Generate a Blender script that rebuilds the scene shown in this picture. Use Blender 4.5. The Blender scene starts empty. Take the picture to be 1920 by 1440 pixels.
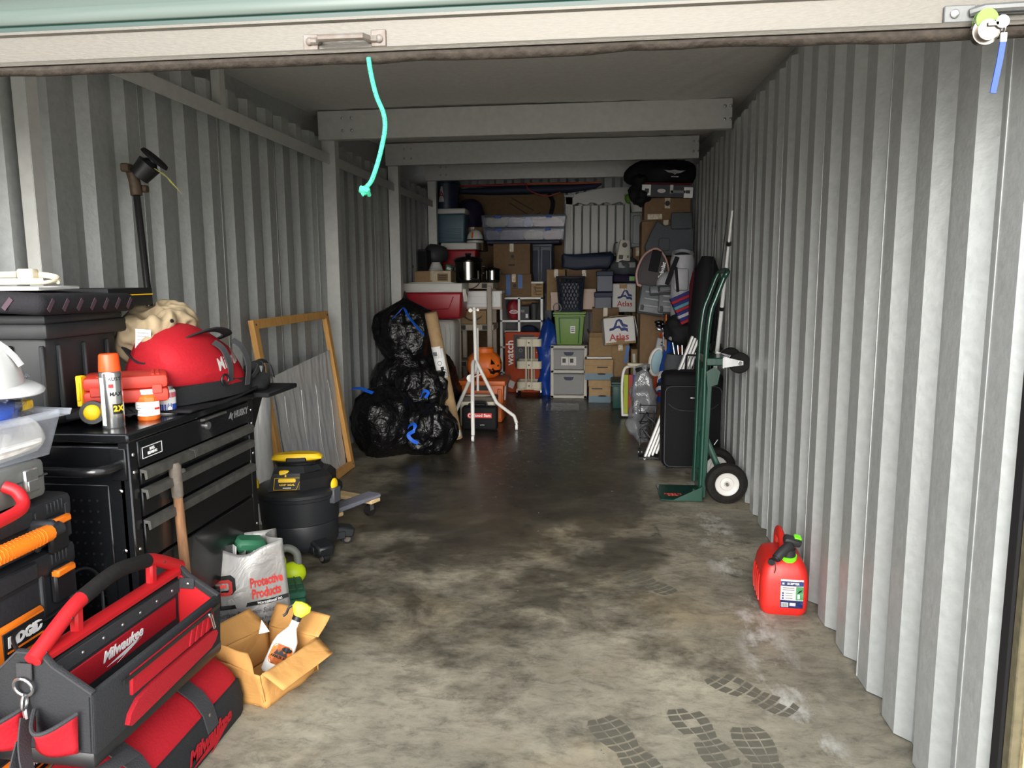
import bpy, bmesh, math, random
from mathutils import Vector, Matrix, Euler, noise
random.seed(7)
C = bpy.context.scene.collection
PI = math.pi
# ---------------------------------------------------------------- camera, sky, sun, exposure
CF, CH = 1425.0, 1.43            # focal length in pixels of the 1920 frame, eye height
_D = Vector((164, -202, CF)).normalized()          # depth axis of the unit seen from the camera (right, down, forward)
_V = Vector((70, 0, CF)); _V.y = -(_V.x*_D.x + _V.z*_D.z)/_D.y; _V.normalize()
_X = _V.cross(_D)
RW = Matrix((_X, _D, -_V))       # camera (right, down, forward) -> world
cam = bpy.data.cameras.new('camera'); camo = bpy.data.objects.new('camera', cam); C.objects.link(camo)
cam.sensor_width = 36; cam.lens = CF/1920*36; cam.clip_start = 0.02; cam.clip_end = 300
_m = (RW @ Matrix(((1, 0, 0), (0, -1, 0), (0, 0, -1)))).to_4x4(); _m.translation = (0, 0, CH)
camo.matrix_world = _m
bpy.context.scene.camera = camo
sc = bpy.context.scene
sc.view_settings.view_transform = 'Standard'; sc.view_settings.look = 'None'
sc.view_settings.gamma = 1; sc.view_settings.use_curve_mapping = False
sc.view_settings.exposure = 0.93
w = bpy.data.worlds.new('overcast'); sc.world = w; w.use_nodes = True
wn = w.node_tree.nodes; wl = w.node_tree.links
bgd = wn['Background']; tc = wn.new('ShaderNodeTexCoord'); sx = wn.new('ShaderNodeSeparateXYZ'); mr = wn.new('ShaderNodeMapRange')
mx = wn.new('ShaderNodeMixRGB')
wl.new(tc.outputs['Generated'], sx.inputs[0]); wl.new(sx.outputs['Z'], mr.inputs['Value']); wl.new(mr.outputs[0], mx.inputs[0])
mr.inputs['From Min'].default_value = 0; mr.inputs['From Max'].default_value = 0.9
mx.inputs[1].default_value = (1.0, 0.985, 0.95, 1); mx.inputs[2].default_value = (0.82, 0.9, 1.0, 1)
wl.new(mx.outputs[0], bgd.inputs[0]); bgd.inputs[1].default_value = 1.7
sun = bpy.data.lights.new('hazy_sun', 'SUN'); suno = bpy.data.objects.new('hazy_sun', sun); C.objects.link(suno)
sun.energy = 4.6; sun.angle = math.radians(50); sun.color = (1.0, 0.97, 0.92)
suno.rotation_euler = (math.radians(73), 0, math.radians(-1))   # low hazy glow behind the camera, shining into the unit
# ---------------------------------------------------------------- helpers
def ray(px, py): return RW @ Vector((px-960, py-720, CF))
def at(px, py, Y):
    d = ray(px, py); return Vector((0, 0, CH)) + d*(Y/d.y)
def atx(px, py, X):
    d = ray(px, py); return Vector((0, 0, CH)) + d*(X/d.x)
def fl(px, py, z=0):
    d = ray(px, py); return Vector((0, 0, CH)) + d*((z-CH)/d.z)
def rect(x0, y0, x1, y1, Y):
    a = at(x0, (y0+y1)/2, Y); b = at(x1, (y0+y1)/2, Y); t = at((x0+x1)/2, y0, Y); u = at((x0+x1)/2, y1, Y)
    return (a.x+b.x)/2, u.z, b.x-a.x, t.z-u.z            # centre x, bottom z, width, height
def lin(h):
    if isinstance(h, str):
        h = h.lstrip('#'); h = tuple(int(h[i:i+2], 16)/255 for i in (0, 2, 4))
    return tuple((v/12.92 if v <= .04045 else ((v+.055)/1.055)**2.4) for v in h)+(1,)
MATS = {}
def mat(name, col='#808080', rough=.5, metal=0, var=0, bump=0, scale=20, trans=0, alpha=1, stretch=None, coat=0, col2=None, wrinkle=0):
    if name in MATS: return MATS[name]
    m = bpy.data.materials.new(name); m.use_nodes = True; n = m.node_tree.nodes; l = m.node_tree.links
    b = n['Principled BSDF']; c = lin(col)
    b.inputs['Base Color'].default_value = c; b.inputs['Roughness'].default_value = rough; b.inputs['Metallic'].default_value = metal
    b.inputs['Transmission Weight'].default_value = trans; b.inputs['Alpha'].default_value = alpha; b.inputs['Coat Weight'].default_value = coat
    m.diffuse_color = c
    if rough >= .65 and not metal: b.inputs['Specular IOR Level'].default_value = .22
    if var or bump:
        t = n.new('ShaderNodeTexCoord'); mp = n.new('ShaderNodeMapping'); l.new(t.outputs['Object'], mp.inputs[0])
        if stretch: mp.inputs['Scale'].default_value = stretch
        nz = n.new('ShaderNodeTexNoise'); nz.inputs['Scale'].default_value = scale; nz.inputs['Detail'].default_value = 6; l.new(mp.outputs[0], nz.inputs['Vector'])
        if var:
            r = n.new('ShaderNodeValToRGB'); r.color_ramp.elements[0].position = .3; r.color_ramp.elements[1].position = .7
            if col2: c0, c1 = c, lin(col2)
            else:
                c0 = tuple(v*(1-var) for v in c[:3])+(1,); c1 = tuple(min(1, v*(1+var)) for v in c[:3])+(1,)
            r.color_ramp.elements[0].color = c0; r.color_ramp.elements[1].color = c1
            l.new(nz.outputs[0], r.inputs[0]); l.new(r.outputs[0], b.inputs['Base Color'])
        if bump:
            bp = n.new('ShaderNodeBump'); bp.inputs['Strength'].default_value = bump; bp.inputs['Distance'].default_value = .01
            if wrinkle:
                nw = n.new('ShaderNodeTexNoise'); nw.inputs['Scale'].default_value = wrinkle; nw.inputs['Detail'].default_value = 3; nw.inputs['Distortion'].default_value = 1.2
                l.new(mp.outputs[0], nw.inputs['Vector'])
                rr = n.new('ShaderNodeMath'); rr.operation = 'SUBTRACT'; l.new(nw.outputs[0], rr.inputs[0]); rr.inputs[1].default_value = .5
                ab = n.new('ShaderNodeMath'); ab.operation = 'ABSOLUTE'; l.new(rr.outputs[0], ab.inputs[0])
                ml = n.new('ShaderNodeMath'); ml.operation = 'MULTIPLY_ADD'; l.new(ab.outputs[0], ml.inputs[0]); ml.inputs[1].default_value = 2.5; l.new(nz.outputs[0], ml.inputs[2])
                l.new(ml.outputs[0], bp.inputs['Height'])
            else: l.new(nz.outputs[0], bp.inputs['Height'])
            l.new(bp.outputs[0], b.inputs['Normal'])
    MATS[name] = m; return m

class G:
    """collects shapes of ONE part"""
    def __init__(s): s.b = bmesh.new()
    def _add(s, vs, M=None):
        if M is not None: bmesh.ops.transform(s.b, matrix=M, verts=vs)
        return s
    def box(s, c, d, r=(0, 0, 0), bev=0, seg=1, taper=1):
        v = bmesh.ops.create_cube(s.b, size=1)['verts']
        bmesh.ops.scale(s.b, vec=Vector(d), verts=v)
        if taper != 1:
            for q in v:
                if q.co.z < 0: q.co.x *= taper; q.co.y *= taper
        if bev:
            e = list({e for q in v for e in q.link_edges})
            v = bmesh.ops.bevel(s.b, geom=e, offset=bev, segments=seg, affect='EDGES', profile=.5)['verts']
        M = Matrix.Translation(Vector(c)) @ Euler(r).to_matrix().to_4x4()
        return s._add(list(set(v)), M)
    def cyl(s, p0, p1, r0, r1=None, n=16, cap=True):
        p0, p1 = Vector(p0), Vector(p1); r1 = r0 if r1 is None else r1; d = p1-p0
        v = bmesh.ops.create_cone(s.b, cap_ends=cap, segments=n, radius1=r0, radius2=r1, depth=d.length)['verts']
        M = Matrix.Translation((p0+p1)/2) @ d.to_track_quat('Z', 'Y').to_matrix().to_4x4()
        return s._add(v, M)
    def sph(s, c, r, sc=(1, 1, 1), n=16, m=10, rot=(0, 0, 0)):
        v = bmesh.ops.create_uvsphere(s.b, u_segments=n, v_segments=m, radius=r)['verts']
        M = Matrix.Translation(Vector(c)) @ Euler(rot).to_matrix().to_4x4() @ Matrix.Diagonal((*sc, 1))
        return s._add(v, M)
    def tube(s, pts, r, n=8, closed=False, flat=None, rs=None):
        pts = [Vector(p) for p in pts]; rings = []; k = len(pts); up = None
        for i, p in enumerate(pts):
            a = pts[(i-1) % k] if (closed or i) else p; c = pts[(i+1) % k] if (closed or i < k-1) else p
            t = (c-a).normalized()
            if up is None: up = t.orthogonal().normalized() if flat is None else Vector(flat[2] if len(flat) > 2 else (0, 0, 1))
            u = (up - t*up.dot(t))
            u = u.normalized() if u.length > 1e-5 else t.orthogonal().normalized()
            up = u; w_ = t.cross(u); ring = []
            rr = rs[i] if rs else r
            for j in range(n):
                an = 2*PI*(j+.5)/n
                if flat: q = p + w_*(math.cos(an)*flat[0]*1.414/2 if n == 4 else math.cos(an)*flat[0]/2) + u*(math.sin(an)*flat[1]*1.414/2 if n == 4 else math.sin(an)*flat[1]/2)
                else: q = p + w_*math.cos(an)*rr + u*math.sin(an)*rr
                ring.append(s.b.verts.new(q))
            rings.append(ring)
        for i in range(k if closed else k-1):
            A, B = rings[i], rings[(i+1) % k]
            for j in range(n): s.b.faces.new((A[j], A[(j+1) % n], B[(j+1) % n], B[j]))
        if not closed: s.b.faces.new(rings[0][::-1]); s.b.faces.new(rings[-1])
        return s
    def lathe(s, prof, c=(0, 0, 0), n=24, M=None, sy=1):
        rings = []; vs = []
        for r, z in prof:
            ring = [s.b.verts.new((c[0]+r*math.cos(2*PI*j/n), c[1]+sy*r*math.sin(2*PI*j/n), c[2]+z)) for j in range(n)] if r > 1e-6 else [s.b.verts.new((c[0], c[1], c[2]+z))]
            rings.append(ring); vs += ring
        for A, B in zip(rings, rings[1:]):
            for j in range(n):
                if len(A) == 1 and len(B) == 1: break
                if len(A) == 1: s.b.faces.new((A[0], B[(j+1) % n], B[j]))
                elif len(B) == 1: s.b.faces.new((A[j], A[(j+1) % n], B[0]))
                else: s.b.faces.new((A[j], A[(j+1) % n], B[(j+1) % n], B[j]))
        return s._add(vs, M)
    def loft(s, secs, cap=True, closed=True):
        R = [[s.b.verts.new(Vector(p)) for p in q] for q in secs]; n = len(R[0])
        for A, B in zip(R, R[1:]):
            for j in range(n if closed else n-1): s.b.faces.new((A[j], A[(j+1) % n], B[(j+1) % n], B[j]))
        if cap and closed: s.b.faces.new(R[0][::-1]); s.b.faces.new(R[-1])
        return s
    def prism(s, poly, o, u, v, th):
        """polygon in the plane (o,u,v), thickness th along u x v"""
        o, u, v = Vector(o), Vector(u), Vector(v); w_ = u.cross(v).normalized()*th
        A = [s.b.verts.new(o+u*a+v*b) for a, b in poly]; B = [s.b.verts.new(o+u*a+v*b+w_) for a, b in poly]; n = len(poly)
        s.b.faces.new(A[::-1]); s.b.faces.new(B)
        for j in range(n): s.b.faces.new((A[j], A[(j+1) % n], B[(j+1) % n], B[j]))
        return s
    def grid(s, f, nu, nv):
        V = [[s.b.verts.new(Vector(f(i/nu, j/nv))) for j in range(nv+1)] for i in range(nu+1)]
        for i in range(nu):
            for j in range(nv): s.b.faces.new((V[i][j], V[i+1][j], V[i+1][j+1], V[i][j+1]))
        return s
    def jitter(s, a, sc=6, seed=0):
        for v in s.b.verts:
            v.co += noise.noise_vector(v.co*sc+Vector((seed*7.1, seed*3.3, seed)))*a
        return s
    def obj(s, name, m, parent=None, smooth=True, M=None, solid=0, sub=0, angle=40):
        bmesh.ops.recalc_face_normals(s.b, faces=s.b.faces)
        if M is not None: bmesh.ops.transform(s.b, matrix=M, verts=s.b.verts)
        me = bpy.data.meshes.new(name); s.b.to_mesh(me); s.b.free()
        for mm in (m if isinstance(m, (list, tuple)) else [m]): me.materials.append(MATS[mm] if isinstance(mm, str) else mm)
        o = bpy.data.objects.new(name, me); C.objects.link(o)
        if smooth:
            me.shade_smooth() if hasattr(me, 'shade_smooth') else None
            try: me.set_sharp_from_angle(angle=math.radians(angle))
            except Exception: pass
        if solid: d = o.modifiers.new('s', 'SOLIDIFY'); d.thickness = solid; d.offset = 0
        if sub: d = o.modifiers.new('d', 'SUBSURF'); d.levels = sub; d.render_levels = sub
        if parent is not None: o.parent = parent
        return o
def tag(o, label, cat, group=None):
    o['label'] = label; o['category'] = cat
    if group: o['group'] = group
    return o
def T(name, label, cat, loc=(0, 0, 0), rot=0, group=None, X=None):
    o = bpy.data.objects.new(name, None); C.objects.link(o); o.empty_display_size = .05
    if X is not None: o.matrix_world = X
    else:
        o.location = loc; o.rotation_euler = rot if isinstance(rot, (tuple, list)) else (0, 0, rot)
    return tag(o, label, cat, group)
def frame(o, u, v):
    """matrix with local x along u, local z as close to v as can be, origin o"""
    u = Vector(u).normalized(); v = Vector(v); y = v.cross(u).normalized(); z = u.cross(y).normalized()
    M = Matrix((u, y, z)).transposed().to_4x4(); M.translation = Vector(o); return M
def struct(o): o['kind'] = 'structure'; return o
def bx(name, m, parent, c, d, r=(0, 0, 0), bev=.004, seg=1, taper=1): return G().box(c, d, r, min(bev, min(d)*.45) if bev else 0, seg, taper).obj(name, m, parent)
_dg = None
def text(parent, s, size, o, u, v, m, ext=.0006, al='CENTER', name='lettering', shear=0, sx=1, bold=0):
    """flat lettering on a face: origin o, reading direction u, up v (local to the parent)"""
    cu = bpy.data.curves.new('t', 'FONT'); cu.body = s; cu.size = size; cu.align_x = al; cu.align_y = 'CENTER'; cu.extrude = ext; cu.shear = shear; cu.resolution_u = 2; cu.offset = bold
    ob = bpy.data.objects.new('t', cu); C.objects.link(ob)
    bpy.context.view_layer.update()
    me = bpy.data.meshes.new_from_object(ob.evaluated_get(bpy.context.evaluated_depsgraph_get()))
    bpy.data.objects.remove(ob); bpy.data.curves.remove(cu)
    u = Vector(u).normalized(); v = Vector(v); w_ = u.cross(v).normalized(); v = w_.cross(u)
    M = Matrix((u*sx, v, w_)).transposed().to_4x4(); M.translation = Vector(o)
    me.transform(M); me.materials.clear(); me.materials.append(MATS[m] if isinstance(m, str) else m)
    t = bpy.data.objects.new(name, me); C.objects.link(t); t.parent = parent
    return t
def copy_tree(o, parent=None):
    c = o.copy(); C.objects.link(c)
    if parent is not None: c.parent = parent
    for ch in list(o.children): copy_tree(ch, c)
    return c
def arc(c, r, a0, a1, n, u=(1, 0, 0), v=(0, 0, 1)):
    c, u, v = Vector(c), Vector(u), Vector(v)
    return [c+u*r*math.cos(a0+(a1-a0)*i/n)+v*r*math.sin(a0+(a1-a0)*i/n) for i in range(n+1)]
def rrect(w, h, r, n=4):
    P = []
    for cx, cy, a in ((w/2-r, h/2-r, 0), (-w/2+r, h/2-r, 90), (-w/2+r, -h/2+r, 180), (w/2-r, -h/2+r, 270)):
        for i in range(n+1):
            t = math.radians(a+90*i/n); P.append((cx+r*math.cos(t), cy+r*math.sin(t)))
    return P
def spline(pts, n=6):
    P = [Vector(p) for p in pts]; out = []
    for i in range(len(P)-1):
        a, b, c, d = P[max(i-1, 0)], P[i], P[i+1], P[min(i+2, len(P)-1)]
        for k in range(n):
            t = k/n; out.append(.5*((2*b)+(c-a)*t+(2*a-5*b+4*c-d)*t*t+(3*b-a-3*c+d)*t*t*t))
    return out+[P[-1]]
from mathutils.bvhtree import BVHTree
def crease(g, a, sc=5, seed=0, ridge=True, stretch=(1, 1, 1)):
    g.b.normal_update(); d = []
    for v in g.b.verts:
        p = Vector((v.co.x*stretch[0], v.co.y*stretch[1], v.co.z*stretch[2]))*sc+Vector((seed*5.3, seed*2.7, seed*9.1)); n = noise.noise(p)
        d.append(v.normal*a*((1-2.6*abs(n)) if ridge else n))
    for v, q in zip(g.b.verts, d): v.co += q
    return g
def snap(ob, body, w_, off=.0012, dist=.4):
    """lay a flat print onto the curved body of the same thing: w_ = outward direction, both in the parent's space"""
    bpy.context.view_layer.update()
    b = bmesh.new(); b.from_object(body, bpy.context.evaluated_depsgraph_get())
    bmesh.ops.transform(b, matrix=body.matrix_basis, verts=b.verts); t = BVHTree.FromBMesh(b); w_ = Vector(w_).normalized()
    mb = bmesh.new(); mb.from_mesh(ob.data); bmesh.ops.triangulate(mb, faces=mb.faces)
    for _ in range(2):
        le = [e for e in mb.edges if e.calc_length() > .03]
        if le: bmesh.ops.subdivide_edges(mb, edges=le, cuts=1); bmesh.ops.triangulate(mb, faces=mb.faces)
    gone = []
    for v in mb.verts:
        h = t.ray_cast(v.co+w_*dist, -w_)
        if h[0] is not None: v.co = h[0]+w_*off
        else: gone.append(v)
    if gone: bmesh.ops.delete(mb, geom=gone, context='VERTS')
    mb.to_mesh(ob.data); mb.free(); b.free(); return ob
def patch(par, name, poly, o, u, v, m, body, off=.001):
    u, v = Vector(u).normalized(), Vector(v).normalized(); w_ = u.cross(v)
    ob = G().prism(poly, o, u, v, .0004).obj(name, m, par, smooth=False); return snap(ob, body, w_, off)
def W(t): 
    l = Vector(t.location); return lambda p: Vector(p)-l
def blob(name, m, par, c, r, sc, n=40, k=26, creases=((.03, 5),), jit=(), seed=0, flat=None, stretch=(1, 1, 1), top=None, rot=(0, 0, 0), pleat=0):
    """soft body: a ball with folds; flat = local z below which it is squashed on its support"""
    g = G().sph((0, 0, 0), r, sc, n, k, rot)
    for a, s in jit: g.jitter(a, s, seed)
    for a, s in creases: crease(g, a, s, seed, stretch=stretch)
    if pleat:
        for v in g.b.verts:
            a = math.atan2(v.co.y, v.co.x); h = max(0, v.co.z/(r*sc[2])); q = pleat*h*(1-2.4*abs(noise.noise(Vector((math.cos(a)*3.2, math.sin(a)*3.2, seed+v.co.z*1.5)))))
            v.co.x *= 1+q; v.co.y *= 1+q
    for v in g.b.verts:
        if top and v.co.z > top[0]:
            f_ = max(.12, 1-(v.co.z-top[0])/top[1]); v.co.x *= f_; v.co.y *= f_; v.co.z += (1-f_)*top[2]
        if flat is not None and v.co.z < flat: v.co.z = flat+(v.co.z-flat)*.02
    bmesh.ops.translate(g.b, vec=Vector(c), verts=g.b.verts)
    return g.obj(name, m, par, angle=180)
# ---------------------------------------------------------------- common materials
mat('galv', '#adb0af', .48, .4, .07, .2, 35)
mat('galv_post', '#c4c4c0', .45, .3, .06, .1, 20)
mat('roof_skin', '#d2d0ca', .6, 0, .06, .15, 30)
mat('black', '#17181a', .45); mat('black_rough', '#1c1c1e', .8, 0, .2, .3, 120); mat('black_gloss', '#0e0e10', .18)
mat('rubber', '#1b1a19', .85, 0, .2, .2, 60); mat('white', '#e8e8e6', .5); mat('white_print', '#f2f2f0', .6); mat('black_print', '#121214', .6)
mat('red_print', '#d8332c', .6); mat('steel', '#b8b9ba', .3, .9, .08, 0, 40); mat('chrome', '#d5d5d5', .15, 1)
mat('grey', '#7b7c7c', .6); mat('dark_grey', '#3a3b3d', .6); mat('cardboard', '#8f7656', .85, 0, .1, .12, 25); mat('cardboard_dark', '#765f47', .85, 0, .1, .12, 25)
mat('cardboard_pale', '#a68a66', .85, 0, .1, .15, 18); mat('tape', '#a08560', .3); mat('clear_tape', '#a8987a', .15, 0, .15, .4, 60)
mat('wood', '#d6a15c', .6, 0, .18, .1, 9, stretch=(12, 12, 1)); mat('wood_pale', '#d8bd8c', .65, 0, .12, .1, 9, stretch=(12, 1, 12))
mat('navy', '#1d2740', .6); mat('blue', '#1e4fae', .5); mat('orange', '#e8791f', .5); mat('yellow', '#f0c41a', .5); mat('green', '#2f6b4d', .5)

# ---------------------------------------------------------------- setting
XL, XR, YF, YB = -2.12, 0.93, 1.75, 10.7
def floor_mat():
    m = bpy.data.materials.new('wet_concrete'); m.use_nodes = True; n = m.node_tree.nodes; l = m.node_tree.links; b = n['Principled BSDF']
    t = n.new('ShaderNodeTexCoord').outputs['Object']
    def nz(sc, det=8, rough=.6, dist=0, stretch=None):
        q = n.new('ShaderNodeTexNoise'); q.inputs['Scale'].default_value = sc; q.inputs['Detail'].default_value = det; q.inputs['Roughness'].default_value = rough; q.inputs['Distortion'].default_value = dist
        if stretch:
            mp = n.new('ShaderNodeMapping'); mp.inputs['Scale'].default_value = stretch; l.new(t, mp.inputs[0]); l.new(mp.outputs[0], q.inputs['Vector'])
        else: l.new(t, q.inputs['Vector'])
        return q.outputs[0]
    def ramp(v, *st):
        r = n.new('ShaderNodeValToRGB'); e = r.color_ramp.elements
        while len(e) < len(st): e.new(.5)
        for k, (p, c) in enumerate(st):
            e[k].position = p; e[k].color = lin(c) if isinstance(c, str) else (c, c, c, 1)
        l.new(v, r.inputs[0]); return r.outputs[0]
    def mth(op, a, c):
        q = n.new('ShaderNodeMath'); q.operation = op
        for i, x in enumerate((a, c)):
            if isinstance(x, (int, float)): q.inputs[i].default_value = x
            else: l.new(x, q.inputs[i])
        return q.outputs[0]
    def mix(f, a, c, mode='MIX'):
        q = n.new('ShaderNodeMixRGB'); q.blend_type = mode
        for i, x in enumerate((f, a, c)):
            if isinstance(x, str): q.inputs[i].default_value = lin(x)
            elif isinstance(x, (int, float)): q.inputs[i].default_value = x
            else: l.new(x, q.inputs[i])
        return q.outputs[0]
    sp = n.new('ShaderNodeSeparateXYZ'); l.new(t, sp.inputs[0]); X, Y = sp.outputs[0], sp.outputs[1]
    base = ramp(nz(1.1, 9, .62), (.3, '#615d51'), (.5, '#817b6c'), (.7, '#a29c88'))
    fine = ramp(nz(11, 10, .82, .4, (1, 1.8, 1)), (.34, .38), (.5, .95), (.68, 1.25))
    col = mix(.85, base, fine, 'MULTIPLY')
    warm = ramp(nz(.9, 4), (.5, 0.0), (.68, .5)); col = mix(warm, col, '#8d7a58')
    # damp stain: strongest down the middle of the unit and towards the back
    dist = mth('ABSOLUTE', mth('ADD', X, .55), 0); cx = ramp(dist, (0, 1.0), (.75, .6), (1.0, 0.1))
    cy = n.new('ShaderNodeMapRange'); l.new(Y, cy.inputs[0]); cy.inputs[1].default_value = 2.3; cy.inputs[2].default_value = 6.0; cy.inputs[3].default_value = 0; cy.inputs[4].default_value = 1
    wn_ = nz(2.1, 10, .7, .3); wet = mth('ADD', mth('MULTIPLY', mth('MULTIPLY', cx, cy.outputs[0]), .55), mth('SUBTRACT', wn_, .42))
    wet = ramp(wet, (.08, 0.0), (.26, .8), (.5, 1.0))
    blot = ramp(nz(3.2, 8, .72, .8, (1, 1.6, 1)), (.57, 0.0), (.62, .8))
    bx_ = ramp(mth('ABSOLUTE', mth('SUBTRACT', X, .35), 0), (.0, 1.0), (.45, .9), (.7, 0.0))
    by_ = ramp(mth('ABSOLUTE', mth('SUBTRACT', mth('MULTIPLY', Y, .25), 1.02), 0), (.2, 1.0), (.36, 0.0))
    wet = mth('MAXIMUM', wet, mth('MULTIPLY', mth('MULTIPLY', blot, bx_), by_))
    col = mix(wet, col, mix(1.0, col, '#6b6866', 'MULTIPLY'))
    # pale mortar smears in a band along the right wall
    pb = ramp(mth('ABSOLUTE', mth('SUBTRACT', X, .66), 0), (.05, 1.0), (.12, 0.0)); pn = ramp(nz(5, 8, .7, 0, (1, .5, 1)), (.5, 0.0), (.62, .55))
    col = mix(mth('MULTIPLY', pb, pn), col, '#c3c2bd')
    sc1 = ramp(nz(24, 5, .8, 2.0, (1, 3, 1)), (.66, 0.0), (.72, .4)); col = mix(sc1, col, '#cfcabc')
    l.new(col, b.inputs['Base Color'])
    rg = n.new('ShaderNodeMapRange'); l.new(wet, rg.inputs[0]); rg.inputs[3].default_value = .62; rg.inputs[4].default_value = .3
    l.new(mth('ADD', rg.outputs[0], mth('MULTIPLY', mth('SUBTRACT', nz(14, 6), .5), .25)), b.inputs['Roughness'])
    bp = n.new('ShaderNodeBump'); bp.inputs['Strength'].default_value = .25; bp.inputs['Distance'].default_value = .006
    l.new(nz(16, 8, .7), bp.inputs['Height']); l.new(bp.outputs[0], b.inputs['Normal'])
    MATS['floor'] = m
floor_mat()
mat('apron', '#b5b0a6', .85, 0, .15, .2, 6); mat('stucco', '#a3936c', .9, 0, .08, .5, 60); mat('jamb_stone', '#58523f', .9, 0, .2, .4, 30); mat('jamb_dark', '#1d1c1d', .7)
floor = struct(G().box((-.6, (YF+YB)/2+.1, -.06), (3.3, YB-YF+.4, .12)).obj('floor', 'floor'))
apron = struct(G().box((-.6, -6.6, -.075), (26, 16.3, .12)).obj('floor_apron', 'apron'))
def wall(name, side):
    r = struct(bpy.data.objects.new(name, None)); C.objects.link(r)
    s = 1 if side == 'R' else -1; x0 = XR if side == 'R' else XL; P = .2475
    k = 0; y = YF-.027 if side == 'R' else YF-.02
    y -= .0
    while y < YB:
        g = G(); pts = []; yy = y
        for _ in range(3):     # three ribs to a sheet; the lit facet faces the door
            pts += [(0, yy), (0, yy+.0), (.038, yy+.0) ] if False else []
            pts += [(.038, yy), (.038, yy+.07), (0, yy+.112), (0, yy+.2125)]
            yy += P
        pts.append((.038, yy+.004))
        th = .0012
        def f(i, j):
            return 0
        V = [[g.b.verts.new((x0+s*(a+(.0006*(k % 2))), b, z)) for z in (0.004, 1.2, 2.5)] for a, b in pts]
        for A, B in zip(V, V[1:]):
            for q in (0, 1): g.b.faces.new((A[q], B[q], B[q+1], A[q+1]))
        g.obj('metal_sheet', 'galv', r, smooth=False, solid=.0015)
        # raised seam lip where the sheets lap
        G().box((x0-s*.001, y+P-.036, 1.25), (.003, .006, 2.49)).obj('seam', 'galv', r, smooth=False)
        y += P*3; k += 1
    return r
wall('wall_right', 'R'); wall('wall_left', 'L')
# concrete ledge under the hollow ribs
for s, x in ((1, XR+.02), (-1, XL-.02)):
    struct(G().box((x, (YF+YB)/2, -.03), (.14, YB-YF, .05)).obj('trim_1', 'apron'))
# back wall
r = struct(bpy.data.objects.new('wall_back', None)); C.objects.link(r)
x = XL-.05
while x < XR+.1:
    g = G(); pts = []; xx = x
    for _ in range(3): pts += [(0, xx), (0, xx+.1), (.038, xx+.142), (.038, xx+.2125)]; xx += .2475
    pts.append((0, xx))
    V = [[g.b.verts.new((b, YB+a, z)) for z in (0, 2.8)] for a, b in pts]
    for A, B in zip(V, V[1:]): g.b.faces.new((A[0], B[0], B[1], A[1]))
    g.obj('metal_sheet', 'galv', r, smooth=False, solid=.0015); x += .7425
# outer shells so that no daylight leaks in
struct(G().box((XR+.11, (YF+YB)/2, 1.4), (.03, YB-YF+.3, 2.9)).obj('wall_outer_right', 'galv'))
struct(G().box((XL-.11, (YF+YB)/2, 1.4), (.03, YB-YF+.3, 2.9)).obj('wall_outer_left', 'galv'))
struct(G().box((-.6, YB+.09, 1.4), (3.4, .03, 2.9)).obj('wall_outer_back', 'galv'))
# sagging insulation skin under the roof
def roofz(y): return 2.68+.037*(y-5.75)
def skin(i, j):
    x = XL-.1+i*(XR-XL+.2); y = YF-.05+j*(YB-YF+.2)
    pull = math.exp(-((x-.6)/.28)**2)
    z = roofz(y)+.012*noise.noise(Vector((x*1.3, y*1.1, 0)))+.02*pull*noise.noise(Vector(((x*3.2+y*1.1)*2.4, (y*.5-x*.2)*1.3, 3)))+.006*noise.noise(Vector((x*9, y*2, 1)))
    return (x, y, z)
ceil = struct(G().grid(skin, 110, 150).obj('ceiling', 'roof_skin'))
struct(G().box((-.6, (YF+YB)/2, 2.98), (3.6, YB-YF+.6, .03)).obj('ceiling_outer', 'galv'))
# roof beams (C purlins), posts and wall rails
def beam(y, n):
    zb = roofz(y)-.215
    g = G(); g.box(((XL+XR)/2, y, zb+.1), (XR-XL-.02, .006, .2)); g.box(((XL+XR)/2, y+.035, zb), (XR-XL-.02, .07, .006)); g.box(((XL+XR)/2, y+.035, zb+.2), (XR-XL-.02, .07, .006))
    g.box(((XL+XR)/2, y+.07, zb+.012), (XR-XL-.02, .004, .024))
    o = struct(g.obj('trim_2', 'galv_post', smooth=False))
    for xx in (XL+.2, XL+.27, XR-.06, XR-.02):
        for zz in (.06, .15): G().sph((xx, y-.004, zb+zz), .011, (1, .6, 1), 8, 6).obj('bolt', 'steel', o)
    return o
for n, y in enumerate((5.72, 7.55, 9.3)): beam(y, n)
def post(x, y, top, w=.1, d=.09):
    g = G(); g.box((x, y, top/2), (w, .004, top)); g.box((x-w/2, y+d/2, top/2), (.004, d, top)); g.box((x+w/2, y+d/2, top/2), (.004, d, top)); g.box((x+w/2-.01, y+d, top/2), (.02, .004, top)); g.box((x-w/2+.01, y+d, top/2), (.02, .004, top))
    o = struct(g.obj('trim_3', 'galv_post', smooth=False))
    for zz in (top-.05, top-.13): G().sph((x-.01, y-.004, zz), .01, (1, .6, 1), 8, 6).obj('bolt', 'steel', o)
    return o
post(XL+.06, 5.78, 2.62); post(XL+.06, 7.63, 2.68); post(XL+.06, 9.42, 2.75); post(XL+.05, 2.62, 2.48, .05, .06)
for y0, y1 in ((2.66, 5.77), (5.9, 7.62), (7.75, 9.4)):
    g = G(); g.box((XL+.035, (y0+y1)/2, 2.36), (.07, y1-y0, .004)); g.box((XL+.07, (y0+y1)/2, 2.325), (.004, y1-y0, .075))
    struct(g.obj('trim_4', 'galv_post', smooth=False))
struct(G().box((XL+.03, 4.15, 2.5), (.05, .06, .3)).obj('trim_5', 'galv_post', smooth=False))
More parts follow.
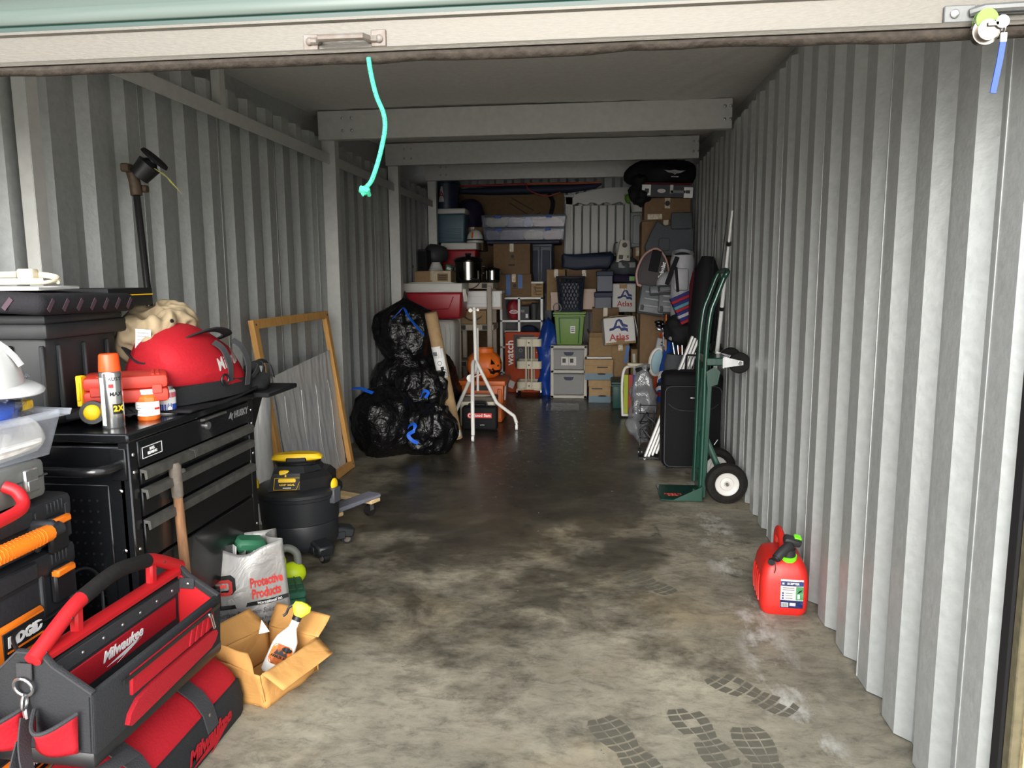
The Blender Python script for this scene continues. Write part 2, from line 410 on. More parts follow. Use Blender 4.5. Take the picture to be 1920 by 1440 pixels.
# front wall around the doorway and the door itself
fw = struct(G().box((XR+3.98, YF-.05+.11-.0, 2.0), (7.9, .22, 4.2)).obj('wall_front', 'stucco'))
struct(G().box((XL-4.06, YF-.03, 2.0), (7.9, .22, 4.2)).obj('wall_front_left', 'stucco'))
struct(G().box((-.6, YF+.02, 3.3), (3.6, .2, 1.3)).obj('wall_front_top', 'stucco'))
struct(G().box((XR+.05, YF-.022, 1.3), (.085, .03, 2.7), bev=.003).obj('trim_6', 'jamb_stone'))
struct(G().box((XR+.037, YF+.015, 1.3), (.07, .04, 2.7), bev=.004).obj('trim_7', 'jamb_dark'))
struct(G().box((XL-.035, YF+.07, 1.3), (.07, .1, 2.7), bev=.004).obj('trim_8', 'jamb_dark'))
# ---------------------------------------------------------------- roll-up door, rope, padlock
mat('door_grey', '#525d57', .4); mat('door_teal', '#4a6d63', .5, .1, .06, .1, 20); mat('door_dark', '#123029', .4); mat('alu', '#5a564f', .45, .35, .06, .15, 60, stretch=(1, 1, 6)); mat('seal', '#332d27', .9, 0, .35, .8, 40)
mat('rusty', '#6b6762', .55, .3, .35, .1, 50, col2='#5f5148'); mat('latch_grey', '#5d5e5d', .5, .3, .1, .1, 40); mat('lock_steel', '#77716a', .25, .9); mat('key_white', '#a5a5a3', .5); mat('mint', '#35ab84', .6, 0, .1, .5, 160); mat('lime', '#5f9a17', .4)
door = struct(bpy.data.objects.new('door_1', None)); C.objects.link(door)
DW, DC = XR-XL-.02, (XR+XL)/2
# bottom bar: aluminium channel with a rolled lip, sagging rubber seal under it
g = G(); pr = [(0, .002), (-.022, .002), (-.024, .007), (-.02, .012), (-.013, .014), (-.013, .068), (-.02, .072), (-.02, .078), (0, .078)]
g.loft([[(x, YF+a, 1.926+b) for a, b in pr] for x in (DC-DW/2, DC, DC+DW/2)]); g.obj('bottom_bar', 'alu', door)
N = 60; secs = []
for i in range(N+1):
    x = DC-DW/2+DW*i/N; sag = .006*noise.noise(Vector((x*2.3, 1, 4)))+.004*noise.noise(Vector((x*9, 1, 4)))
    secs.append([(x, YF-.012+.013*math.cos(t)*1.0, 1.917+sag*.6+(.011-sag*.5)*math.sin(t)) for t in [2*PI*k/10 for k in range(10)]])
G().loft(secs).obj('rubber_seal', 'seal', door)
bx('dark_strip', 'door_dark', door, (DC, YF+.004, 2.013), (DW, .02, .018))
z = 2.022; k = 0
while z < 2.75:
    prf = [(0, 0), (-.006, .004), (-.006, .030), (.012, .042), (.012, .066), (0, .0765)]
    G().loft([[(x, YF+a, z+b) for a, b in prf] for x in (DC-DW/2, DC+DW/2)], closed=False).obj('curtain_slat', 'door_grey' if k == 0 else 'door_teal', door, solid=.001); z += .0765; k += 1
def lift_handle(xc, zc):
    g = G()
    for s in (-1, 1): g.box((xc+s*.078, YF-.016, zc+.002*s), (.034, .004, .036), bev=.0015)
    g.tube([(xc-.075, YF-.018, zc), (xc-.058, YF-.02, zc), (xc-.05, YF-.04, zc), (xc+.05, YF-.04, zc), (xc+.058, YF-.02, zc), (xc+.075, YF-.018, zc)], .008, 8)
    h = g.obj('lift_handle', 'rusty', door)
    for s in (-1, 1): G().sph((xc+s*.08, YF-.02, zc), .009, (1, .5, 1), 10, 6).obj('rivet', 'rusty', h)
p = at(645, 75, YF-.02); lift_handle(p.x, p.z)
p = at(1790, 26, YF-.02); g = G(); g.box((p.x+.01, YF-.017, p.z), (.06, .005, .034), bev=.002); g.tube([(p.x+.03, YF-.02, p.z), (p.x+.05, YF-.032, p.z+.004), (p.x+.15, YF-.032, p.z+.006)], .009, 8); g.box((p.x+.1, YF-.02, p.z+.005), (.12, .006, .02), bev=.002)
hb = g.obj('latch_bar', 'latch_grey', door); G().sph((p.x, YF-.022, p.z), .009, (1, .5, 1), 10, 6).obj('rivet', 'steel', hb)
# rope hanging from the bar
pts = [at(a, b, YF-.03) for a, b in ((691, 108), (696, 140), (706, 180), (719, 212), (722, 240), (716, 275), (707, 310), (697, 338), (688, 350))]
rope = T('pull_rope', 'mint green knotted pull rope hanging from the raised door', 'rope', pts[0])
o0 = pts[0]; sp = spline([q-o0 for q in pts], 8)
G().tube(sp, .0052, 8).obj('cord', 'mint', rope)
G().sph(at(684, 357, YF-.03)-o0, .012, (1.1, .9, .85), 10, 8).jitter(.003, 90).tube([at(686, 360, YF-.03)-o0, at(679, 366, YF-.035)-o0], .004, 6).tube([at(684, 357, YF-.03)-o0+Vector((-.008, -.006, .006)), at(684, 357, YF-.03)-o0+Vector((.01, -.01, -.002)), at(684, 357, YF-.03)-o0+Vector((.008, .006, -.01))], .005, 6).obj('knot', 'mint', rope)
g = G()
for q in sp[3::4]: g.sph(q+Vector((random.uniform(-.003, .003), -.0048, 0)), .0011, n=6, m=4)
o = g.obj('fleck', 'door_dark', rope); o['kind'] = 'stuff'
# padlock with its keys
p = at(1848, 40, YF-.05); lock = T('padlock', 'round chrome padlock with lime green collar locked on the door latch', 'padlock', p)
G().cyl((0, -.006, -.02), (0, .008, -.02), .026, n=24).cyl((0, -.016, -.02), (0, .012, -.02), .02, n=24).obj('lock_body', 'lock_steel', lock)
G().tube(arc((0, .0, 0), .0175, -.2, PI+.2, 14, (1, 0, 0), (0, 0, 1)), .0055, 8).obj('shackle', 'lock_steel', lock)
G().cyl((0, -.0075, .002), (0, .0095, .002), .021, n=20).obj('collar', 'lime', lock)
key = T('key', 'white headed key with blue strap tag hanging from padlock', 'key', at(1880, 40, YF-.07))
G().cyl((0, -.0015, 0), (0, .0015, 0), .0125, n=20).box((-.016, 0, -.003), (.02, .003, .008), bev=.001).obj('key_head', 'key_white', key)
G().tube(arc((.003, 0, -.014), .008, 0, 2*PI, 12, (0, 1, 0), (0, 0, 1))[:-1], .0009, 5, closed=True).obj('key_ring', 'chrome', key)
mat('blue_tag', '#123a9c', .5)
G().tube([(.004, 0, -.028), (.003, .001, -.05), (.0, 0, -.075), (-.004, .0, -.105), (-.008, 0, -.135)], .004, 4, flat=(.011, .003, (0, 1, 0))).obj('strap_tag', 'blue_tag', key)
G().box((.004, 0, -.03), (.012, .005, .018), bev=.001).obj('clip', 'key_white', key)

# ---------------------------------------------------------------- tool chest
mat('chest_black', '#141517', .22, 0, 0, .05, 200, coat=.3); mat('pull', '#5b5a56', .5, .5, .25, .1, 30, stretch=(1, 1, 1)); mat('steel_plate', '#a8a59b', .35, .7)
mat('tool_red', '#a51a25', .7, 0, .08, .12, 120); mat('bright_red', '#b81c22', .45); mat('fab_black', '#27282a', .85, 0, .12, .25, 220); mat('webbing', '#3a3b3d', .85, 0, .1, .3, 300)
XC = -1.41; ch = T('tool_chest', 'black rolling tool chest with drawers and perforated side, below the spray can', 'tool chest', (XC, 2.1, 0)); W_, Dp = .84, .47
bx('body', 'chest_black', ch, (-Dp/2, W_/2, .53), (Dp-.03, W_, .8), bev=.006)
for y in (.022, W_-.022): bx('corner_post', 'chest_black', ch, (-.018, y, .53), (.036, .044, .84), bev=.004)
bx('lid', 'chest_black', ch, (-Dp/2, W_/2, .955), (Dp+.01, W_+.014, .03), bev=.006)
bx('header_panel', 'chest_black', ch, (-.004, W_/2, .895), (.012, W_-.09, .085), bev=.003)
def pull(y0, y1, z, par):
    return G().loft([[(.0, y, z+.0), (.022, y, z-.004), (.024, y, z-.03), (.016, y, z-.034), (.013, y, z-.012), (0, y, z-.012)] for y in (y0, (y0+y1)/2, y1)]).obj('drawer_pull', 'pull', par)
ym = .33
for (y0, y1, zt, zb) in ((.05, ym-.004, .85, .795), (ym+.004, W_-.05, .85, .795), (.05, W_-.05, .788, .692), (.05, W_-.05, .688, .55), (.05, W_-.05, .545, .3)):
    d = bx('drawer', 'chest_black', ch, (-.004, (y0+y1)/2, (zt+zb)/2), (.014, y1-y0, zt-zb-.006), bev=.003)
    if zt > .6: pull(y0, y1, zt-.003, d)
bx('bottom_rail', 'chest_black', ch, (-.008, W_/2, .24), (.02, W_, .09), bev=.004)
lb = bx('badge', 'black_print', ch, (.003, .115, .895), (.003, .105, .032), bev=.001)
text(ch, 'BALL\nBEARING', .0125, (.0052, .115, .895), (0, 1, 0), (0, 0, 1), 'white_print', bold=.0003)
g = G()
for a, b, c_, d_ in ((.062, .895, .002, .034), (.168, .895, .002, .034)): g.box((.005, a, b), (.001, c_, d_))
for b in (.878, .912): g.box((.005, .115, b), (.001, .108, .002))
g.obj('badge_border', 'white_print', ch)
text(ch, 'HUSKY', .036, (.0035, .725, .905), (0, 1, 0), (0, 0, 1), 'grey', shear=.15, bold=.0012)
G().prism([(-.02, -.008), (.0, .016), (.004, .004), (.018, .01), (.008, -.004), (.01, -.018), (-.004, -.006)], (.002, .645, .905), (0, 1, 0), (0, 0, 1), .0015).obj('emblem', 'grey', ch)
G().cyl((0, .46, .905), (.012, .46, .905), .014, n=20).obj('lock', 'steel', ch)
G().loft([[(0, y, .935), (.018, y, .937), (.02, y, .93), (0, y, .926)] for y in (.42, .5, .58)]).obj('lid_grip', 'pull', ch)
G().sph((.012, .265, .782), .016, (.4, 1.2, .9), 12, 8).obj('drawer_label', 'steel_plate', ch)
for y in (.022, W_-.022):
    for z in (.9, .845, .42, .6 if y < .1 else .72): G().sph((.0, y, z), .007, (.6, 1, 1), 8, 6).obj('bolt', 'chrome', ch)
# left side with peg holes and tubular push handle
for z in (.91, .855, .79, .60, .36): G().sph((-.035, -.001, z), .008, (1, .6, 1), 8, 6).obj('bolt', 'chrome', ch)
bx('side_panel', 'chest_black', ch, (-.25, -.003, .55), (.36, .006, .52), bev=.003)
g = G()
for i in range(13):
    for j in range(13): g.cyl((-.11-i*.026, -.0075, .76-j*.034), (-.11-i*.026, -.0055, .76-j*.034), .0042, n=8)
o = g.obj('peg_holes', 'black_print', ch); o['kind'] = 'stuff'
G().tube(spline([(-.03, 0, .875), (-.035, -.05, .872), (-.07, -.085, .87), (-.2, -.09, .87), (-.36, -.09, .87), (-.42, -.05, .872), (-.425, 0, .875)], 6), .016, 12).obj('push_handle', 'chest_black', ch)
bx('handle_plate', 'chest_black', ch, (-.032, -.004, .875), (.05, .008, .1), bev=.003)
# folding side shelf on the far side
bx('side_shelf', 'black_rough', ch, (-.16, W_+.16, .955), (.45, .3, .02), bev=.004)
G().prism([(0, 0), (0, -.26), (.2, 0)], (-.06, W_+.01, .94), (0, 1, 0), (0, 0, 1), .012).obj('shelf_bracket', 'chest_black', ch)
for y in (.09, W_-.09):
    for x in (-.07, -Dp+.07):
        ca = G().box((x, y, .115), (.05, .06, .07), bev=.004).obj('caster', 'chest_black', ch)
        G().cyl((x-.016, y, .065), (x+.016, y, .065), .065, n=20).obj('wheel', 'rubber', ca)
# rubber mat lying on the lid
mt = G().grid(lambda i, j: (-1.83+.44*i, 2.42+.62*j, .979+.012*math.sin(j*5+i*3)*j*(.4+i)+.004*noise.noise(Vector((i*5, j*7, 2)))), 14, 20).obj('rubber_mat', 'black_rough', solid=.008)
tag(mt, 'black rubber mat lying on the tool chest under the red bag', 'mat')
# ---------------------------------------------------------------- on the chest
mat('can_silver', '#b9bab9', .22, .9, .05, 0, 30); mat('cap_orange', '#f4511e', .4); mat('jar_clear', '#e06a28', .15, 0, .1, 0, 40); mat('label_white', '#ececea', .6); mat('label_blue', '#2e4da8', .5); mat('label_pink', '#d86a78', .5)
sc_ = T('spray_can', 'silver spray paint can with orange cap on the tool chest corner', 'spray can', (-1.515, 2.195, .97))
G().lathe([(0, 0), (.031, 0), (.033, .004), (.033, .172), (.031, .177), (.027, .181), (0, .181)], n=28).obj('can', 'can_silver', sc_)
G().lathe([(0, .232), (.026, .232), (.0285, .228), (.0315, .182), (.0315, .178), (0, .178)], n=28).obj('cap', 'cap_orange', sc_)
def cyl_text(par, s, size, R, z, a0, m, dx=0, bold=.0003):
    """letters wrapped one by one round an upright cylinder; a0 = heading of the first letter"""
    a = a0
    for chh in s:
        if chh != ' ':
            text(par, chh, size, (R*math.cos(a), R*math.sin(a), z), (-math.sin(a), math.cos(a), 0), (0, 0, 1), m, bold=bold, ext=.0004)
        a += size*.68/R
cyl_text(sc_, 'RUST', .015, .0333, .155, -1.05, 'black_print')
cyl_text(sc_, 'MAX', .018, .0333, .108, -.95, 'black_print')
cyl_text(sc_, '2X', .024, .0339, .062, -.72, 'yellow', bold=.001)
def cyl_patch(par, name, R, a0, a1, z0, z1, m, n=8):
    return G().grid(lambda i, j: (R*math.cos(a0+(a1-a0)*i), R*math.sin(a0+(a1-a0)*i), z0+(z1-z0)*j), n, 1).obj(name, m, par)
cyl_patch(sc_, 'label_patch', .0332, -.95, .0, .045, .077, 'black_print')
cyl_patch(sc_, 'label_patch', .0332, -1.2, -.75, .128, .14, 'red_print'); cyl_patch(sc_, 'label_patch', .0332, -2.1, -1.6, .01, .16, 'label_white')
jar = T('plastic_jar', 'clear jar of orange plugs with white lid beside the spray can', 'jar', (-1.485, 2.335, .97))
G().lathe([(0, 0), (.034, 0), (.037, .005), (.037, .072), (.034, .08), (.026, .086), (0, .086)], n=8, M=Matrix.Rotation(.3, 4, 'Z')).obj('jar_body', 'jar_clear', jar)
G().lathe([(0, .102), (.028, .102), (.03, .098), (.03, .086), (0, .086)], n=28).obj('lid', 'white', jar)
cyl_patch(jar, 'label', .0385, -2.3, .1, .016, .062, 'label_white', 12); cyl_patch(jar, 'label_stripe', .0388, -.5, .05, .035, .042, 'red_print')
for k in range(4): cyl_patch(jar, 'label_line', .0388, -2.0, -.8, .026+.008*k, .0275+.008*k, 'grey')
can2 = T('metal_can', 'small blue and white labelled can behind the orange jar', 'can', (-1.49, 2.452, .97))
G().lathe([(0, 0), (.03, 0), (.031, .003), (.031, .078), (.027, .083), (0, .083)], n=24).obj('can_body', 'label_white', can2); G().lathe([(0, .095), (.024, .095), (.025, .083), (0, .083)], n=24).obj('lid', 'steel', can2)
cyl_patch(can2, 'label_band', .0312, -3, .6, .056, .074, 'label_pink', 12); cyl_patch(can2, 'label_band', .0312, -3, .6, .006, .034, 'label_blue', 12)
cyl_patch(can2, 'label_emblem', .0316, -.95, -.45, .014, .046, 'white', 4); cyl_text(can2, 'H', .018, .032, .03, -.7, 'label_blue')
# orange tool case
mat('case_orange', '#c4392a', .5, 0, .04, .05, 80)
X0 = Matrix.Translation((-1.57, 2.36, 1.035)) @ Euler((0, 0, math.radians(-58))).to_matrix().to_4x4()
oc = T('tool_case', 'dusty orange red plastic tool case lying flat on the tool chest', 'tool case', X=X0)
bx('lower_shell', 'case_orange', oc, (0, 0, .017), (.18, .25, .045), bev=.012, seg=2); bx('upper_shell', 'case_orange', oc, (0, 0, .062), (.18, .25, .045), bev=.014, seg=2)
for y in (-.08, 0.08, .095): bx('rib', 'case_orange', oc, (0, y, .085), (.15, .01, .004), bev=.001)
for y in (-.09, .09): bx('latch', 'case_orange', oc, (.091, y, .038), (.008, .03, .03), bev=.002)
yl = G().box((-1.655, 2.25, 1.075), (.02, .03, .1), bev=.003).box((-1.655, 2.235, 1.075), (.012, .008, .06), bev=.002).obj('torpedo_level', 'yellow'); tag(yl, 'yellow level end sticking out behind the orange tool case', 'level')
hl = T('head_lamp', 'yellow and black headlamp lying in front of the orange tool case', 'headlamp', (-1.585, 2.2, .985), (0, 0, -.9))
G().cyl((0, 0, .03), (.03, -.005, .034), .038, .036, n=20).obj('lens_ring', 'black', hl); G().sph((.026, -.004, .033), .026, (.6, 1, 1), 16, 10).obj('lens', 'yellow', hl); G().box((-.02, 0, .02), (.06, .06, .04), bev=.008).obj('housing', 'black', hl)
G().tube(spline([(0, .03, .02), (.0, .09, .012), (-.05, .12, .01), (-.1, .07, .01), (-.09, -.03, .012), (0, -.03, .02)], 5), .01, 6, flat=(.022, .004, (0, 0, 1))).obj('strap', 'webbing', hl)
# black gloves and pouch heaped at the chest corner
for k, (x, y, z, rz) in enumerate(((-1.7, 2.2, .99, .3), (-1.6, 2.36, .988, -.4))):
    gl = T('work_glove', ('black work glove on the chest behind the clear tote', 'black work glove lying behind the spray can')[k], 'glove', (x, y, z), rz)
    G().sph((0, 0, .012), .06, (1, .75, .32), 16, 10).jitter(.012, 22, k).obj('palm', 'fab_black', gl)
    for i in range(4): G().tube([(.035, -.035+.022*i, .012), (.08, -.04+.026*i, .018), (.115, -.045+.03*i, .008)], .0105, 8).obj('finger', 'fab_black', gl)
    G().tube([(0, .04, .012), (.03, .075, .014), (.06, .085, .008)], .011, 8).obj('thumb', 'fab_black', gl)
G().tube([(-1.5, 2.36, .985), (-1.53, 2.5, .99), (-1.57, 2.62, 1.0)], .012, 8).obj('x', 'black')
o = bpy.data.objects['x']; o.name = 'ratchet_handle'; tag(o, 'short black ratchet handle on the mat behind the orange jar', 'ratchet')
# red bag with khaki clothes in it
mat('khaki', '#a8977a', .85, 0, .1, .4, 14, wrinkle=6)
rb = T('tool_bag', 'red soft tool bag lying open on the chest with khaki clothes inside', 'bag', (-1.56, 2.72, .985), (0, 0, math.radians(-10)))
def bag_secs(L, W, H, n=9, taper=.75, sag=.03):
    S = []
    for i in range(n):
        t = i/(n-1); y = (t-.5)*L; e = .72+.28*math.sin(PI*min(1, max(0, t)))**.6; Hh = H*(.8+.2*math.sin(PI*t))+.03*math.sin(t*5)
        w2 = W/2*e
        S.append([(-w2, y, 0), (-w2*1.04, y, Hh*.35), (-w2*.9, y, Hh*.7), (-w2*.55, y, Hh*.93), (0, y, Hh), (w2*.55, y, Hh*.93), (w2*.9, y, Hh*.7), (w2*1.04, y, Hh*.35), (w2, y, 0)])
    return S
S = bag_secs(.46, .3, .27)
bagb = G().loft([[(x+(.03*math.sin(z*20+y*9)), y, z) for x, y, z in q] for q in S]).jitter(.018, 9, 3).obj('bag_body', 'tool_red', rb, sub=1)
G().loft([[(x*1.03, y, min(z, .075)*.9+.001) for x, y, z in q] for q in bag_secs(.475, .305, .22)]).obj('base_panel', 'fab_black', rb)
G().tube(spline([(-.1, -.19, .2), (.0, -.21, .15), (.07, -.1, .225), (.095, .04, .255), (.07, .16, .23), (-.03, .215, .2)], 5), .01, 4, flat=(.035, .006, (1, 0, .4))).obj('zip_band', 'fab_black', rb)
for y in (.04, .15): G().tube(spline([(.155, y, .03), (.165, y, .11), (.15, y-.015, .18), (.12, y-.03, .21)], 4), .01, 4, flat=(.028, .004, (1, 0, 0))).obj('handle_strap', 'webbing', rb)
G().tube(arc((.168, .0, .07), .02, 0, 2*PI, 12, (0, 1, 0), (0, 0, 1))[:-1], .004, 6, closed=True).obj('ring', 'black', rb)
snap(text(rb, 'Milwaukee', .062, (.2, .1, .14), (0, 1, .12), (0, -.1, 1), 'white_print', shear=.3, bold=.001), bpy.data.objects[bagb.name], (1, 0, 0), .003)
kh = crease(crease(G().sph((0, 0, 0), .125, (.9, 1.2, .6), 60, 40).jitter(.04, 9, 5), .03, 9, 2), .017, 19, 4).obj('khaki_jacket', 'khaki', sub=1, angle=180); kh.location = (-1.65, 2.7, 1.225); tag(kh, 'khaki jacket bundled on top of the red tool bag', 'jacket')
tagp = G().grid(lambda i, j: (.05*(i-.5), -.008+.012*math.sin(j*3), -.12*j), 2, 6).obj('care_label', 'label_white', kh, solid=.0008); tagp.location = (.045, -.17, .03); tagp.rotation_euler = (0, .1, .45)
for k in range(7): bx('print_line', 'grey', tagp, (0, -.0095+.012*math.sin((k+1)/8.5*3), -.013*(k+1)), (.036, .001, .0022), bev=0)
G().cyl((.085, -.07, .05), (.1, -.075, .055), .007, n=10).obj('button', 'black', kh)
# black tool pouch tangled over the side shelf
tp = T('tool_pouch', 'black tool pouch with loops heaped on the chest side shelf', 'pouch', (-1.5, 3.05, .967), .2)
G().sph((0, -.02, .03), .12, (1, 1.25, .35), 20, 12).jitter(.035, 14, 8).obj('pouch_body', 'fab_black', tp)
for k in range(3): G().tube(spline([(.05+.03*k, -.1+.09*k, .04), (.08, -.06+.09*k, .1), (.02, -.02+.09*k, .09), (.03, .0+.08*k, .03)], 5), .01, 4, flat=(.025, .004, (1, 0, .2))).obj('loop', 'webbing', tp)
# ---------------------------------------------------------------- black bin, flat case, boxed light, cord
mat('bin_black', '#26282a', .55, 0, .25, .15, 9, stretch=(1, 1, .3))
bn = T('storage_bin', 'tall scuffed black storage bin standing on the back of the tool chest', 'bin', (-1.70, 2.17, .972))
g = G(); g.box((-.22, .19, .15), (.42, .36, .3), bev=.02, seg=2, taper=.93); bnb = g.obj('bin_body', 'bin_black', bn)
for y in (.06, .18, .3): bx('rib', 'bin_black', bn, (-.006, y, .13), (.016, .014, .25), bev=.004)
for x in (-.02, -.13, -.25): bx('rib', 'bin_black', bn, (x, .003, .13), (.016, .016, .25), bev=.004)
bx('rim', 'bin_black', bn, (-.22, .19, .30), (.47, .41, .05), bev=.012, seg=2)
bx('lid', 'bin_black', bn, (-.22, .19, .336), (.45, .39, .03), bev=.01, seg=2)
fc = T('laptop_bag', 'flat black bag with striped edge lying on the black storage bin', 'bag', (-1.64, 2.1, 1.325), (math.radians(-1), math.radians(3), math.radians(4)))
mat('stripe_cloth', '#222124', .9, 0, .1, .3, 200); mat('stripe_mauve', '#4a3b42', .9)
G().box((-.2, .17, .035), (.5, .52, .062), bev=.028, seg=4).obj('bag_body', 'stripe_cloth', fc)
for k in range(7): bx('stripe', 'stripe_mauve', fc, (.051, -.05+.07*k, .034), (.002, .014, .04), (math.radians(-38), 0, 0), bev=0)
for k in range(6): bx('stripe', 'stripe_mauve', fc, (-.4+.07*k, -.0915, .034), (.014, .002, .04), (0, math.radians(38), 0), bev=0)
lbx = T('boxed_light', 'black cardboard box with thin yellow stripe on the storage bin', 'box', (-1.71, 2.42, 1.335))
bx('carton', 'black', lbx, (-.25, .14, .033), (.6, .26, .064), bev=.002); bx('yellow_stripe', 'yellow', lbx, (.051, .14, .041), (.001, .26, .004), bev=0)
text(lbx, 'AY', .032, (.052, .06, .017), (0, 1, 0), (0, 0, 1), 'white_print', bold=.001)
pp = tag(bx('paper_tray', 'white', None, (-1.83, 2.2, 1.405), (.3, .26, .012), (0, 0, .2), .003), 'white flat card lying under the beige extension cord', 'card')
mat('cord_beige', '#cfc5ac', .5)
ec = T('extension_cord', 'beige coiled extension cord on top of the striped black bag', 'cord', (-1.79, 2.12, 1.415), .12)
G().tube(spline([(.17*math.cos(a)*(1-.03*k), .085*math.sin(a), .008+.007*k+.022*max(0, math.sin(a))) for k in range(2) for a in [2*PI*i/14 for i in range(14)]], 3), .0058, 8).obj('cable', 'cord_beige', ec)
G().box((.045, .06, .035), (.05, .035, .03), bev=.006, seg=2).box((.0, .055, .033), (.03, .02, .016), bev=.004).obj('socket', 'cord_beige', ec)
pg = G().box((-.06, -.085, .01), (.045, .028, .02), bev=.005, seg=2).box((-.03, -.082, .01), (.03, .014, .012), bev=.003).obj('plug', 'cord_beige', ec)
for s in (-1, 1): G().box((-.09, -.085+s*.007, .01), (.018, .0015, .006)).obj('prong', 'steel', pg)
# ---------------------------------------------------------------- stack at the left edge
mat('case_black', '#25272a', .55, 0, .1, .12, 60); mat('rg_orange', '#f07a1a', .45); mat('grey_case', '#6a6b68', .5, 0, .15, .08, 12); mat('pale_plastic', '#dfe6f2', .3, 0, 0, 0, 20, alpha=.28); mat('cloth_white', '#efece6', .85, 0, .05, .5, 9, wrinkle=7)
XS, YE = -1.5, 1.95
def tool_box(z0, h, label, logo=False, handle=False, L=.56, Dp=.38, big=0):
    t = T('tool_box', label, 'tool box', (XS, YE-L, z0), 0, 'stacked rugged tool boxes')
    G().box((-Dp/2, L/2, h*.40), (Dp, L, h*.8), bev=.018, seg=2).obj('body', 'case_black', t)
    G().box((-Dp/2, L/2, h-.042), (Dp+.012, L+.012, .075), bev=.02, seg=2).obj('lid', 'case_black', t)
    for y in (L-.022, .022): G().box((-.03, y, h*.42), (.075, .036, h*.8), bev=.01).obj('corner_guard', 'case_black', t)
    for y in (L-.14, .14): G().box((.001, y, h*.42), (.014, .018, h*.8), bev=.005).obj('rib', 'case_black', t)
    for zz in ([.3, .55] if h > .2 else [.3]): G().box((.001, L/2, h*zz), (.012, L-.3, .014), bev=.004).obj('rib', 'case_black', t)
    G().box((.008, L/2, h-.035), (.014, L-.32, .05), bev=.006).obj('lid_panel', 'case_black', t)
    for y in (L-.075, .075):
        la = G().box((.012, y, h-.105), (.02, .07, .1), bev=.006).obj('latch', 'black', t)
        G().box((.02, y, h-.068), (.024, .072, .02), bev=.004).obj('latch_clip', 'rg_orange', la)
    for k in range(5): G().box((.004, L-.1+.014*k, h-.03), (.012, .005, .03), bev=.001).obj('grip_rib', 'case_black', t)
    if handle:
        for y in (L-.16, .16): G().box((.03, y, h*.55), (.09, .03, .045), bev=.008).obj('handle_mount', 'case_black', t)
        G().tube([(.062, .13, h*.5), (.066, L/2, h*.5), (.062, L-.13, h*.5)], .019, 12).obj('carry_handle', 'case_black', t)
        hg = G().tube([(.062, .17, h*.5), (.066, L/2, h*.5), (.062, L-.17, h*.5)], .0225, 12).obj('handle_grip', 'rg_orange', t)
        for k in range(14): G().tube(arc((.064, .2+.012*k, h*.5), .0226, 0, 2*PI, 10, (1, 0, 0), (0, 0, 1))[:-1], .0012, 5, closed=True).obj('grip_ridge', 'rg_orange', hg)
    if logo:
        pl = G().box((.008, L/2-.02, h*.40), (.02, .3, .12), bev=.01).obj('name_plate', 'rg_orange', t)
        bx('plate_field', 'black_print', pl, (.019, L/2+.045, h*.40+.01), (.004, .145, .07), bev=.001)
        text(pl, 'RIDGID', .036, (.0218, L/2+.045, h*.40+.016), (0, 1, 0), (0, 0, 1), 'white_print', shear=.1, bold=.0022)
        bx('underline', 'rg_orange', pl, (.0212, L/2+.045, h*.40-.008), (.002, .125, .005), bev=0)
    return t
tool_box(.0, .37, 'large black tool box at floor level, lowest of the stack', True, L=.58)
tool_box(.372, .325, 'black tool box with orange name plate, middle of its stack', True)
tool_box(.70, .14, 'slim black tool box with orange carry handle, above the other two', handle=True)
gc = T('grey_case', 'grey dusty power tool case with red handle and metal latch', 'tool case', (XS, 1.42, .845), 0)
G().box((-.19, .225, .054), (.38, .45, .108), bev=.018, seg=2).obj('shell', 'grey_case', gc); bx('seam', 'dark_grey', gc, (-.19, .225, .06), (.383, .453, .004), bev=0)
la = bx('latch', 'steel', gc, (.004, .385, .06), (.012, .05, .06), bev=.004); bx('latch_tab', 'steel', la, (.011, .385, .045), (.006, .04, .03), bev=.002); text(gc, 'TOOLS', .0, (0, 0, 0), (0, 1, 0), (0, 0, 1), 'grey') if 0 else None
G().tube(spline([(0, .30, .065), (.03, .305, .05), (.055, .29, .02), (.06, .23, .008), (.06, .1, .006), (.05, .03, .03), (0, .02, .065)], 5), .016, 10).obj('carry_handle', 'bright_red', gc)
ct = T('clear_tote', 'clear plastic tote packed with white cloth, under the hard hat', 'tote', (XS-.05, 1.36, .955), math.radians(-7))
def shell(par, name, L, W, H, th, m, tap=.9):
    g = G(); o = [(-W, 0), (0, 0), (0, L), (-W, L)]; cx, cy = -W/2, L/2
    def ring(s, z): return [(cx+(a-cx)*s, cy+(b-cy)*s, z) for a, b in o]
    g.loft([ring(tap, 0), ring(1, H)], cap=False); g.b.faces.new([g.b.verts.new(p) for p in ring(tap, 0)])
    return g.obj(name, m, par, solid=th)
shell(ct, 'tub', .56, .4, .11, .003, 'pale_plastic')
G().loft([[(x, y, z) for x, y, z in ((.018, -.018, .105), (.018, .578, .105), (-.418, .578, .105), (-.418, -.018, .105))], [(x, y, z) for x, y, z in ((.022, -.022, .122), (.022, .582, .122), (-.422, .582, .122), (-.422, -.022, .122))], [(x, y, z) for x, y, z in ((.0, .0, .122), (.0, .56, .122), (-.4, .56, .122), (-.4, 0, .122))], [(x, y, z) for x, y, z in ((.0, .0, .105), (.0, .56, .105), (-.4, .56, .105), (-.4, 0, .105))]], cap=False).obj('rim', 'pale_plastic', ct)
wc = G().box((-.2, .28, .055), (.365, .52, .1), bev=.03, seg=3); bmesh.ops.subdivide_edges(wc.b, edges=wc.b.edges, cuts=3); wc.jitter(.022, 12, 4); wc = wc.obj('folded_cloth', 'cloth_white', None, angle=180); wc.location = ct.location; wc.rotation_euler = ct.rotation_euler; tag(wc, 'white folded cloth seen through the clear tote', 'cloth')
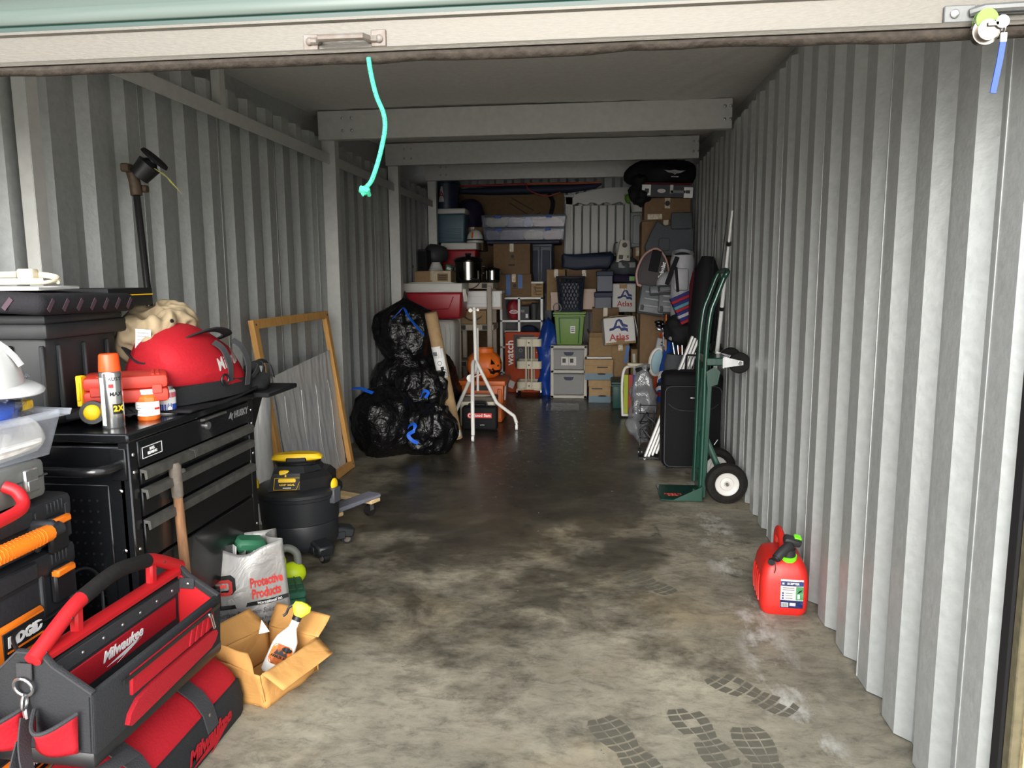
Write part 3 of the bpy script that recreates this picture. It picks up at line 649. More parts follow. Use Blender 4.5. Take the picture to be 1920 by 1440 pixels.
tm = T('tape_measure', 'yellow and black tape measure on the rim of the clear tote', 'tape measure', (-1.555, 1.86, 1.079), .2)
bx('case', 'black', tm, (0, -.02, .018), (.03, .03, .034), bev=.006); bx('front_shell', 'yellow', tm, (0, .02, .014), (.032, .055, .026), bev=.007, seg=2)
mat('hat_white', '#b9b9b7', .4); hh = T('hard_hat', 'white hard hat resting on a blue plastic bag, beside the black bin', 'hard hat', (-1.665, 1.8, 1.145), (math.radians(3), math.radians(5), -1.35))
G().lathe([(.125, 0), (.125, .02), (.121, .06), (.105, .105), (.075, .138), (.04, .153), (0, .157)], n=36, sy=1.18).obj('shell', 'hat_white', hh)
def brimf(i, j):
    a = 2*PI*i; v = max(0, math.sin(a))**3; r = .122+j*(.016+.034*v); return (r*math.cos(a), r*math.sin(a)*1.15, .004-.022*j*v-.004*j)
G().grid(brimf, 48, 5).obj('brim', 'hat_white', hh, solid=.004)
G().tube(arc((0, 0, 0), .158, .35, PI-.35, 14, (0, 1.08, 0), (0, 0, 1)), .008, 6).obj('crown_ridge', 'hat_white', hh)
mat('film', '#dfe6ee', .06, 0, 0, .5, 25, trans=.9, alpha=.35); mat('bag_blue', '#2458c4', .5, 0, .25, .5, 12, wrinkle=8)
bb = T('plastic_bag', 'clear plastic bag with blue contents under the white hard hat', 'bag', (-1.63, 1.72, 1.065))
G().sph((0, 0, .02), .13, (.95, 1.15, .36), 24, 14).jitter(.03, 13, 2).obj('contents', 'bag_blue', bb, angle=180); G().sph((0, 0, .025), .145, (1, 1.25, .45), 28, 16).jitter(.05, 14, 6).jitter(.02, 30, 6).obj('film', 'film', bb, angle=180)
fb = G().sph((0, 0, 0), .07, (.8, .7, 1.1), 22, 14).jitter(.04, 18, 9).jitter(.015, 45, 2).obj('crumpled_film', 'film', angle=180); fb.location = (-1.68, 1.94, 1.12); tag(fb, 'crumpled clear plastic film behind the tape measure', 'plastic film')
# ---------------------------------------------------------------- string trimmer against the left wall
mat('trim_brown', '#4a3a2a', .6, 0, .3, .3, 40); mat('grass_dry', '#a7a560', .8); mat('shaft', '#191819', .25)
tr = T('string_trimmer', 'string trimmer standing head up against the left wall behind the black bin', 'string trimmer', (-1.82, 3.02, .97)); L = W(tr)
a, b = Vector((-1.84, 2.98, .985)), Vector((-1.99, 3.16, 1.80))
G().tube([L(a), L(b)], .0145, 12).obj('shaft', 'shaft', tr)
c = b+Vector((0, .01, .05)); G().tube(spline([L(b-Vector((0, 0, .01))), L(b+Vector((-.005, 0, .05))), L(b+Vector((-.012, -.01, .1)))], 4), .024, 10, rs=None).box(L(b+Vector((.02, .03, .02))), (.03, .035, .03), bev=.006).box(L(b+Vector((-.01, -.04, .1))), (.035, .05, .035), bev=.006).obj('gearbox', 'trim_brown', tr)
h = at(281, 308, 3.14); ax = Vector((.66, .12, .7)).normalized()
hd = G().cyl(L(h-ax*.07), L(h-ax*.0), .042, .05, n=20).cyl(L(h-ax*.0), L(h+ax*.015), .038, .025, n=18).cyl(L(h+ax*.01), L(h+ax*.03), .018, n=12).obj('trimmer_head', 'black', tr)
G().cyl(L(h+ax*.026), L(h+ax*.038), .064, .06, n=28).obj('ground_disc', 'black_rough', tr)
for k in range(5):
    q = h+Vector((.03, -.02, -.02)); e = q+Vector((.06+.012*k, .02, -.06-.012*k)); G().tube([L(q), L((q+e)/2+Vector((0, .01, .01))), L(e)], .0012, 4).obj('grass_stem', 'grass_dry', tr)
# ---------------------------------------------------------------- red and black duffel on the floor
df = T('duffel_bag', 'long red and black duffel bag lying on the floor under the open tote', 'duffel bag', (-1.17, 1.42, 0)); LD, WD, HD = .85, .29, .25
def dsec(y, inset=0, zc=None):
    t = min(1, max(0, y/LD)); e = min(1, (min(t, 1-t)/.05)**.5*.15+.85); w = WD
    P = [(0, .0), (.004, .06), (-.01, .118), (-.04, .165), (-.09, .2), (-.15, .215), (-.21, .2), (-.26, .15), (-.285, .06), (-.285, 0)]
    return [(-w/2+(x+w/2)*e+inset, y, z*e+(.012*noise.noise(Vector((x*9, y*6, 3))) if z > .15 else 0)) for x, z in P]
ys = [0, .02, .05]+[.05+.75*i/24 for i in range(1, 24)]+[.80, .83, .85]
g = G().loft([dsec(y) for y in ys]); dfb = g.obj('bag_body', 'tool_red', df, sub=1)
G().loft([[(x+.004 if i < 3 else x-.004, y, z*.99) for i, (x, y, z) in enumerate((lambda s: [s[0], s[1], s[2], (s[2][0]-.01, s[2][1], s[2][2]+.002), (s[8][0]+.01, s[8][1], s[8][2]), s[8], s[9]])(dsec(y)))] for y in [-.004]+ys[1:-1]+[.854]], closed=True).obj('base_panel', 'fab_black', df)
mat('web_grey', '#39393b', .85, 0, .08, .3, 260)
for y in (.3, .62):
    S = dsec(y); G().tube([Vector(p)+Vector((.004 if i < 5 else 0, 0, .006)) for i, p in enumerate(S[1:8])], .01, 4, flat=(.06, .004, (1, 0, .5))).obj('handle_strap', 'web_grey', df)
    G().sph(Vector(S[2])+Vector((.008, .0, -.01)), .008, (.4, 1, 1), 10, 6).obj('rivet', 'rusty', df)
G().tube(spline([(-.1, .62, .215), (-.15, .56, .24), (-.16, .46, .25), (-.15, .36, .24), (-.1, .3, .215)], 5), .01, 4, flat=(.05, .004, (1, 0, .5))).obj('carry_handle', 'web_grey', df)
tx = text(df, 'Milwaukee', .058, (.01, .6, .052), (0, 1, 0), (0, 0, 1), 'tool_red', shear=.3, bold=.002)
G().prism([(-.17, -.005), (.17, .03), (.12, .008), (.19, .02), (-.03, -.03), (.03, -.008)], (.0095, .6, .022), (0, .7, 0), (0, 0, 1), .001).obj('underline', 'tool_red', df)
# ---------------------------------------------------------------- open tote on top of it
to = T('open_tote', 'open red and black tool tote with tubular handle sitting on the duffel bag', 'tool tote', (-1.2, 1.56, .262), (math.radians(-1.5), math.radians(2), 0)); LT, WT = .62, .28
FH, PK = .19, .28
mat('tote_grey', '#2a2b2d', .85, 0, .1, .25, 200); mat('mesh_red', '#a81e29', .8, 0, .12, .5, 400)
def panel(name, m, poly, o, u, v, th, par=to): return G().prism(poly, o, u, v, th).obj(name, m, par, smooth=False)
bx('base', 'black', to, (-WT/2, LT/2, .02), (WT+.01, LT+.01, .045), bev=.012, seg=2)
fr = bx('front_wall', 'tote_grey', to, (-.006, LT/2, .105), (.02, LT, .17), bev=.008, seg=2)
bx('back_wall', 'tote_grey', to, (-WT+.006, LT/2, .105), (.02, LT, .17), bev=.008, seg=2)
for y, nm in ((.0, 'near'), (LT-.014, 'far')):
    o = panel('end_wall', 'tote_grey' , [(-WT, .03), (0, .03), (0, FH), (-.1, PK-.03), (-.13, PK), (-.19, PK), (-.22, PK-.03), (-WT, FH)], (0, y+.014, 0), (1, 0, 0), (0, 0, 1), .014)
    pts = [(0, FH), (-.1, PK-.03), (-.13, PK), (-.19, PK), (-.22, PK-.03), (-WT, FH)]
    G().tube([(a, y+.007, b) for a, b in pts], .008, 6, flat=(.02, .009, (0, 0, 1))).obj('edge_binding', 'web_grey', to)
panel('red_lining', 'bright_red', [(-WT/2+.01, .05), (-.02, .05), (-.012, FH-.015), (-.1, PK-.05), (-.13, PK-.02), (-WT/2+.01, PK-.02)], (0, LT-.0145, 0), (1, 0, 0), (0, 0, 1), .003)
# centre divider with rivets and red name pocket
CX = -WT/2
bx('centre_panel', 'tote_grey', to, (CX, LT/2, .13), (.022, LT-.03, .22), bev=.004)
cp = bx('name_pocket', 'tool_red', to, (CX+.013, LT/2+.01, .15), (.006, LT-.1, .07), bev=.002)
bx('pocket_cover', 'tote_grey', to, (CX+.0125, LT/2, .075), (.005, LT-.05, .085), bev=.002)
bx('rivet_band', 'web_grey', to, (CX+.013, LT/2, .215), (.006, LT-.03, .042), bev=.002)
for k in range(7): G().sph((CX+.017, .06+.083*k, .215), .006, (.5, 1, 1), 8, 6).obj('rivet', 'steel', to)
bx('corner_tab', 'web_grey', to, (CX+.04, LT-.018, .225), (.05, .008, .035), bev=.002); G().sph((CX+.045, LT-.024, .225), .006, (1, .5, 1), 8, 6).obj('rivet', 'steel', to)
text(to, 'Milwaukee', .042, (CX+.0165, LT/2+.0, .158), (0, 1, 0), (0, 0, 1), 'white_print', shear=.3, bold=.001)
G().prism([(-.075, -.004), (.075, .014), (.055, .003), (.085, .009), (-.03, -.014), (.01, -.004)], (CX+.0162, LT/2, .132), (0, 1, 0), (0, 0, 1), .0006).obj('underline', 'white_print', to)
# handle: red moulded ends, dark grip
G().tube([(CX, .02, .262), (CX, LT-.02, .262)], .012, 8, flat=(.03, .05, (1, 0, 0))).obj('handle_rail', 'bright_red', to)
def hend(s):
    y0 = .0 if s > 0 else LT
    return spline([(CX, y0-s*.01, .268), (CX, y0+s*.06, .305), (CX, y0+s*.13, .338), (CX, y0+s*.17, .35)], 5)
for s in (1, -1):
    G().tube(hend(s), .02, 12).obj('handle_end', 'bright_red', to)
    bx('handle_post', 'bright_red', to, (CX, .145 if s > 0 else LT-.145, .305), (.024, .03, .08), bev=.006)
    for k in (2, 8):
        q = hend(s)[k]; G().sph(q+Vector((.0185, 0, -.002)), .004, n=6, m=4).obj('screw', 'black', to)
gp = G().tube(spline([(CX, .165, .349), (CX, LT/2, .368), (CX, LT-.165, .349)], 8), .0215, 14).obj('handle_grip', 'rubber', to)
# front zip pocket and mesh pad
zp = bx('zip_pocket', 'tool_red', to, (.006, LT/2+.04, .14), (.012, LT-.2, .06), bev=.003)
for k in range(4): G().prism([(0, 0), (.014, 0), (.03, .05), (.018, .05)], (.0125, LT-.21+.032*k, .115), (0, 1, 0), (0, 0, 1), .0035).obj('pleat', 'tool_red', zp)
G().prism([(x-.0, z) for x, z in ([(-.235, -.038), (-.225, -.014), (-.19, .01), (-.12, .019), (.19, .021), (.215, .014), (.225, 0), (.21, -.018), (.18, -.03), (-.18, -.045), (-.225, -.046)])], (.004, LT/2+.04, .083), (0, 1, 0), (0, 0, 1), .013).obj('mesh_pad', 'mesh_red', to)
G().tube([(.016, .1, .168), (.016, LT-.03, .168)], .004, 4, flat=(.012, .003, (1, 0, 0))).obj('zip_line', 'black', to)
def puller(c, par): 
    G().box(c, (.006, .016, .014), bev=.002).tube([Vector(c)+Vector((.003, -.004, 0)), Vector(c)+Vector((.008, .006, -.045))], .0025, 6).tube([Vector(c)+Vector((.003, .006, 0)), Vector(c)+Vector((.008, .016, -.045))], .0025, 6).box(Vector(c)+Vector((.008, .011, -.046)), (.004, .014, .005)).obj('zip_puller', 'chrome', par)
puller((.02, LT-.1, .165), to); puller((CX+.02, .075, .18), to)
# near end: two flared pockets, D ring and shoulder strap
for x0, x1, dz in ((-.14, -.03, 0), (-.28, -.17, .0)):
    def pk(i, j):
        a = x0+(x1-x0)*i; bulge = math.sin(PI*i); return (a, -.012-.065*bulge*(.35+.65*j), .045+.10*j-.02*math.sin(PI*i)*j)
    G().grid(pk, 12, 6).obj('end_pocket', 'tool_red', to, solid=.004)
    G().tube([pk(i/12, 1) for i in range(13)], .005, 6).obj('pocket_binding', 'web_grey', to)
bx('strap_tab', 'web_grey', to, (-.165, -.008, .235), (.04, .006, .045), bev=.002)
G().tube(arc((-.165, -.014, .2), .024, 0, 2*PI, 16, (1, 0, 0), (0, -.25, 1))[:-1], .004, 6, closed=True).obj('d_ring', 'steel', to)
G().tube(arc((-.16, -.018, .165), .014, 0, 2*PI, 12, (.3, -1, 0), (0, 0, 1.3))[:-1], .0035, 6, closed=True).tube([(-.16, -.018, .148), (-.155, -.02, .125)], .006, 6).obj('snap_hook', 'steel', to)
G().tube(spline([(-.155, -.02, .125), (-.13, -.06, .07), (-.09, -.085, .02), (-.03, -.06, -.015), (.01, .03, -.018), (.02, .12, -.03)], 6), .01, 4, flat=(.038, .004, (1, 0, .3))).obj('shoulder_strap', 'web_grey', to)
G().tube(spline([(-.15, -.045, .08), (-.135, -.09, .03), (-.125, -.105, -.01)], 4), .01, 4, flat=(.032, .004, (1, 0, .3))).obj('strap_end', 'web_grey', to)
G().tube(arc((-.122, -.108, -.028), .012, 0, 2*PI, 10, (.6, -.8, 0), (0, 0, 1.4))[:-1], .003, 6, closed=True).box((-.124, -.106, -.01), (.02, .006, .01)).obj('snap_hook', 'steel', to)
# ---------------------------------------------------------------- loose black cable arching behind the tote
cb = T('black_cable', 'black cable looping between the tool boxes and the tote', 'cable', (-1.45, 1.9, .3)); L = W(cb)
pts = [at(35, 1225, 1.62), at(25, 1195, 1.66), at(45, 1175, 1.72), at(90, 1160, 1.8), at(122, 1130, 1.9), at(122, 1095, 1.95), at(140, 1072, 2.0), at(165, 1066, 2.05), at(185, 1080, 2.08), at(192, 1110, 2.08), at(195, 1150, 2.06)]
G().tube(spline([L(p) for p in pts], 6), .0052, 8).obj('cable', 'black', cb)
# ---------------------------------------------------------------- pick handle
mat('handle_wood', '#7d5b41', .8, 0, .3, .4, 20, stretch=(3, 3, .6)); mat('grip_grey', '#5f5850', .7, 0, .2, .2, 40)
ph = T('pickaxe', 'worn wooden pickaxe handle with grey grip standing before the tool chest', 'pickaxe', (-1.30, 2.3, 0))
top = at(327, 868, 2.31); bot = at(345, 1040, 2.31); d_ = (bot-top); base = top+d_*((0.0-top.z)/d_.z); L = W(ph)
G().tube([L(top+d_*.3), L(top+d_*.6), L(base)], .0155, 12, rs=[.0145, .016, .018]).obj('shaft', 'handle_wood', ph)
G().tube([L(top), L(top+d_*.03), L(top+d_*.1), L(top+d_*.35), L(top+d_*.37)], .02, 14, rs=[.014, .02, .0205, .019, .0165]).obj('grip', 'grip_grey', ph)
G().box(L(base+Vector((0, .05, .02))), (.08, .3, .04), (0, 0, .6), bev=.008).obj('steel_head', 'rusty', ph)
# ---------------------------------------------------------------- silver shopping bag
mat('bag_silver', '#8b8986', .38, .3, .05, .3, 14, wrinkle=10); mat('print_grey', '#555356', .6); mat('p_red', '#e2473f', .6)
sb = T('shopping_bag', 'silver reusable shopping bag with red and black print full of papers', 'shopping bag', (-1.375, 2.72, 0), math.radians(34)); sb.scale = (.86, 1, 1)
def sbf(i, j):
    x = (i-.5)*.36; z = .40*j; tap = 1-.12*j*abs(math.sin(PI*j*.5)); return (x*tap, -.1+.02*math.sin(PI*i)*math.sin(PI*j)*-1.2+.012*noise.noise(Vector((x*9, z*9, 2)))+.03*j, z*(1+.22*abs(i-.55)*max(0, j-.7)*2-.25*math.exp(-((i-.42)/.2)**2)*max(0, j-.75)))
body = G().grid(sbf, 22, 26).obj('front_panel', 'bag_silver', sb, solid=.003, angle=180)
def sbb(i, j):
    x = (i-.5)*.36; z = .42*j; return (x*(1-.1*j), .1-.02*j+.012*noise.noise(Vector((x*9, z*9, 7))), z)
G().grid(sbb, 14, 16).obj('back_panel', 'bag_silver', sb, solid=.003, angle=180)
for s in (-1, 1):
    def sbs(i, j, s=s):
        a = Vector(sbf(0 if s < 0 else 1, j)); b = Vector(sbb(0 if s < 0 else 1, j)); p = a.lerp(b, i); p.x -= s*.06*math.sin(PI*i)*j; return p
    G().grid(sbs, 10, 16).obj('side_panel', 'bag_silver', sb, solid=.003, angle=180)
bx('bottom', 'bag_silver', sb, (0, 0, .004), (.36, .2, .006))
u, v, w_ = (1, 0, 0), (0, 0, 1), (0, -1, 0)
def sbt(s, size, x, z, m, **k): return snap(text(sb, s, size, (x, -.2, z), u, v, m, **k), body, w_, .003)
sbt('Protective', .05, .075, .275, 'p_red', bold=.0016, sx=.7); sbt('Products', .05, .072, .232, 'p_red', bold=.0016, sx=.72)
patch(sb, 'print_band', [(-.165, -.008), (.17, -.008), (.17, .008), (-.165, .008)], (0, -.2, .197), u, v, 'black_print', body, .0026)
sbt('International Inc.', .0165, .085, .197, 'white_print', bold=.0004)
sbt('Surface Protection Solutions', .027, .0, .165, 'print_grey', shear=.35, sx=.88); sbt('When You Need Surface Protection', .0185, 0, .135, 'print_grey', sx=.98)
sbt('WE HAVE WHAT', .042, .0, .102, 'black_print', bold=.0004); sbt('YOU NEED!', .042, -.04, .058, 'black_print', bold=.0004)
P1 = [(-.165, .0), (-.145, .0), (-.145, .095), (-.09, .095), (-.08, .085), (-.08, .07), (-.09, .06), (-.118, .06), (-.118, .042), (-.075, .042), (-.058, .058), (-.058, .1), (-.075, .115), (-.145, .115), (-.165, .1)]
patch(sb, 'logo_outline', P1, (.0, -.2, .205), u, v, 'black_print', body, .0024)
P2 = [(-.135, .0), (-.115, .0), (-.115, .038), (-.1, .038), (-.1, .055), (-.125, .055)]
patch(sb, 'logo_letter', [(-.137, .0), (-.122, .0), (-.122, .07), (-.095, .07), (-.095, .082), (-.122, .082), (-.137, .078)], (0, -.2, .205), u, v, 'p_red', body, .003)
patch(sb, 'logo_letter', [(-.122, .04), (-.085, .04), (-.072, .05), (-.072, .09), (-.085, .1), (-.137, .1), (-.137, .088), (-.09, .088), (-.086, .082), (-.086, .06), (-.09, .053), (-.122, .053)], (0, -.2, .205), u, v, 'p_red', body, .0032)
pg_ = G()
for k in range(5): G().box((-.13+.03*k, .03+.005*k, .22), (.004, .13, .42-.02*k), (.06, .08*k-.1, .3)).obj('sheet', 'white' if k % 2 == 0 else 'grey', None).name = 'document'
for k, o in enumerate([o for o in bpy.data.objects if o.name.startswith('document')]):
    o.parent = sb
G().box((.03, .03, .39), (.14, .09, .05), (.1, .2, .2), bev=.015).obj('green_packet', 'green', None); gpk = bpy.data.objects['green_packet']; gpk.parent = sb
# ---------------------------------------------------------------- lime power tool, green case
mat('tool_lime', '#c6dd1a', .4); mat('tool_grey', '#6a6b66', .55); mat('case_green', '#2c6049', .45, 0, .05, .1, 60)
lt = T('cordless_tool', 'lime yellow and grey cordless tool on the green case', 'power tool', (-1.43, 3.17, .0), math.radians(25)); 
g = G().box((0, 0, .045), (.12, .13, .09), bev=.02, seg=2); g.obj('base', 'tool_grey', lt)
G().sph((-.03, -.02, .15), .075, (.75, .6, 1.0), 18, 12).obj('housing', 'tool_lime', lt); G().sph((.05, -.02, .1), .075, (.8, .7, .7), 18, 12).obj('battery_cover', 'tool_lime', lt)
G().tube(spline([(-.02, 0, .2), (.03, 0, .215), (.07, -.01, .19), (.075, -.02, .14)], 5), .018, 10).obj('handle', 'tool_grey', lt); bx('vent_band', 'black', lt, (.02, -.05, .06), (.12, .05, .03), bev=.006)
gcs = T('plastic_case', 'dark green plastic organiser case on the floor behind the open carton', 'case', (-1.42, 3.0, 0), math.radians(28))
bx('lower_shell', 'case_green', gcs, (0, 0, .035), (.3, .2, .07), bev=.01); bx('lid', 'case_green', gcs, (0, 0, .085), (.305, .205, .03), bev=.008)
for k in range(5): bx('rib', 'case_green', gcs, (-.12+.06*k, 0, .101), (.006, .19, .006), bev=.001)
for k in range(3): bx('rib', 'case_green', gcs, (0, -.06+.06*k, .101), (.29, .006, .006), bev=.001)
bx('latch', 'case_green', gcs, (.06, -.105, .075), (.05, .01, .04), bev=.003)
# ---------------------------------------------------------------- open carton with spray bottle
mat('kraft', '#bb8a4f', .8, 0, .07, .35, 8, wrinkle=5)
oc = T('open_carton', 'crumpled open cardboard box on the floor holding a spray bottle', 'cardboard box', (-1.165, 2.43, 0), math.radians(-18)); oc.scale = (.86, .86, .86); A = math.radians
def flap(name, quad, seed=0):
    q = [Vector(p) for p in quad]
    def f(i, j):
        p = q[0].lerp(q[1], i).lerp(q[3].lerp(q[2], i), j); n = (q[1]-q[0]).cross(q[3]-q[0]).normalized(); return p+n*.012*noise.noise(p*11+Vector((seed, 0, 0)))
    return G().grid(f, 10, 10).obj(name, 'kraft', oc, solid=.005, angle=180)
w2, d2, hh_ = .13, .16, .15
flap('front_wall', [(-w2, -d2, 0), (w2, -d2, 0), (w2+.005, -d2-.02, hh_), (-w2, -d2-.02, hh_+.02)], 1); flap('back_wall', [(-w2, d2, 0), (w2, d2, 0), (w2, d2, hh_), (-w2, d2, hh_)], 2)
flap('side_wall', [(-w2, -d2, 0), (-w2, d2, 0), (-w2-.01, d2, hh_), (-w2-.01, -d2-.02, hh_+.02)], 3); flap('side_wall', [(w2, -d2, 0), (w2, d2, 0), (w2+.01, d2, hh_), (w2+.005, -d2-.02, hh_)], 4)
bx('bottom', 'kraft', oc, (0, 0, .004), (.26, .32, .006))
flap('top_flap', [(-w2, -d2-.02, hh_+.02), (w2-.02, -d2-.02, hh_), (w2-.09, -d2+.02, hh_+.055), (-w2-.01, -d2-.06, hh_+.1)], 5)
flap('top_flap', [(w2+.005, -d2-.02, hh_), (w2+.01, d2, hh_), (w2+.1, d2-.02, hh_-.04), (w2+.085, -d2+.01, hh_-.06)], 6)
flap('top_flap', [(-w2-.01, d2, hh_), (w2+.01, d2, hh_), (w2-.0, d2+.09, hh_+.06), (-w2-.02, d2+.08, hh_+.07)], 7)
flap('top_flap', [(-w2-.01, -d2, hh_), (-w2-.01, d2, hh_), (-w2-.08, d2-.03, hh_+.08), (-w2-.1, -d2+.02, hh_+.07)], 8)
mat('bottle_white', '#ecebe6', .35); mat('trigger_lime', '#c9cf2a', .45); mat('flame', '#e2852b', .5, 0, .5, 0, 60, col2='#b8501c')
Mb = Matrix.Translation((-1.15, 2.43, .035)) @ Euler((math.radians(-16), math.radians(26), math.radians(12))).to_matrix().to_4x4() @ Matrix.Scale(.84, 4)
sp_ = T('spray_bottle', 'white spray bottle with lime trigger leaning in the open carton', 'spray bottle', X=Mb)
def rsec(w, d, z, n=16): return [(w*math.copysign(abs(math.cos(t))**.6, math.cos(t)), d*math.copysign(abs(math.sin(t))**.6, math.sin(t)), z) for t in [2*PI*k/n for k in range(n)]]
sbody = G().loft([rsec(w, d, z) for w, d, z in ((.045, .025, 0), (.052, .03, .008), (.053, .03, .12), (.047, .028, .15), (.026, .02, .185), (.018, .017, .2), (.017, .016, .235))]).obj('bottle', 'bottle_white', sp_)
G().cyl((0, 0, .232), (0, 0, .252), .02, n=18).obj('collar', 'black', sp_)
G().loft([rsec(w, d, z) for w, d, z in ((.018, .016, .252), (.026, .017, .262), (.042, .017, .285), (.036, .016, .306), (.015, .012, .312))]).obj('trigger_head', 'trigger_lime', sp_)
G().tube(spline([(-.035, 0, .29), (-.05, 0, .27), (-.05, 0, .245), (-.058, 0, .23)], 4), .006, 6).obj('trigger', 'black', sp_)
patch(sp_, 'label', rrect(.088, .085, .02), (0, -.1, .085), (1, 0, 0), (0, 0, 1), 'flame', sbody); patch(sp_, 'label_badge', [(.022*math.cos(t), .011*math.sin(t)) for t in [2*PI*k/16 for k in range(16)]], (.018, -.1, .112), (1, 0, 0), (0, 0, 1), 'black_print', sbody, .0018)
snap(text(sp_, 'ARMOR ALL', .0165, (0, -.1, .075), (1, 0, 0), (0, 0, 1), 'black_print', bold=.0008, sx=.85), sbody, (0, -1, 0), .002); G().prism([(-.03, 0), (-.02, .02), (-.012, .008), (0, .026), (.01, .008), (.02, .018), (.03, 0)], (0, -.0325, .084), (1, 0, 0), (0, 0, 1), .0006).obj('flame_print', 'black_print', sp_)
pass
wp = G().prism([(0, 0), (.04, .005), (.02, .05)], (-1.21, 2.47, .16), (.9, .3, 0), (-.2, .1, .97), .002).obj('paper_scrap', 'white'); tag(wp, 'white paper scrap sticking out of the open carton', 'paper')
# ---------------------------------------------------------------- wet and dry vacuum
mat('vac_black', '#1f2124', .42, 0, .06, .05, 60); mat('vac_dark', '#141517', .4); mat('vac_grey', '#4a4c50', .5)
vc = T('shop_vacuum', 'black wet and dry vacuum with yellow handle beside the tool chest', 'vacuum cleaner', (-1.555, 3.72, 0), math.radians(14)); VR = .2; vc.scale = (1.02, 1.02, .90)
vdrum = G().lathe([(0, .055), (.175, .055), (.185, .075), (.188, .09), (.192, .2), (.19, .205), (.195, .21), (.202, .345), (.21, .35), (.212, .372)], n=48).obj('drum', 'vac_black', vc)
G().lathe([(.212, .368), (.218, .372), (.218, .39), (.205, .402), (.15, .412), (.0, .415)], n=48).obj('lid', 'vac_black', vc)
G().loft([[(x, y, z) for x, y in ((-.13, -.14), (.08, -.15), (.14, -.04), (.14, .1), (.06, .15), (-.1, .15), (-.15, .05))] if False else [(x*s, y*s, z) for x, y in ((-.13, -.135), (.06, -.15), (.15, -.05), (.15, .08), (.06, .15), (-.1, .14), (-.15, .03))] for z, s in ((.405, 1), (.43, .97), (.5, .82), (.535, .66))]).obj('motor_housing', 'vac_black', vc, smooth=False)
G().loft([[(x*s+.03, y*s-.01, z) for x, y in ((.0, -.155), (.14, -.06), (.15, .06), (.1, .11), (-.02, -.05))] for z, s in ((.405, 1.02), (.47, 1.02), (.5, .85))]).obj('side_cowl', 'vac_dark', vc, smooth=False)
G().lathe([(.11, .53), (.115, .535), (.115, .548), (.105, .556), (0, .556)], n=28, M=Matrix.Diagonal((1, .8, 1, 1))).obj('cord_wrap', 'vac_dark', vc)
for k in range(3): G().tube([(.108*math.cos(t)*(1+.02*k), .088*math.sin(t), .532+.008*k) for t in [2*PI*i/24 for i in range(24)]], .0045, 6, closed=True).obj('cord_loop', 'black_gloss', vc)
G().loft([rsec(w, .03, 0) and [(x, y-.02, z+.008*(1-(x/.12)**2)) for x, y, _ in rsec(w, d, 0)] for w, d, z in ((.1, .035, .548), (.128, .045, .562), (.128, .045, .575), (.11, .035, .588))]).obj('handle', 'yellow', vc)
bx('handle_recess', 'black', vc, (.0, -.062, .562), (.1, .012, .03), bev=.006)
G().box((-.045, -.108, .505), (.065, .012, .026), (math.radians(-22), 0, .15), bev=.008, seg=2).box((-.045, -.115, .488), (.012, .01, .02), (math.radians(-22), 0, 0), bev=.003).obj('switch', 'yellow', vc)
Ml = frame((-.035, -.136, .45), (1, -.07, 0), (.0, .2, 1)); 
lp = G().prism([(-.065, -.035), (.045, -.035), (.07, .03), (-.06, .03)], Ml.translation+Ml.to_3x3()@Vector((0, -.008, 0)), Ml.to_3x3().col[0], Ml.to_3x3().col[2], .002).obj('name_plate', 'black_print', vc, smooth=False)
c0, u0, v0 = Ml.translation+Ml.to_3x3()@Vector((0, -.0105, 0)), Ml.to_3x3().col[0], Ml.to_3x3().col[2]
G().prism(rrect(.085, .02, .006), c0+v0*.016, u0, v0, .0006).obj('plate_field', 'yellow', vc); text(vc, 'STANLEY', .0165, c0+v0*.016-Vector(v0).cross(u0)*-.0012, u0, v0, 'black_print', bold=.0004)
text(vc, '4.5HP 18GAL', .0135, c0-v0*.008-Vector(v0).cross(u0)*-.0008, u0, v0, 'yellow', bold=.0004); G().prism([(-.02, -.002), (.02, -.002), (.02, .002), (-.02, .002)], c0-v0*.025, u0, v0, .0006).obj('plate_line', 'white_print', vc)
for a_, b_ in (((-.065, -.035), (.045, -.035)), ((.045, -.035), (.07, .03)), ((.07, .03), (-.06, .03)), ((-.06, .03), (-.065, -.035))):
    G().tube([c0+u0*a_[0]+v0*a_[1], c0+u0*b_[0]+v0*b_[1]], .0013, 4).obj('plate_border', 'yellow', vc)
for an in (-25, 190):
    t_ = math.radians(an); cc = Vector((.205*math.cos(t_), .205*math.sin(t_), .36))
    R3 = Matrix.Rotation(t_, 4, 'Z')
    G().box((0, 0, 0), (.035, .07, .09), bev=.006).obj('latch', 'vac_grey', vc, M=Matrix.Translation(cc) @ R3); G().sph((0, 0, 0), .03, (.4, 1, 1.2), 14, 8).obj('latch_tab', 'yellow', vc, M=Matrix.Translation(cc+Vector((.0, 0, .06))) @ R3)
for i, an in enumerate((-55, 20, 125, 205)):
    t_ = math.radians(an); R3 = Matrix.Rotation(t_, 4, 'Z')
    ft = G().box((.215, 0, .085), (.11, .09, .06), (0, .25, 0), bev=.01).box((.19, 0, .07), (.06, .1, .05), bev=.006).obj('caster_foot', 'vac_black', vc, M=R3)
    G().cyl((.235, -.014, .03), (.235, .014, .03), .03, n=18).obj('wheel', 'vac_dark', ft, M=R3); G().cyl((.235, -.017, .03), (.235, .017, .03), .018, n=14).obj('wheel_hub', 'grip_grey', ft, M=R3)
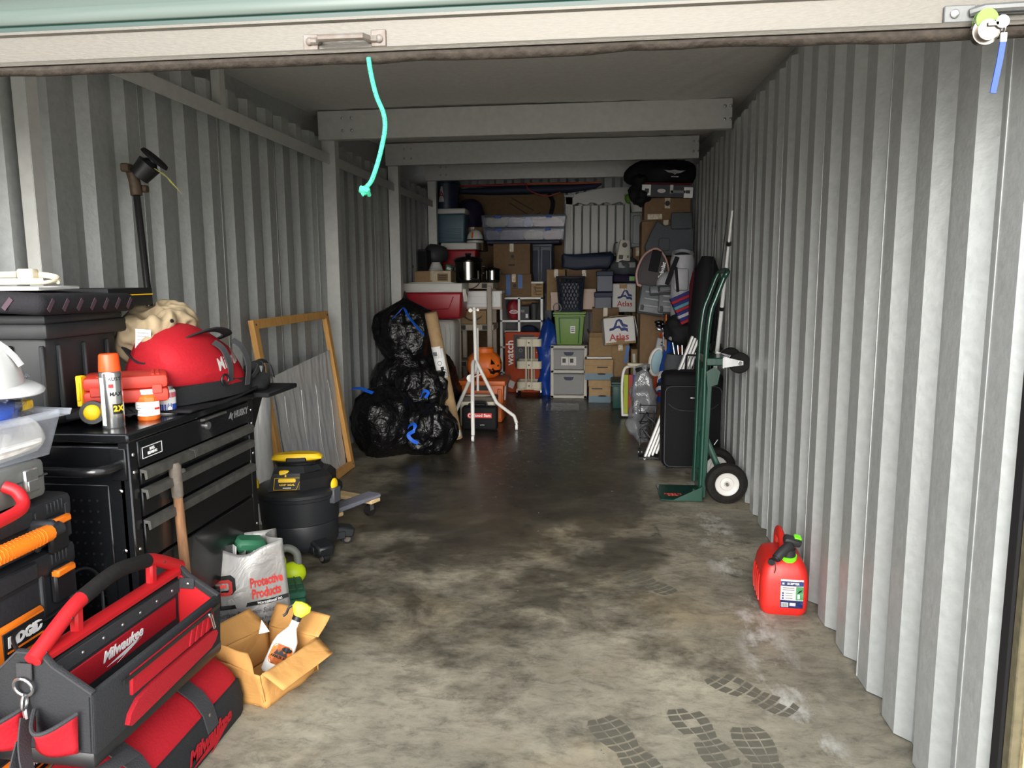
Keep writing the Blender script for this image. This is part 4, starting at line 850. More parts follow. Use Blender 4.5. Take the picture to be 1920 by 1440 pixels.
# ---------------------------------------------------------------- furniture dolly behind the vacuum
mat('carpet_grey', '#7e7f8c', .95, 0, .1, .6, 200)
dl = T('furniture_dolly', 'wooden furniture dolly with grey carpet top behind the vacuum', 'dolly', (-1.62, 4.27, 0), math.radians(-24))
for y in (-.16, .16): bx('rail', 'wood_pale', dl, (0, y, .098), (.5, .085, .024), bev=.004)
for x in (-.2, .2): bx('carpet_bar', 'carpet_grey', dl, (x, 0, .122), (.1, .42, .026), bev=.006)
for x in (-.2, .2):
    for y in (-.16, .16):
        f_ = G().box((x, y, .082), (.06, .05, .006)).box((x-.018, y, .06), (.003, .03, .045)).box((x+.018, y, .06), (.003, .03, .045)).obj('caster_fork', 'steel', dl)
        G().cyl((x-.013, y, .037), (x+.013, y, .037), .036, n=20).obj('wheel', 'rubber', f_)
# ---------------------------------------------------------------- leaning wooden frame and bubble wrapped panels
wf = T('wooden_frame', 'tall bare wooden frame leaning on the left wall behind the vacuum', 'frame', X=frame((-1.86, 4.25, 0), (.0, 1, 0), (-.14, .06, 1))); FW, FHh, ft_ = 1.24, 1.2, .055
for x in (ft_/2, FW-ft_/2): bx('stile', 'wood', wf, (x, 0, FHh/2), (ft_, .035, FHh), bev=.002)
for z in (ft_/2, FHh-ft_/2): bx('rail', 'wood', wf, (FW/2, 0, z), (FW-2*ft_, .035, ft_), bev=.002)
for x in (ft_/2, FW-ft_/2):
    for z in (.03, FHh-.03): G().cyl((x, -.02, z), (x, -.014, z), .006, n=8).obj('nail', 'dark_grey', wf)
mat('bubble', '#d0d1d0', .2, .1, .12, .35, 28, stretch=(1, 1, .25)); mat('bubble2', '#b9b8b4', .2, .25, .12, .4, 40)
bw = T('wrapped_picture', 'flat picture in bubble wrap standing inside the wooden frame', 'picture', X=frame((-1.9, 4.4, .03), (0, 1, 0), (-.11, .0, 1)))
g = G(); N_ = 28
def bwf(i, j): return (i*1.02+.006*math.sin(j*20), -.012-.006*abs(noise.noise(Vector((i*14, j*2, 1))))*2, j*(.81+.07*i))
g.grid(bwf, 60, 20); g.obj('wrap_front', 'bubble', bw, angle=180)
G().prism([(0, 0), (1.02, 0), (1.02, .87), (0, .80)], (0, -.004, 0), (1, 0, 0), (0, 0, 1), -.03).obj('panel', 'bubble2', bw)
for k in range(4): G().tube([(.12+.25*k+.02*math.sin(z*9+k), -.02, z) for z in [.04+.07*q for q in range(10)]], .002, 5).obj('wrap_crease', 'bubble', bw)
b2 = T('bubble_roll', 'roll of bubble wrap standing against the wall left of the wooden frame', 'bubble wrap', (-1.97, 4.17, 0))
G().lathe([(0, 0), (.06, 0), (.075, .2), (.07, .5), (.075, .8), (.05, .93), (0, .95)], n=20, sy=1.0).jitter(.012, 12, 3).obj('roll', 'bubble', b2, angle=180)
# ---------------------------------------------------------------- trash bags
mat('trash', '#0b0b0d', .33, 0, 0, .9, 24, wrinkle=10); mat('draw_blue', '#1d63d8', .4)
def trash(c, r, sc, label, seed, flat, top=None, ties=(), cre=((.03, 4), (.018, 9), (.008, 21))):
    t = T('trash_bag', label, 'trash bag', c, 0, 'full black trash bags by the left wall')
    blob('bag', 'trash', t, (0, 0, -flat if flat is not None else 0), r, sc, 80, 56, cre, ((.05, 3.2),), seed, flat, (1, 1, .5), top, pleat=.13)
    for pts, w in ties: G().tube(spline([Vector(p)-Vector(c) for p in pts], 5), .006, 4, flat=(w, .004, (0, -.5, 1))).obj('drawstring', 'draw_blue', t)
    return t
def gp_(px, py, Y): return at(px, py, Y)
trash((-1.74, 5.98, 0), .27, (.92, .9, 1.1), 'full black trash bag at the front with flat blue tie on top, beside the post', 3, -.25, ties=(([gp_(660, 729, 5.85), gp_(675, 728, 5.82), gp_(688, 733, 5.78), gp_(699, 737, 5.76)], .03),))
trash((-1.4, 6.05, 0), .27, (.78, .8, .74), 'low black trash bag on the floor with a looped bright blue tie', 8, -.18, ties=(([gp_(762, 815, 5.85), gp_(766, 800, 5.82), gp_(776, 795, 5.82), gp_(778, 806, 5.8), gp_(766, 815, 5.8), gp_(772, 825, 5.8), gp_(784, 831, 5.82)], .03),), cre=((.045, 5), (.02, 12)))
trash((-1.5, 6.32, .27), .26, (.75, .75, .85), 'crinkled black trash bag with a small blue knot, above the low one', 15, -.15, ties=(([gp_(789, 745, 6.05), gp_(794, 733, 6.03), gp_(803, 736, 6.03), gp_(797, 746, 6.03)], .025),), cre=((.04, 6), (.02, 14)))
trash((-1.72, 6.78, 0), .36, (.95, .8, 1.1), 'large black trash bag in the middle of the heap, carrying the topmost one', 22, -.33)
trash((-1.76, 6.8, .66), .27, (.95, .9, 1.12), 'topmost black trash bag with long blue drawstring tails', 31, -.26, top=(.2, .12, .02), ties=(([gp_(736, 597, 6.45), gp_(748, 585, 6.42), gp_(757, 577, 6.45), gp_(764, 590, 6.42), gp_(775, 605, 6.42), gp_(785, 617, 6.42), gp_(795, 628, 6.45)], .03),))
trash((-1.6, 7.25, 0), .27, (.78, .75, 1.35), 'black trash bag standing behind the cardboard tube', 40, -.34, cre=((.035, 5), (.02, 13)))
# ---------------------------------------------------------------- cardboard tube
tb = T('cardboard_tube', 'long brown cardboard tube with white shipping labels leaning on the trash bags', 'tube', (-1.14, 6.4, 0)); L = W(tb)
a, b = fl(856, 826), at(808, 588, 6.38); a.z += .02; L = (lambda p, q=Vector(tb.location): Vector(p)-q)
dd = (b-a).normalized(); G().cyl(L(a), L(b), .055, n=28).obj('tube', 'cardboard_pale', tb); G().cyl(L(b), L(b+dd*.012), .052, n=28).obj('end_cap', 'cardboard', tb)
side = dd.cross(Vector((0, -1, 0))).normalized(); nn = side.cross(dd).normalized()
def tpatch(t0, t1, a0, a1, m, name='shipping_label', R=.0562):
    l = (b-a).length; return G().grid(lambda i, j: L(a+dd*l*(t0+(t1-t0)*j)+(nn*math.cos(a0+(a1-a0)*i)+side*math.sin(a0+(a1-a0)*i))*R), 8, 1).obj(name, m, tb, solid=.0006)
tpatch(.5, .73, -1.3, 1.1, 'label_white'); tpatch(.66, .75, -1.6, .6, 'label_white'); tpatch(.42, .47, -.9, -.1, 'label_white'); tpatch(.02, .07, .2, 1.2, 'label_white')
for k in range(5): tpatch(.515+.012*k, .52+.012*k, -.4, .8, 'grey', 'print_line', .0566)
tpatch(.565, .59, .0, .5, 'black_print', 'print_block', .0566); tpatch(.68, .71, -.9, -.1, 'grey', 'print_block', .0566)
l_ = (b-a).length; G().tube([L(a+dd*l_*.62+(nn*math.cos(q)+side*math.sin(q))*.0575+dd*.018*s) for q, s in [(.0+.3*math.cos(t), math.sin(t)) for t in [2*PI*i/14 for i in range(14)]]], .002, 4, closed=True).obj('print_ring', 'black_print', tb)
# ---------------------------------------------------------------- white tripod stand
es = T('tripod_stand', 'white tubular tripod stand on casters in front of the pumpkin', 'stand', (-1.04, 6.85, 0)); L = (lambda p, q=Vector((-1.04, 6.85, 0)): Vector(p)-q)
mat('tube_white', '#e6e4de', .35)
Y0 = 6.85; P_ = lambda x, y, d=0: L(at(x, y, Y0+d))
G().tube([P_(889, 576, .0), P_(891, 640), P_(892, 690), P_(890, 700, -.03)], .017, 10).obj('main_pole', 'tube_white', es)
G().tube([P_(895, 615, .06), P_(896, 733, .06)], .012, 8).obj('rear_pole', 'tube_white', es)
fa = fl(887, 828); ra = fl(969, 806); la_ = Vector((-1.42, 7.12, 0))
def caster(p):
    p = L(p); c_ = G().box(p+Vector((0, 0, .06)), (.02, .03, .03), bev=.004).obj('caster_fork', 'steel', es); G().cyl(p+Vector((-.011, 0, .028)), p+Vector((.011, 0, .028)), .028, n=18).obj('wheel', 'white', c_)
G().tube(spline([P_(891, 682), P_(888, 677, -.04), P_(886, 684, -.1)], 4)+[L(fa+Vector((0, 0, .35))), L(fa+Vector((0, 0, .06)))], .017, 10).obj('leg', 'tube_white', es); caster(fa)
q = at(931, 755, 6.98); G().tube([P_(892, 676), L(q), L(at(964, 780, 7.02)), L(ra+Vector((0, 0, .06)))], .017, 10).obj('leg', 'tube_white', es); caster(ra)
G().tube([P_(888, 697), P_(856, 768, .15), L(la_+Vector((0, 0, .06)))], .017, 10).obj('leg', 'tube_white', es); caster(la_)
G().cyl(P_(882, 709, -.06), P_(882, 709, -.03), .034, n=20).obj('knob', 'tube_white', es)
for x, y, r_ in ((882, 582, .018), (896, 581, .012)): G().cyl(P_(x, y, -.04), P_(x, y, .0), r_, n=14).obj('knob', 'tube_white', es)
G().tube([P_(882, 582, -.02), P_(897, 581, -.02)], .005, 6).obj('cross_pin', 'tube_white', es)
G().tube([P_(882, 709, -.03), P_(902, 702, .02)], .006, 6).obj('cross_pin', 'tube_white', es)
# ---------------------------------------------------------------- pumpkin bucket, orange tote, small cooler, black case
mat('pumpkin', '#d9691f', .5, 0, .06, .1, 12); mat('tote_orange', '#c05c1c', .5, 0, .1, .1, 10); mat('cream', '#cfc7b2', .5)
cx, zb, wd, ht = rect(862, 713, 946, 792, 7.3)
ot = T('orange_tote', 'orange plastic storage tote under the pumpkin bucket', 'tote', (cx, 7.3, 0)); H_ = at(900, 713, 7.3).z
G().box((0, .24, H_/2-.02), (wd-.02, .44, H_-.04), bev=.02, seg=2, taper=.9).obj('tub', 'tote_orange', ot); bx('lid', 'tote_orange', ot, (0, .24, H_-.03), (wd+.02, .5, .05), bev=.012, seg=2)
for s in (-1, 1): bx('corner_rib', 'tote_orange', ot, (s*(wd/2-.05), .01, H_*.45), (.04, .02, H_*.7), bev=.006)
bx('sticker', 'label_white', ot, (wd/2-.008, .15, H_-.14), (.004, .1, .14), (0, .04, 0), bev=0)
bx('front_label', 'black_print', ot, (.0, -.005, H_-.075), (.14, .008, .05), bev=.002)
cx, zb, wd, ht = rect(872, 655, 943, 713, 7.5)
pk = T('pumpkin_bucket', 'orange jack-o-lantern pumpkin bucket on the orange tote', 'pumpkin bucket', (cx, 7.53, H_-.004), math.radians(58))
g = G(); prof = [(.0, 0), (.1, .0), (.15, .03), (.178, .09), (.18, .15), (.16, .21), (.12, .25), (.1, .258), (.098, .262), (.098, .3), (.092, .3), (.09, .262)]; n_ = 64
R_ = [[g.b.verts.new((r*(1-.05*abs(math.sin(4.5*a))**4*(1 if i < 7 else 0))*math.cos(a), r*(1-.05*abs(math.sin(4.5*a))**4*(1 if i < 7 else 0))*math.sin(a), z)) for a in [2*PI*k/n_ for k in range(n_)]] for i, (r, z) in enumerate(prof)]
for A_, B_ in zip(R_, R_[1:]):
    for j in range(n_): g.b.faces.new((A_[j], A_[(j+1) % n_], B_[(j+1) % n_], B_[j]))
pb = g.obj('shell', 'pumpkin', pk); 
for s in (-1, 1): patch(pk, 'eye', [(s*.035, .15), (s*.09, .15), (s*.07, .205)][::s], (0, -.3, 0), (1, 0, 0), (0, 0, 1), 'black_print', pb, .002)
patch(pk, 'mouth', [(-.12, .12), (-.08, .1), (-.07, .12), (-.04, .09), (.04, .09), (.07, .12), (.08, .1), (.12, .12), (.08, .06), (.03, .045), (.02, .062), (-.02, .062), (-.03, .045), (-.08, .06)], (0, -.3, 0), (1, 0, 0), (0, 0, 1), 'black_print', pb, .002)
patch(pk, 'nose', [(-.015, .125), (.015, .125), (0, .15)], (0, -.3, 0), (1, 0, 0), (0, 0, 1), 'black_print', pb, .002)
G().sph((-.1, 0, .268), .02, (1, 1, .5), 10, 6).sph((.1, 0, .268), .02, (1, 1, .5), 10, 6).obj('handle_lug', 'black', pk)
cx, zb, wd, ht = rect(862, 733, 928, 800, 7.1); H_ = at(895, 740, 7.1).z
cl = T('small_cooler', 'small grey and cream cooler standing behind the black carry case', 'cooler', (cx, 7.1, 0))
bx('body', 'cream', cl, (0, .09, H_/2-.03), (wd, .17, H_-.06), bev=.015); bx('lid', 'grip_grey', cl, (0, .09, H_-.045), (wd+.02, .185, .05), bev=.015, seg=2); G().sph((0, .09, H_-.022), wd*.42, (1, .5, .12), 20, 8).obj('lid_dome', 'cream', cl); bx('latch', 'black', cl, (0, -.004, H_-.13), (wd*.5, .03, .1), bev=.008)
mat('case_soft', '#151619', .7, 0, .05, .2, 120)
cx, zb, wd, ht = rect(866, 763, 932, 805, 6.95)
gs = T('carry_case', 'black soft carry case with a red badge standing on the floor', 'case', (cx, 6.93, 0)); bx('shell', 'case_soft', gs, (0, .06, .115), (wd, .12, .225), bev=.025, seg=3)
bx('badge', 'red_print', gs, (.01, -.001, .145), (wd*.66, .003, .045), bev=.001); G().cyl((-.085, -.003, .145), (-.085, .0, .145), .028, n=22).obj('badge_round', 'red_print', gs); G().cyl((-.085, -.0045, .145), (-.085, -.002, .145), .019, n=20).obj('badge_disc', 'white_print', gs); G().cyl((-.085, -.0055, .145), (-.085, -.003, .145), .012, n=20).obj('badge_dot', 'red_print', gs)
text(gs, 'Good Sam', .04, (.025, -.0035, .146), (1, 0, 0), (0, 0, 1), 'white_print', bold=.001); text(gs, 'SYSTEM', .012, (.03, -.0012, .055), (1, 0, 0), (0, 0, 1), 'white_print')
G().tube(spline([(-.06, .06, .225), (-.05, .06, .26), (.05, .06, .26), (.06, .06, .225)], 4), .012, 8).obj('handle', 'black', gs)
# ---------------------------------------------------------------- hand truck
mat('truck_green', '#0b392c', .3, 0, .04, 0, 20, coat=.4); mat('tyre', '#1c1a18', .85, 0, .2, .4, 50); mat('rim_white', '#c9c6c2', .4)
ht_ = T('hand_truck', 'dark green hand truck with pneumatic tyres standing by the right wall', 'hand truck', (.66, 4.8, 0)); L = (lambda p, q=Vector((.66, 4.8, 0)): Vector(p)-q)
YN, YFR = 4.84, 5.16
def rail(y):
    pt = [at(1313, 925, YN), at(1319, 790, YN), at(1324, 665, YN), at(1332, 590, YN), at(1343, 558, YN), at(1358, 520, YN), at(1364, 510, YN)]
    return [L(Vector((p.x, y, p.z))) for p in pt]
for y in (YN, YFR):
    r_ = rail(y); G().tube(spline(r_, 5), .0165, 12).obj('side_rail', 'truck_green', ht_)
    s0, s1 = Vector(r_[2])+Vector((.045, 0, -.28)), Vector(r_[1])+Vector((.045, 0, -.1))
    bx('rail_channel', 'truck_green', ht_, (r_[0].x+.028, r_[0].y, .42), (.03, .03, .8), (0, math.radians(1.6), 0), bev=.004)
ra_, rb_ = rail(YN), rail(YFR)
G().tube(spline([ra_[-2], ra_[-1], (ra_[-1]+rb_[-1])/2+Vector((.012, 0, .012)), rb_[-1], rb_[-2]], 5), .0165, 12).obj('loop_handle', 'truck_green', ht_)
for k, z in enumerate((.12, .38, .64, .9)): G().box(Vector((ra_[0].x+.012+.012*k, (ra_[0].y+rb_[0].y)/2, z)), (.014, YFR-YN, .035), bev=.003).obj('cross_bar', 'truck_green', ht_)
tp_ = fl(1290, 915); G().box((-.13, .16, .012), (.26, .36, .008), bev=.002).box((.0, .16, .055), (.008, .36, .09), bev=.002).obj('toe_plate', 'truck_green', ht_)
G().prism([(0, 0), (.18, 0), (.0, .09)], (.0, -.02, .014), (-1, 0, 0), (0, 0, 1), .006).obj('toe_gusset', 'truck_green', ht_)
text(ht_, 'MADE IN\nU.S.A.', .028, (-.17, .1, .0166), (1, 0, 0), (0, 1, 0), 'p_red', bold=.0004)
def tyre(c, R, w, rim=.55, par=ht_):
    c = Vector(c); t = G().lathe([(R*rim, -w*.38), (R*.75, -w*.5), (R*.93, -w*.4), (R, -w*.15), (R, w*.15), (R*.93, w*.4), (R*.75, w*.5), (R*rim, w*.38)], n=36, M=Matrix.Translation(c) @ Matrix.Rotation(PI/2, 4, 'X')).obj('tyre', 'tyre', par)
    G().lathe([(0, w*.2), (R*.12, w*.36), (R*.14, w*.25), (R*.3, w*.22), (R*.34, w*.3), (R*.5, w*.32), (R*.57, w*.40), (R*.57, -w*.4), (0, -w*.3)], n=32, M=Matrix.Translation(c) @ Matrix.Rotation(PI/2, 4, 'X')).obj('wheel_rim', 'rim_white', t)
    G().cyl(c+Vector((0, -w*.5, 0)), c+Vector((0, w*.3, 0)), R*.07, n=10).obj('axle_nut', 'rusty', t)
wc_ = L((.808, 4.79, .13)); tyre(wc_, .13, .085); tyre(wc_+Vector((0, .44, 0)), .13, .085)
G().cyl(wc_, wc_+Vector((0, .44, 0)), .01, n=10).obj('axle', 'steel', ht_)
for y in (.03, .36): G().tube([Vector((ra_[1].x+.02, y+.03, .42)), wc_+Vector((0, y+.02, 0))], .013, 8, flat=(.028, .01, (0, 1, 0))).obj('strut', 'truck_green', ht_)
# swivel casters near the top, on a folding bracket
q = L(at(1345, 678, YN)); bx('caster_bracket', 'truck_green', ht_, q+Vector((-.0, .16, .0)), (.14, .36, .05), bev=.006)
G().prism([(-.03, -.1), (.03, -.08), (.045, .0), (.01, .03), (-.04, .0)], q+Vector((-.03, -.03, -.06)), (1, 0, 0), (0, 0, 1), .006).obj('gusset', 'truck_green', ht_)
for dy in (0, .32):
    c_ = L(at(1386, 680, YN))+Vector((0, dy, 0)); fk = G().prism([(-.1, .035), (-.085, .035), (.02, .012), (.02, -.012), (-.1, -.03)], c_+Vector((0, -.026, 0)), (1, 0, 0), (0, 0, 1), .003).prism([(-.1, .035), (-.085, .035), (.02, .012), (.02, -.012), (-.1, -.03)], c_+Vector((0, .026, 0)), (1, 0, 0), (0, 0, 1), .003).box(c_+Vector((-.1, 0, 0)), (.012, .06, .07), bev=.002).obj('caster_fork', 'steel', ht_)
    G().lathe([(0, -.018), (.04, -.018), (.06, -.02), (.066, -.012), (.066, .012), (.06, .02), (.04, .018), (0, .018)], n=28, M=Matrix.Translation(c_) @ Matrix.Rotation(PI/2, 4, 'X')).obj('caster_wheel', 'rubber', fk); G().cyl(c_+Vector((0, -.032, 0)), c_+Vector((0, .032, 0)), .012, n=10).obj('axle_bolt', 'chrome', fk)
# ---------------------------------------------------------------- fuel can
mat('can_red', '#b51f17', .45, 0, .05, .12, 30); mat('spout', '#232425', .5); mat('can_green', '#6ee01a', .4); mat('label_navy', '#1f2f66', .5); mat('label_green', '#5fae74', .5)
gc_ = T('fuel_can', 'red plastic fuel can with black spout on the floor by the right wall', 'fuel can', (.79, 3.16, 0), math.radians(-4))
def csec(w, y0, y1, z, r=.035):
    return [(x, (y0+y1)/2+y, z) for x, y in rrect(w, y1-y0, min(r, w*.4, (y1-y0)*.4), 4)]
g = G().loft([csec(.17, .01, .25, 0), csec(.19, .003, .262, .015), csec(.195, 0, .265, .05), csec(.196, 0, .265, .15), csec(.18, .005, .262, .195), csec(.15, .02, .25, .23), csec(.12, .04, .22, .245), csec(.09, .06, .2, .25)]); cb_ = g.obj('can_body', 'can_red', gc_)
for k in range(4): G().tube([(-.098, .06+.05*k, .04), (-.1, .07+.05*k, .1), (-.098, .05+.05*k, .16)], .006, 6).obj('grip_ridge', 'can_red', gc_)
G().tube(spline([(.0, .25, .2), (.0, .26, .27), (.0, .23, .302), (.0, .16, .3), (.0, .1, .262)], 5), .02, 12, flat=(.042, .03, (1, 0, 0))).obj('handle', 'can_red', gc_)
G().cyl((.015, .05, .235), (.015, .046, .255), .034, n=24).obj('collar', 'can_green', gc_); G().cyl((.015, .046, .25), (.015, .04, .285), .029, .026, n=22).obj('cap_ring', 'spout', gc_)
G().tube(spline([(.015, .04, .28), (.01, .02, .3), (-.02, -.005, .285), (-.045, -.025, .262)], 5), .02, 12, rs=None).obj('spout', 'spout', gc_); G().cyl((-.045, -.025, .262), (-.05, -.029, .257), .016, n=16).obj('spout_mouth', 'black_print', gc_)
G().box((.028, .05, .315), (.075, .045, .035), (.3, .25, .1), bev=.012, seg=2).obj('trigger_guard', 'spout', gc_); G().box((.05, .055, .33), (.03, .03, .01), (.3, .25, .1), bev=.003).obj('safety_tab', 'can_green', gc_)
G().cyl((-.058, .01, .236), (-.062, -.004, .234), .014, n=14).obj('vent_cap', 'black', gc_); G().tube(spline([(-.05, -.01, .245), (-.045, -.015, .215), (-.048, -.008, .19)], 4), .0018, 5).obj('cap_tether', 'black', gc_)
lx, lz, lw, lh = .027, .1, .092, .125
u, v = (1, 0, 0), (0, 0, 1)
def lpatch(x0, z0, x1, z1, m, n='label', off=.0016): return patch(gc_, n, [(x0, z0), (x1, z0), (x1, z1), (x0, z1)], (lx-lw/2, -.1, lz-lh/2), u, v, m, cb_, off)
lpatch(0, 0, lw, lh, 'label_white'); lpatch(0, lh-.028, lw, lh-.008, 'label_navy', 'label_band', .002); lpatch(0, 0, lw, .034, 'label_navy', 'label_band', .002); lpatch(lw-.03, .036, lw, lh-.03, 'label_green', 'label_picture', .002)
lpatch(.004, .004, .033, .024, 'white_print', 'barcode', .0024); lpatch(.038, .01, .062, .024, 'white_print', 'label_field', .0024)
for k in range(9): lpatch(.006+.0028*k, .006, .0074+.0028*k, .022, 'black_print', 'barcode_bar', .0028)
for k in range(3): lpatch(.02, .042+.011*k, .048, .0445+.011*k, 'grey', 'label_line', .002); G().cyl((lx-lw/2+.01, -.0035, lz-lh/2+.043+.011*k), (lx-lw/2+.01, .0, lz-lh/2+.043+.011*k), .004, n=10).obj('label_dot', 'label_navy', gc_)
for k in range(2): lpatch(.008, .078+.009*k, .055, .081+.009*k, 'grey', 'label_line', .002)
lpatch(lw-.024, .042, lw-.014, .062, 'white_print', 'label_mark', .0024); patch(gc_, 'label_mark', [(0, 0), (.018, .012), (.02, .02), (.008, .014)], (lx+lw/2-.026, -.1, lz+.0), u, v, 'black_print', cb_, .0024)
snap(text(gc_, 'SCEPTER', .0125, (lx+.004, -.1, lz+lh/2-.018), u, v, 'white_print', bold=.0006), cb_, (0, -1, 0), .0026); lpatch(.006, lh-.022, .014, lh-.014, 'white_print', 'emblem', .0026)
# ---------------------------------------------------------------- black suitcase
mat('suit', '#0d0d10', .8, 0, .06, .25, 180); mat('suit_pipe', '#2f3136', .5)
su = T('suitcase', 'large black upright suitcase by the right wall behind the hand truck', 'suitcase', (.69, 5.6, 0)); SW, SH = .435, .70
bx('shell', 'suit', su, (0, .15, SH/2+.02), (SW, .26, SH), bev=.04, seg=3)
bx('front_pocket', 'suit', su, (0, .012, SH/2-.02), (SW-.02, .04, SH-.09), bev=.018, seg=2)
G().tube([(x, -.006, SH/2-.02+z) for x, z in rrect(SW-.03, SH-.1, .05, 5)], .0035, 6, closed=True).obj('piping', 'suit_pipe', su)
G().tube(spline([(-SW/2+.04, -.009, SH-.2), (-.1, -.01, SH-.245), (.1, -.01, SH-.245), (SW/2-.04, -.009, SH-.2)], 6), .003, 6).obj('seam', 'suit_pipe', su)
G().sph((-.005, -.01, SH-.155), .02, (1.1, .25, .35), 16, 8).obj('badge', 'chrome', su)
bx('grab_handle', 'suit', su, (0, .15, SH+.026), (.18, .03, .022), bev=.008); G().tube([(SW/2-.06, -.01, .2), (SW/2-.035, -.012, .24)], .005, 6).obj('zip_puller', 'chrome', su)
for s in (-1, 1): G().cyl((s*.16-.015, .25, .025), (s*.16+.015, .25, .025), .025, n=14).obj('wheel', 'rubber', su); bx('foot', 'rubber', su, (s*.16, .06, .012), (.04, .03, .024))
# ---------------------------------------------------------------- wet boot prints: thin damp marks with the tread gaps left dry
mat('damp', '#57544a', .4, 0, .1, 0, 40)
def boot(c, rot, n, s=1.0, m='damp'):
    """one damp print per tread block"""
    M = Matrix.Rotation(rot, 2); k = 0
    rows = [(-.135, .062), (-.105, .078), (-.074, .078), (-.044, .068), (-.02, .06), (.012, .074), (.044, .086), (.076, .09), (.107, .082), (.135, .058)]
    for (y, w), (y2, w2) in zip(rows, rows[1:]):
        for i in range(3):
            a0, a1 = -.5+i/3+.02, -.5+(i+1)/3-.02
            w, w2 = w*1.0, w2*1.0; q = [(w*1.2*a0, y+.004+.012*abs(a0)), (w*1.2*a1, y+.004+.012*abs(a1)), (w2*1.2*a1, y2-.003+.012*abs(a1)), (w2*1.2*a0, y2-.003+.012*abs(a0))]
            if k % 7 == 5 and n % 2: k += 1; continue
            G().prism([(c[0]+s*(M@Vector(p)).x, c[1]+s*(M@Vector(p)).y) for p in q], (0, 0, .0003), (1, 0, 0), (0, 1, 0), .0006).obj('boot_print', m, floor, smooth=False); k += 1
for i, (px, py, r_) in enumerate(((1172, 1400, .5), (1318, 1382, .35), (1432, 1424, .15), (1410, 1302, .85), (1215, 1092, .7))):
    p = fl(px, py); boot((p.x, p.y), r_, i, 1.2)
# ---------------------------------------------------------------- the pile at the back, left and middle
mat('cooler_red', '#a51626', .4, 0, .04); mat('cooler_white', '#d6d4cd', .5); mat('cooler_blue', '#4a6878', .45); mat('taupe', '#a59a8c', .6, 0, .06, .05, 20); mat('navy_plastic', '#1c2a42', .45); mat('stainless', '#6d6b66', .2, 1); mat('tote_green', '#6f8f47', .5, 0, .04)
mat('drawer_grey', '#7c7c7b', .5, 0, .03); mat('drawer_frame', '#b7b2a9', .5); mat('blue_tarp', '#173f94', .4, 0, .15, .6, 14, wrinkle=9); mat('pale_box', '#c9b3a6', .8); mat('label_paper', '#cfccc4', .7); mat('box_orange', '#b04a2c', .7, 0, .05); mat('slate', '#3b3a40', .6)
mat('tape_blue', '#2f5f9e', .5); mat('tote_clear', '#93a0c4', .2, 0, 0, 0, 20, trans=.6, alpha=.55); mat('cloth_mix', '#b9a6ad', .85, 0, .3, .5, 9, col2='#7f7a86'); mat('cloth_pale', '#cfc8ba', .85, 0, .1, .5, 12); mat('purple', '#241d36', .7)
def pbox(name, label, cat, r, Y, group=None, rot=0, zb=None):
    cx, z, w_, h_ = rect(*r, Y)
    if zb is not None: h_ += z-zb; z = zb
    t = T(name, label, cat, (cx, Y, z), rot, group); return t, w_, h_
def carton(label, r, Y, d, m='cardboard', group=None, rot=0, zb=None, seam=True, name='cardboard_box', flaps=False, tape='clear_tape'):
    t, w_, h_ = pbox(name, label, 'cardboard box', r, Y, group, rot, zb)
    bx('body', m, t, (0, d/2, h_/2-.002), (w_, d, h_-.004), bev=.004)
    if flaps:
        for s in (-1, 1): G().box((s*w_*.5, d/2, h_+.03), (.005, d*.95, .09), (0, s*.5, 0)).obj('top_flap', m, t)
        G().box((0, .0, h_+.02), (w_*.96, .005, .07), (.6, 0, 0)).obj('top_flap', m, t)
    elif seam:
        for s in (-1, 1): bx('top_flap', m, t, (s*w_*.251, d/2, h_-.001), (w_*.495, d-.004, .004), bev=.001)
        bx('tape_strip', tape, t, (0, d/2, h_+.0015), (.05, d, .001), bev=0); bx('tape_strip', tape, t, (0, -.0006, h_-.05), (.05, .001, .1), bev=0)
    return t, w_, h_
def tote(label, r, Y, d, m, name='storage_tote', zb=None, rot=0, group=None, tap=.9, cat='tote'):
    t, w_, h_ = pbox(name, label, cat, r, Y, group, rot, zb)
    G().box((0, d/2, h_/2-.01), (w_-.02, d-.02, h_-.02), bev=.015, seg=2, taper=tap).obj('tub', m, t); bx('rim', m, t, (0, d/2, h_-.045), (w_, d, .022), bev=.005); bx('lid', m, t, (0, d/2, h_-.015), (w_+.008, d+.008, .03), bev=.008)
    return t, w_, h_
def cooler(label, r, Y, d, body, lidf, rot=0, zb=None):
    t, w_, h_ = pbox('cooler', label, 'cooler', r, Y, None, rot, zb); lh = h_*lidf
    G().box((0, d/2, (h_-lh)/2), (w_, d, h_-lh), bev=.025, seg=3, taper=.93).obj('body', body, t); bx('lid', 'cooler_white', t, (0, d/2, h_-lh/2), (w_+.012, d+.012, lh), bev=.014, seg=2)
    return t, w_, h_
# white bin under the red cooler
t, w_, h_ = pbox('plastic_bin', 'white rounded plastic bin on the floor under the red cooler', 'bin', (793, 600, 853, 750), 8.2, zb=0)
G().box((0, .2, h_/2), (w_, .38, h_), bev=.06, seg=4, taper=.9).obj('tub', 'cooler_white', t)
for k in range(2): G().tube(spline([(w_*.24+.05*k, -.004, h_*.55), (w_*.24+.05*k, -.006, h_-.1), (w_*.16+.05*k, .0, h_-.03)], 4), .007, 6).obj('rib', 'white', t)
t, w_, h_ = cooler('big red cooler with white lid, on the white bin beside the trash bags', (752, 531, 866, 598), 8.12, .42, 'cooler_red', .26)
bx('lid_panel', 'cooler_white', t, (-.02, .2, h_+.004), (w_*.75, .25, .012), bev=.005)
G().tube([(x, -.001, z) for x, z in ((-w_*.42, h_*.6), (-w_*.36, h_*.25), (w_*.28, h_*.28), (w_*.36, h_*.62))], .006, 6).obj('moulded_line', 'cooler_red', t)
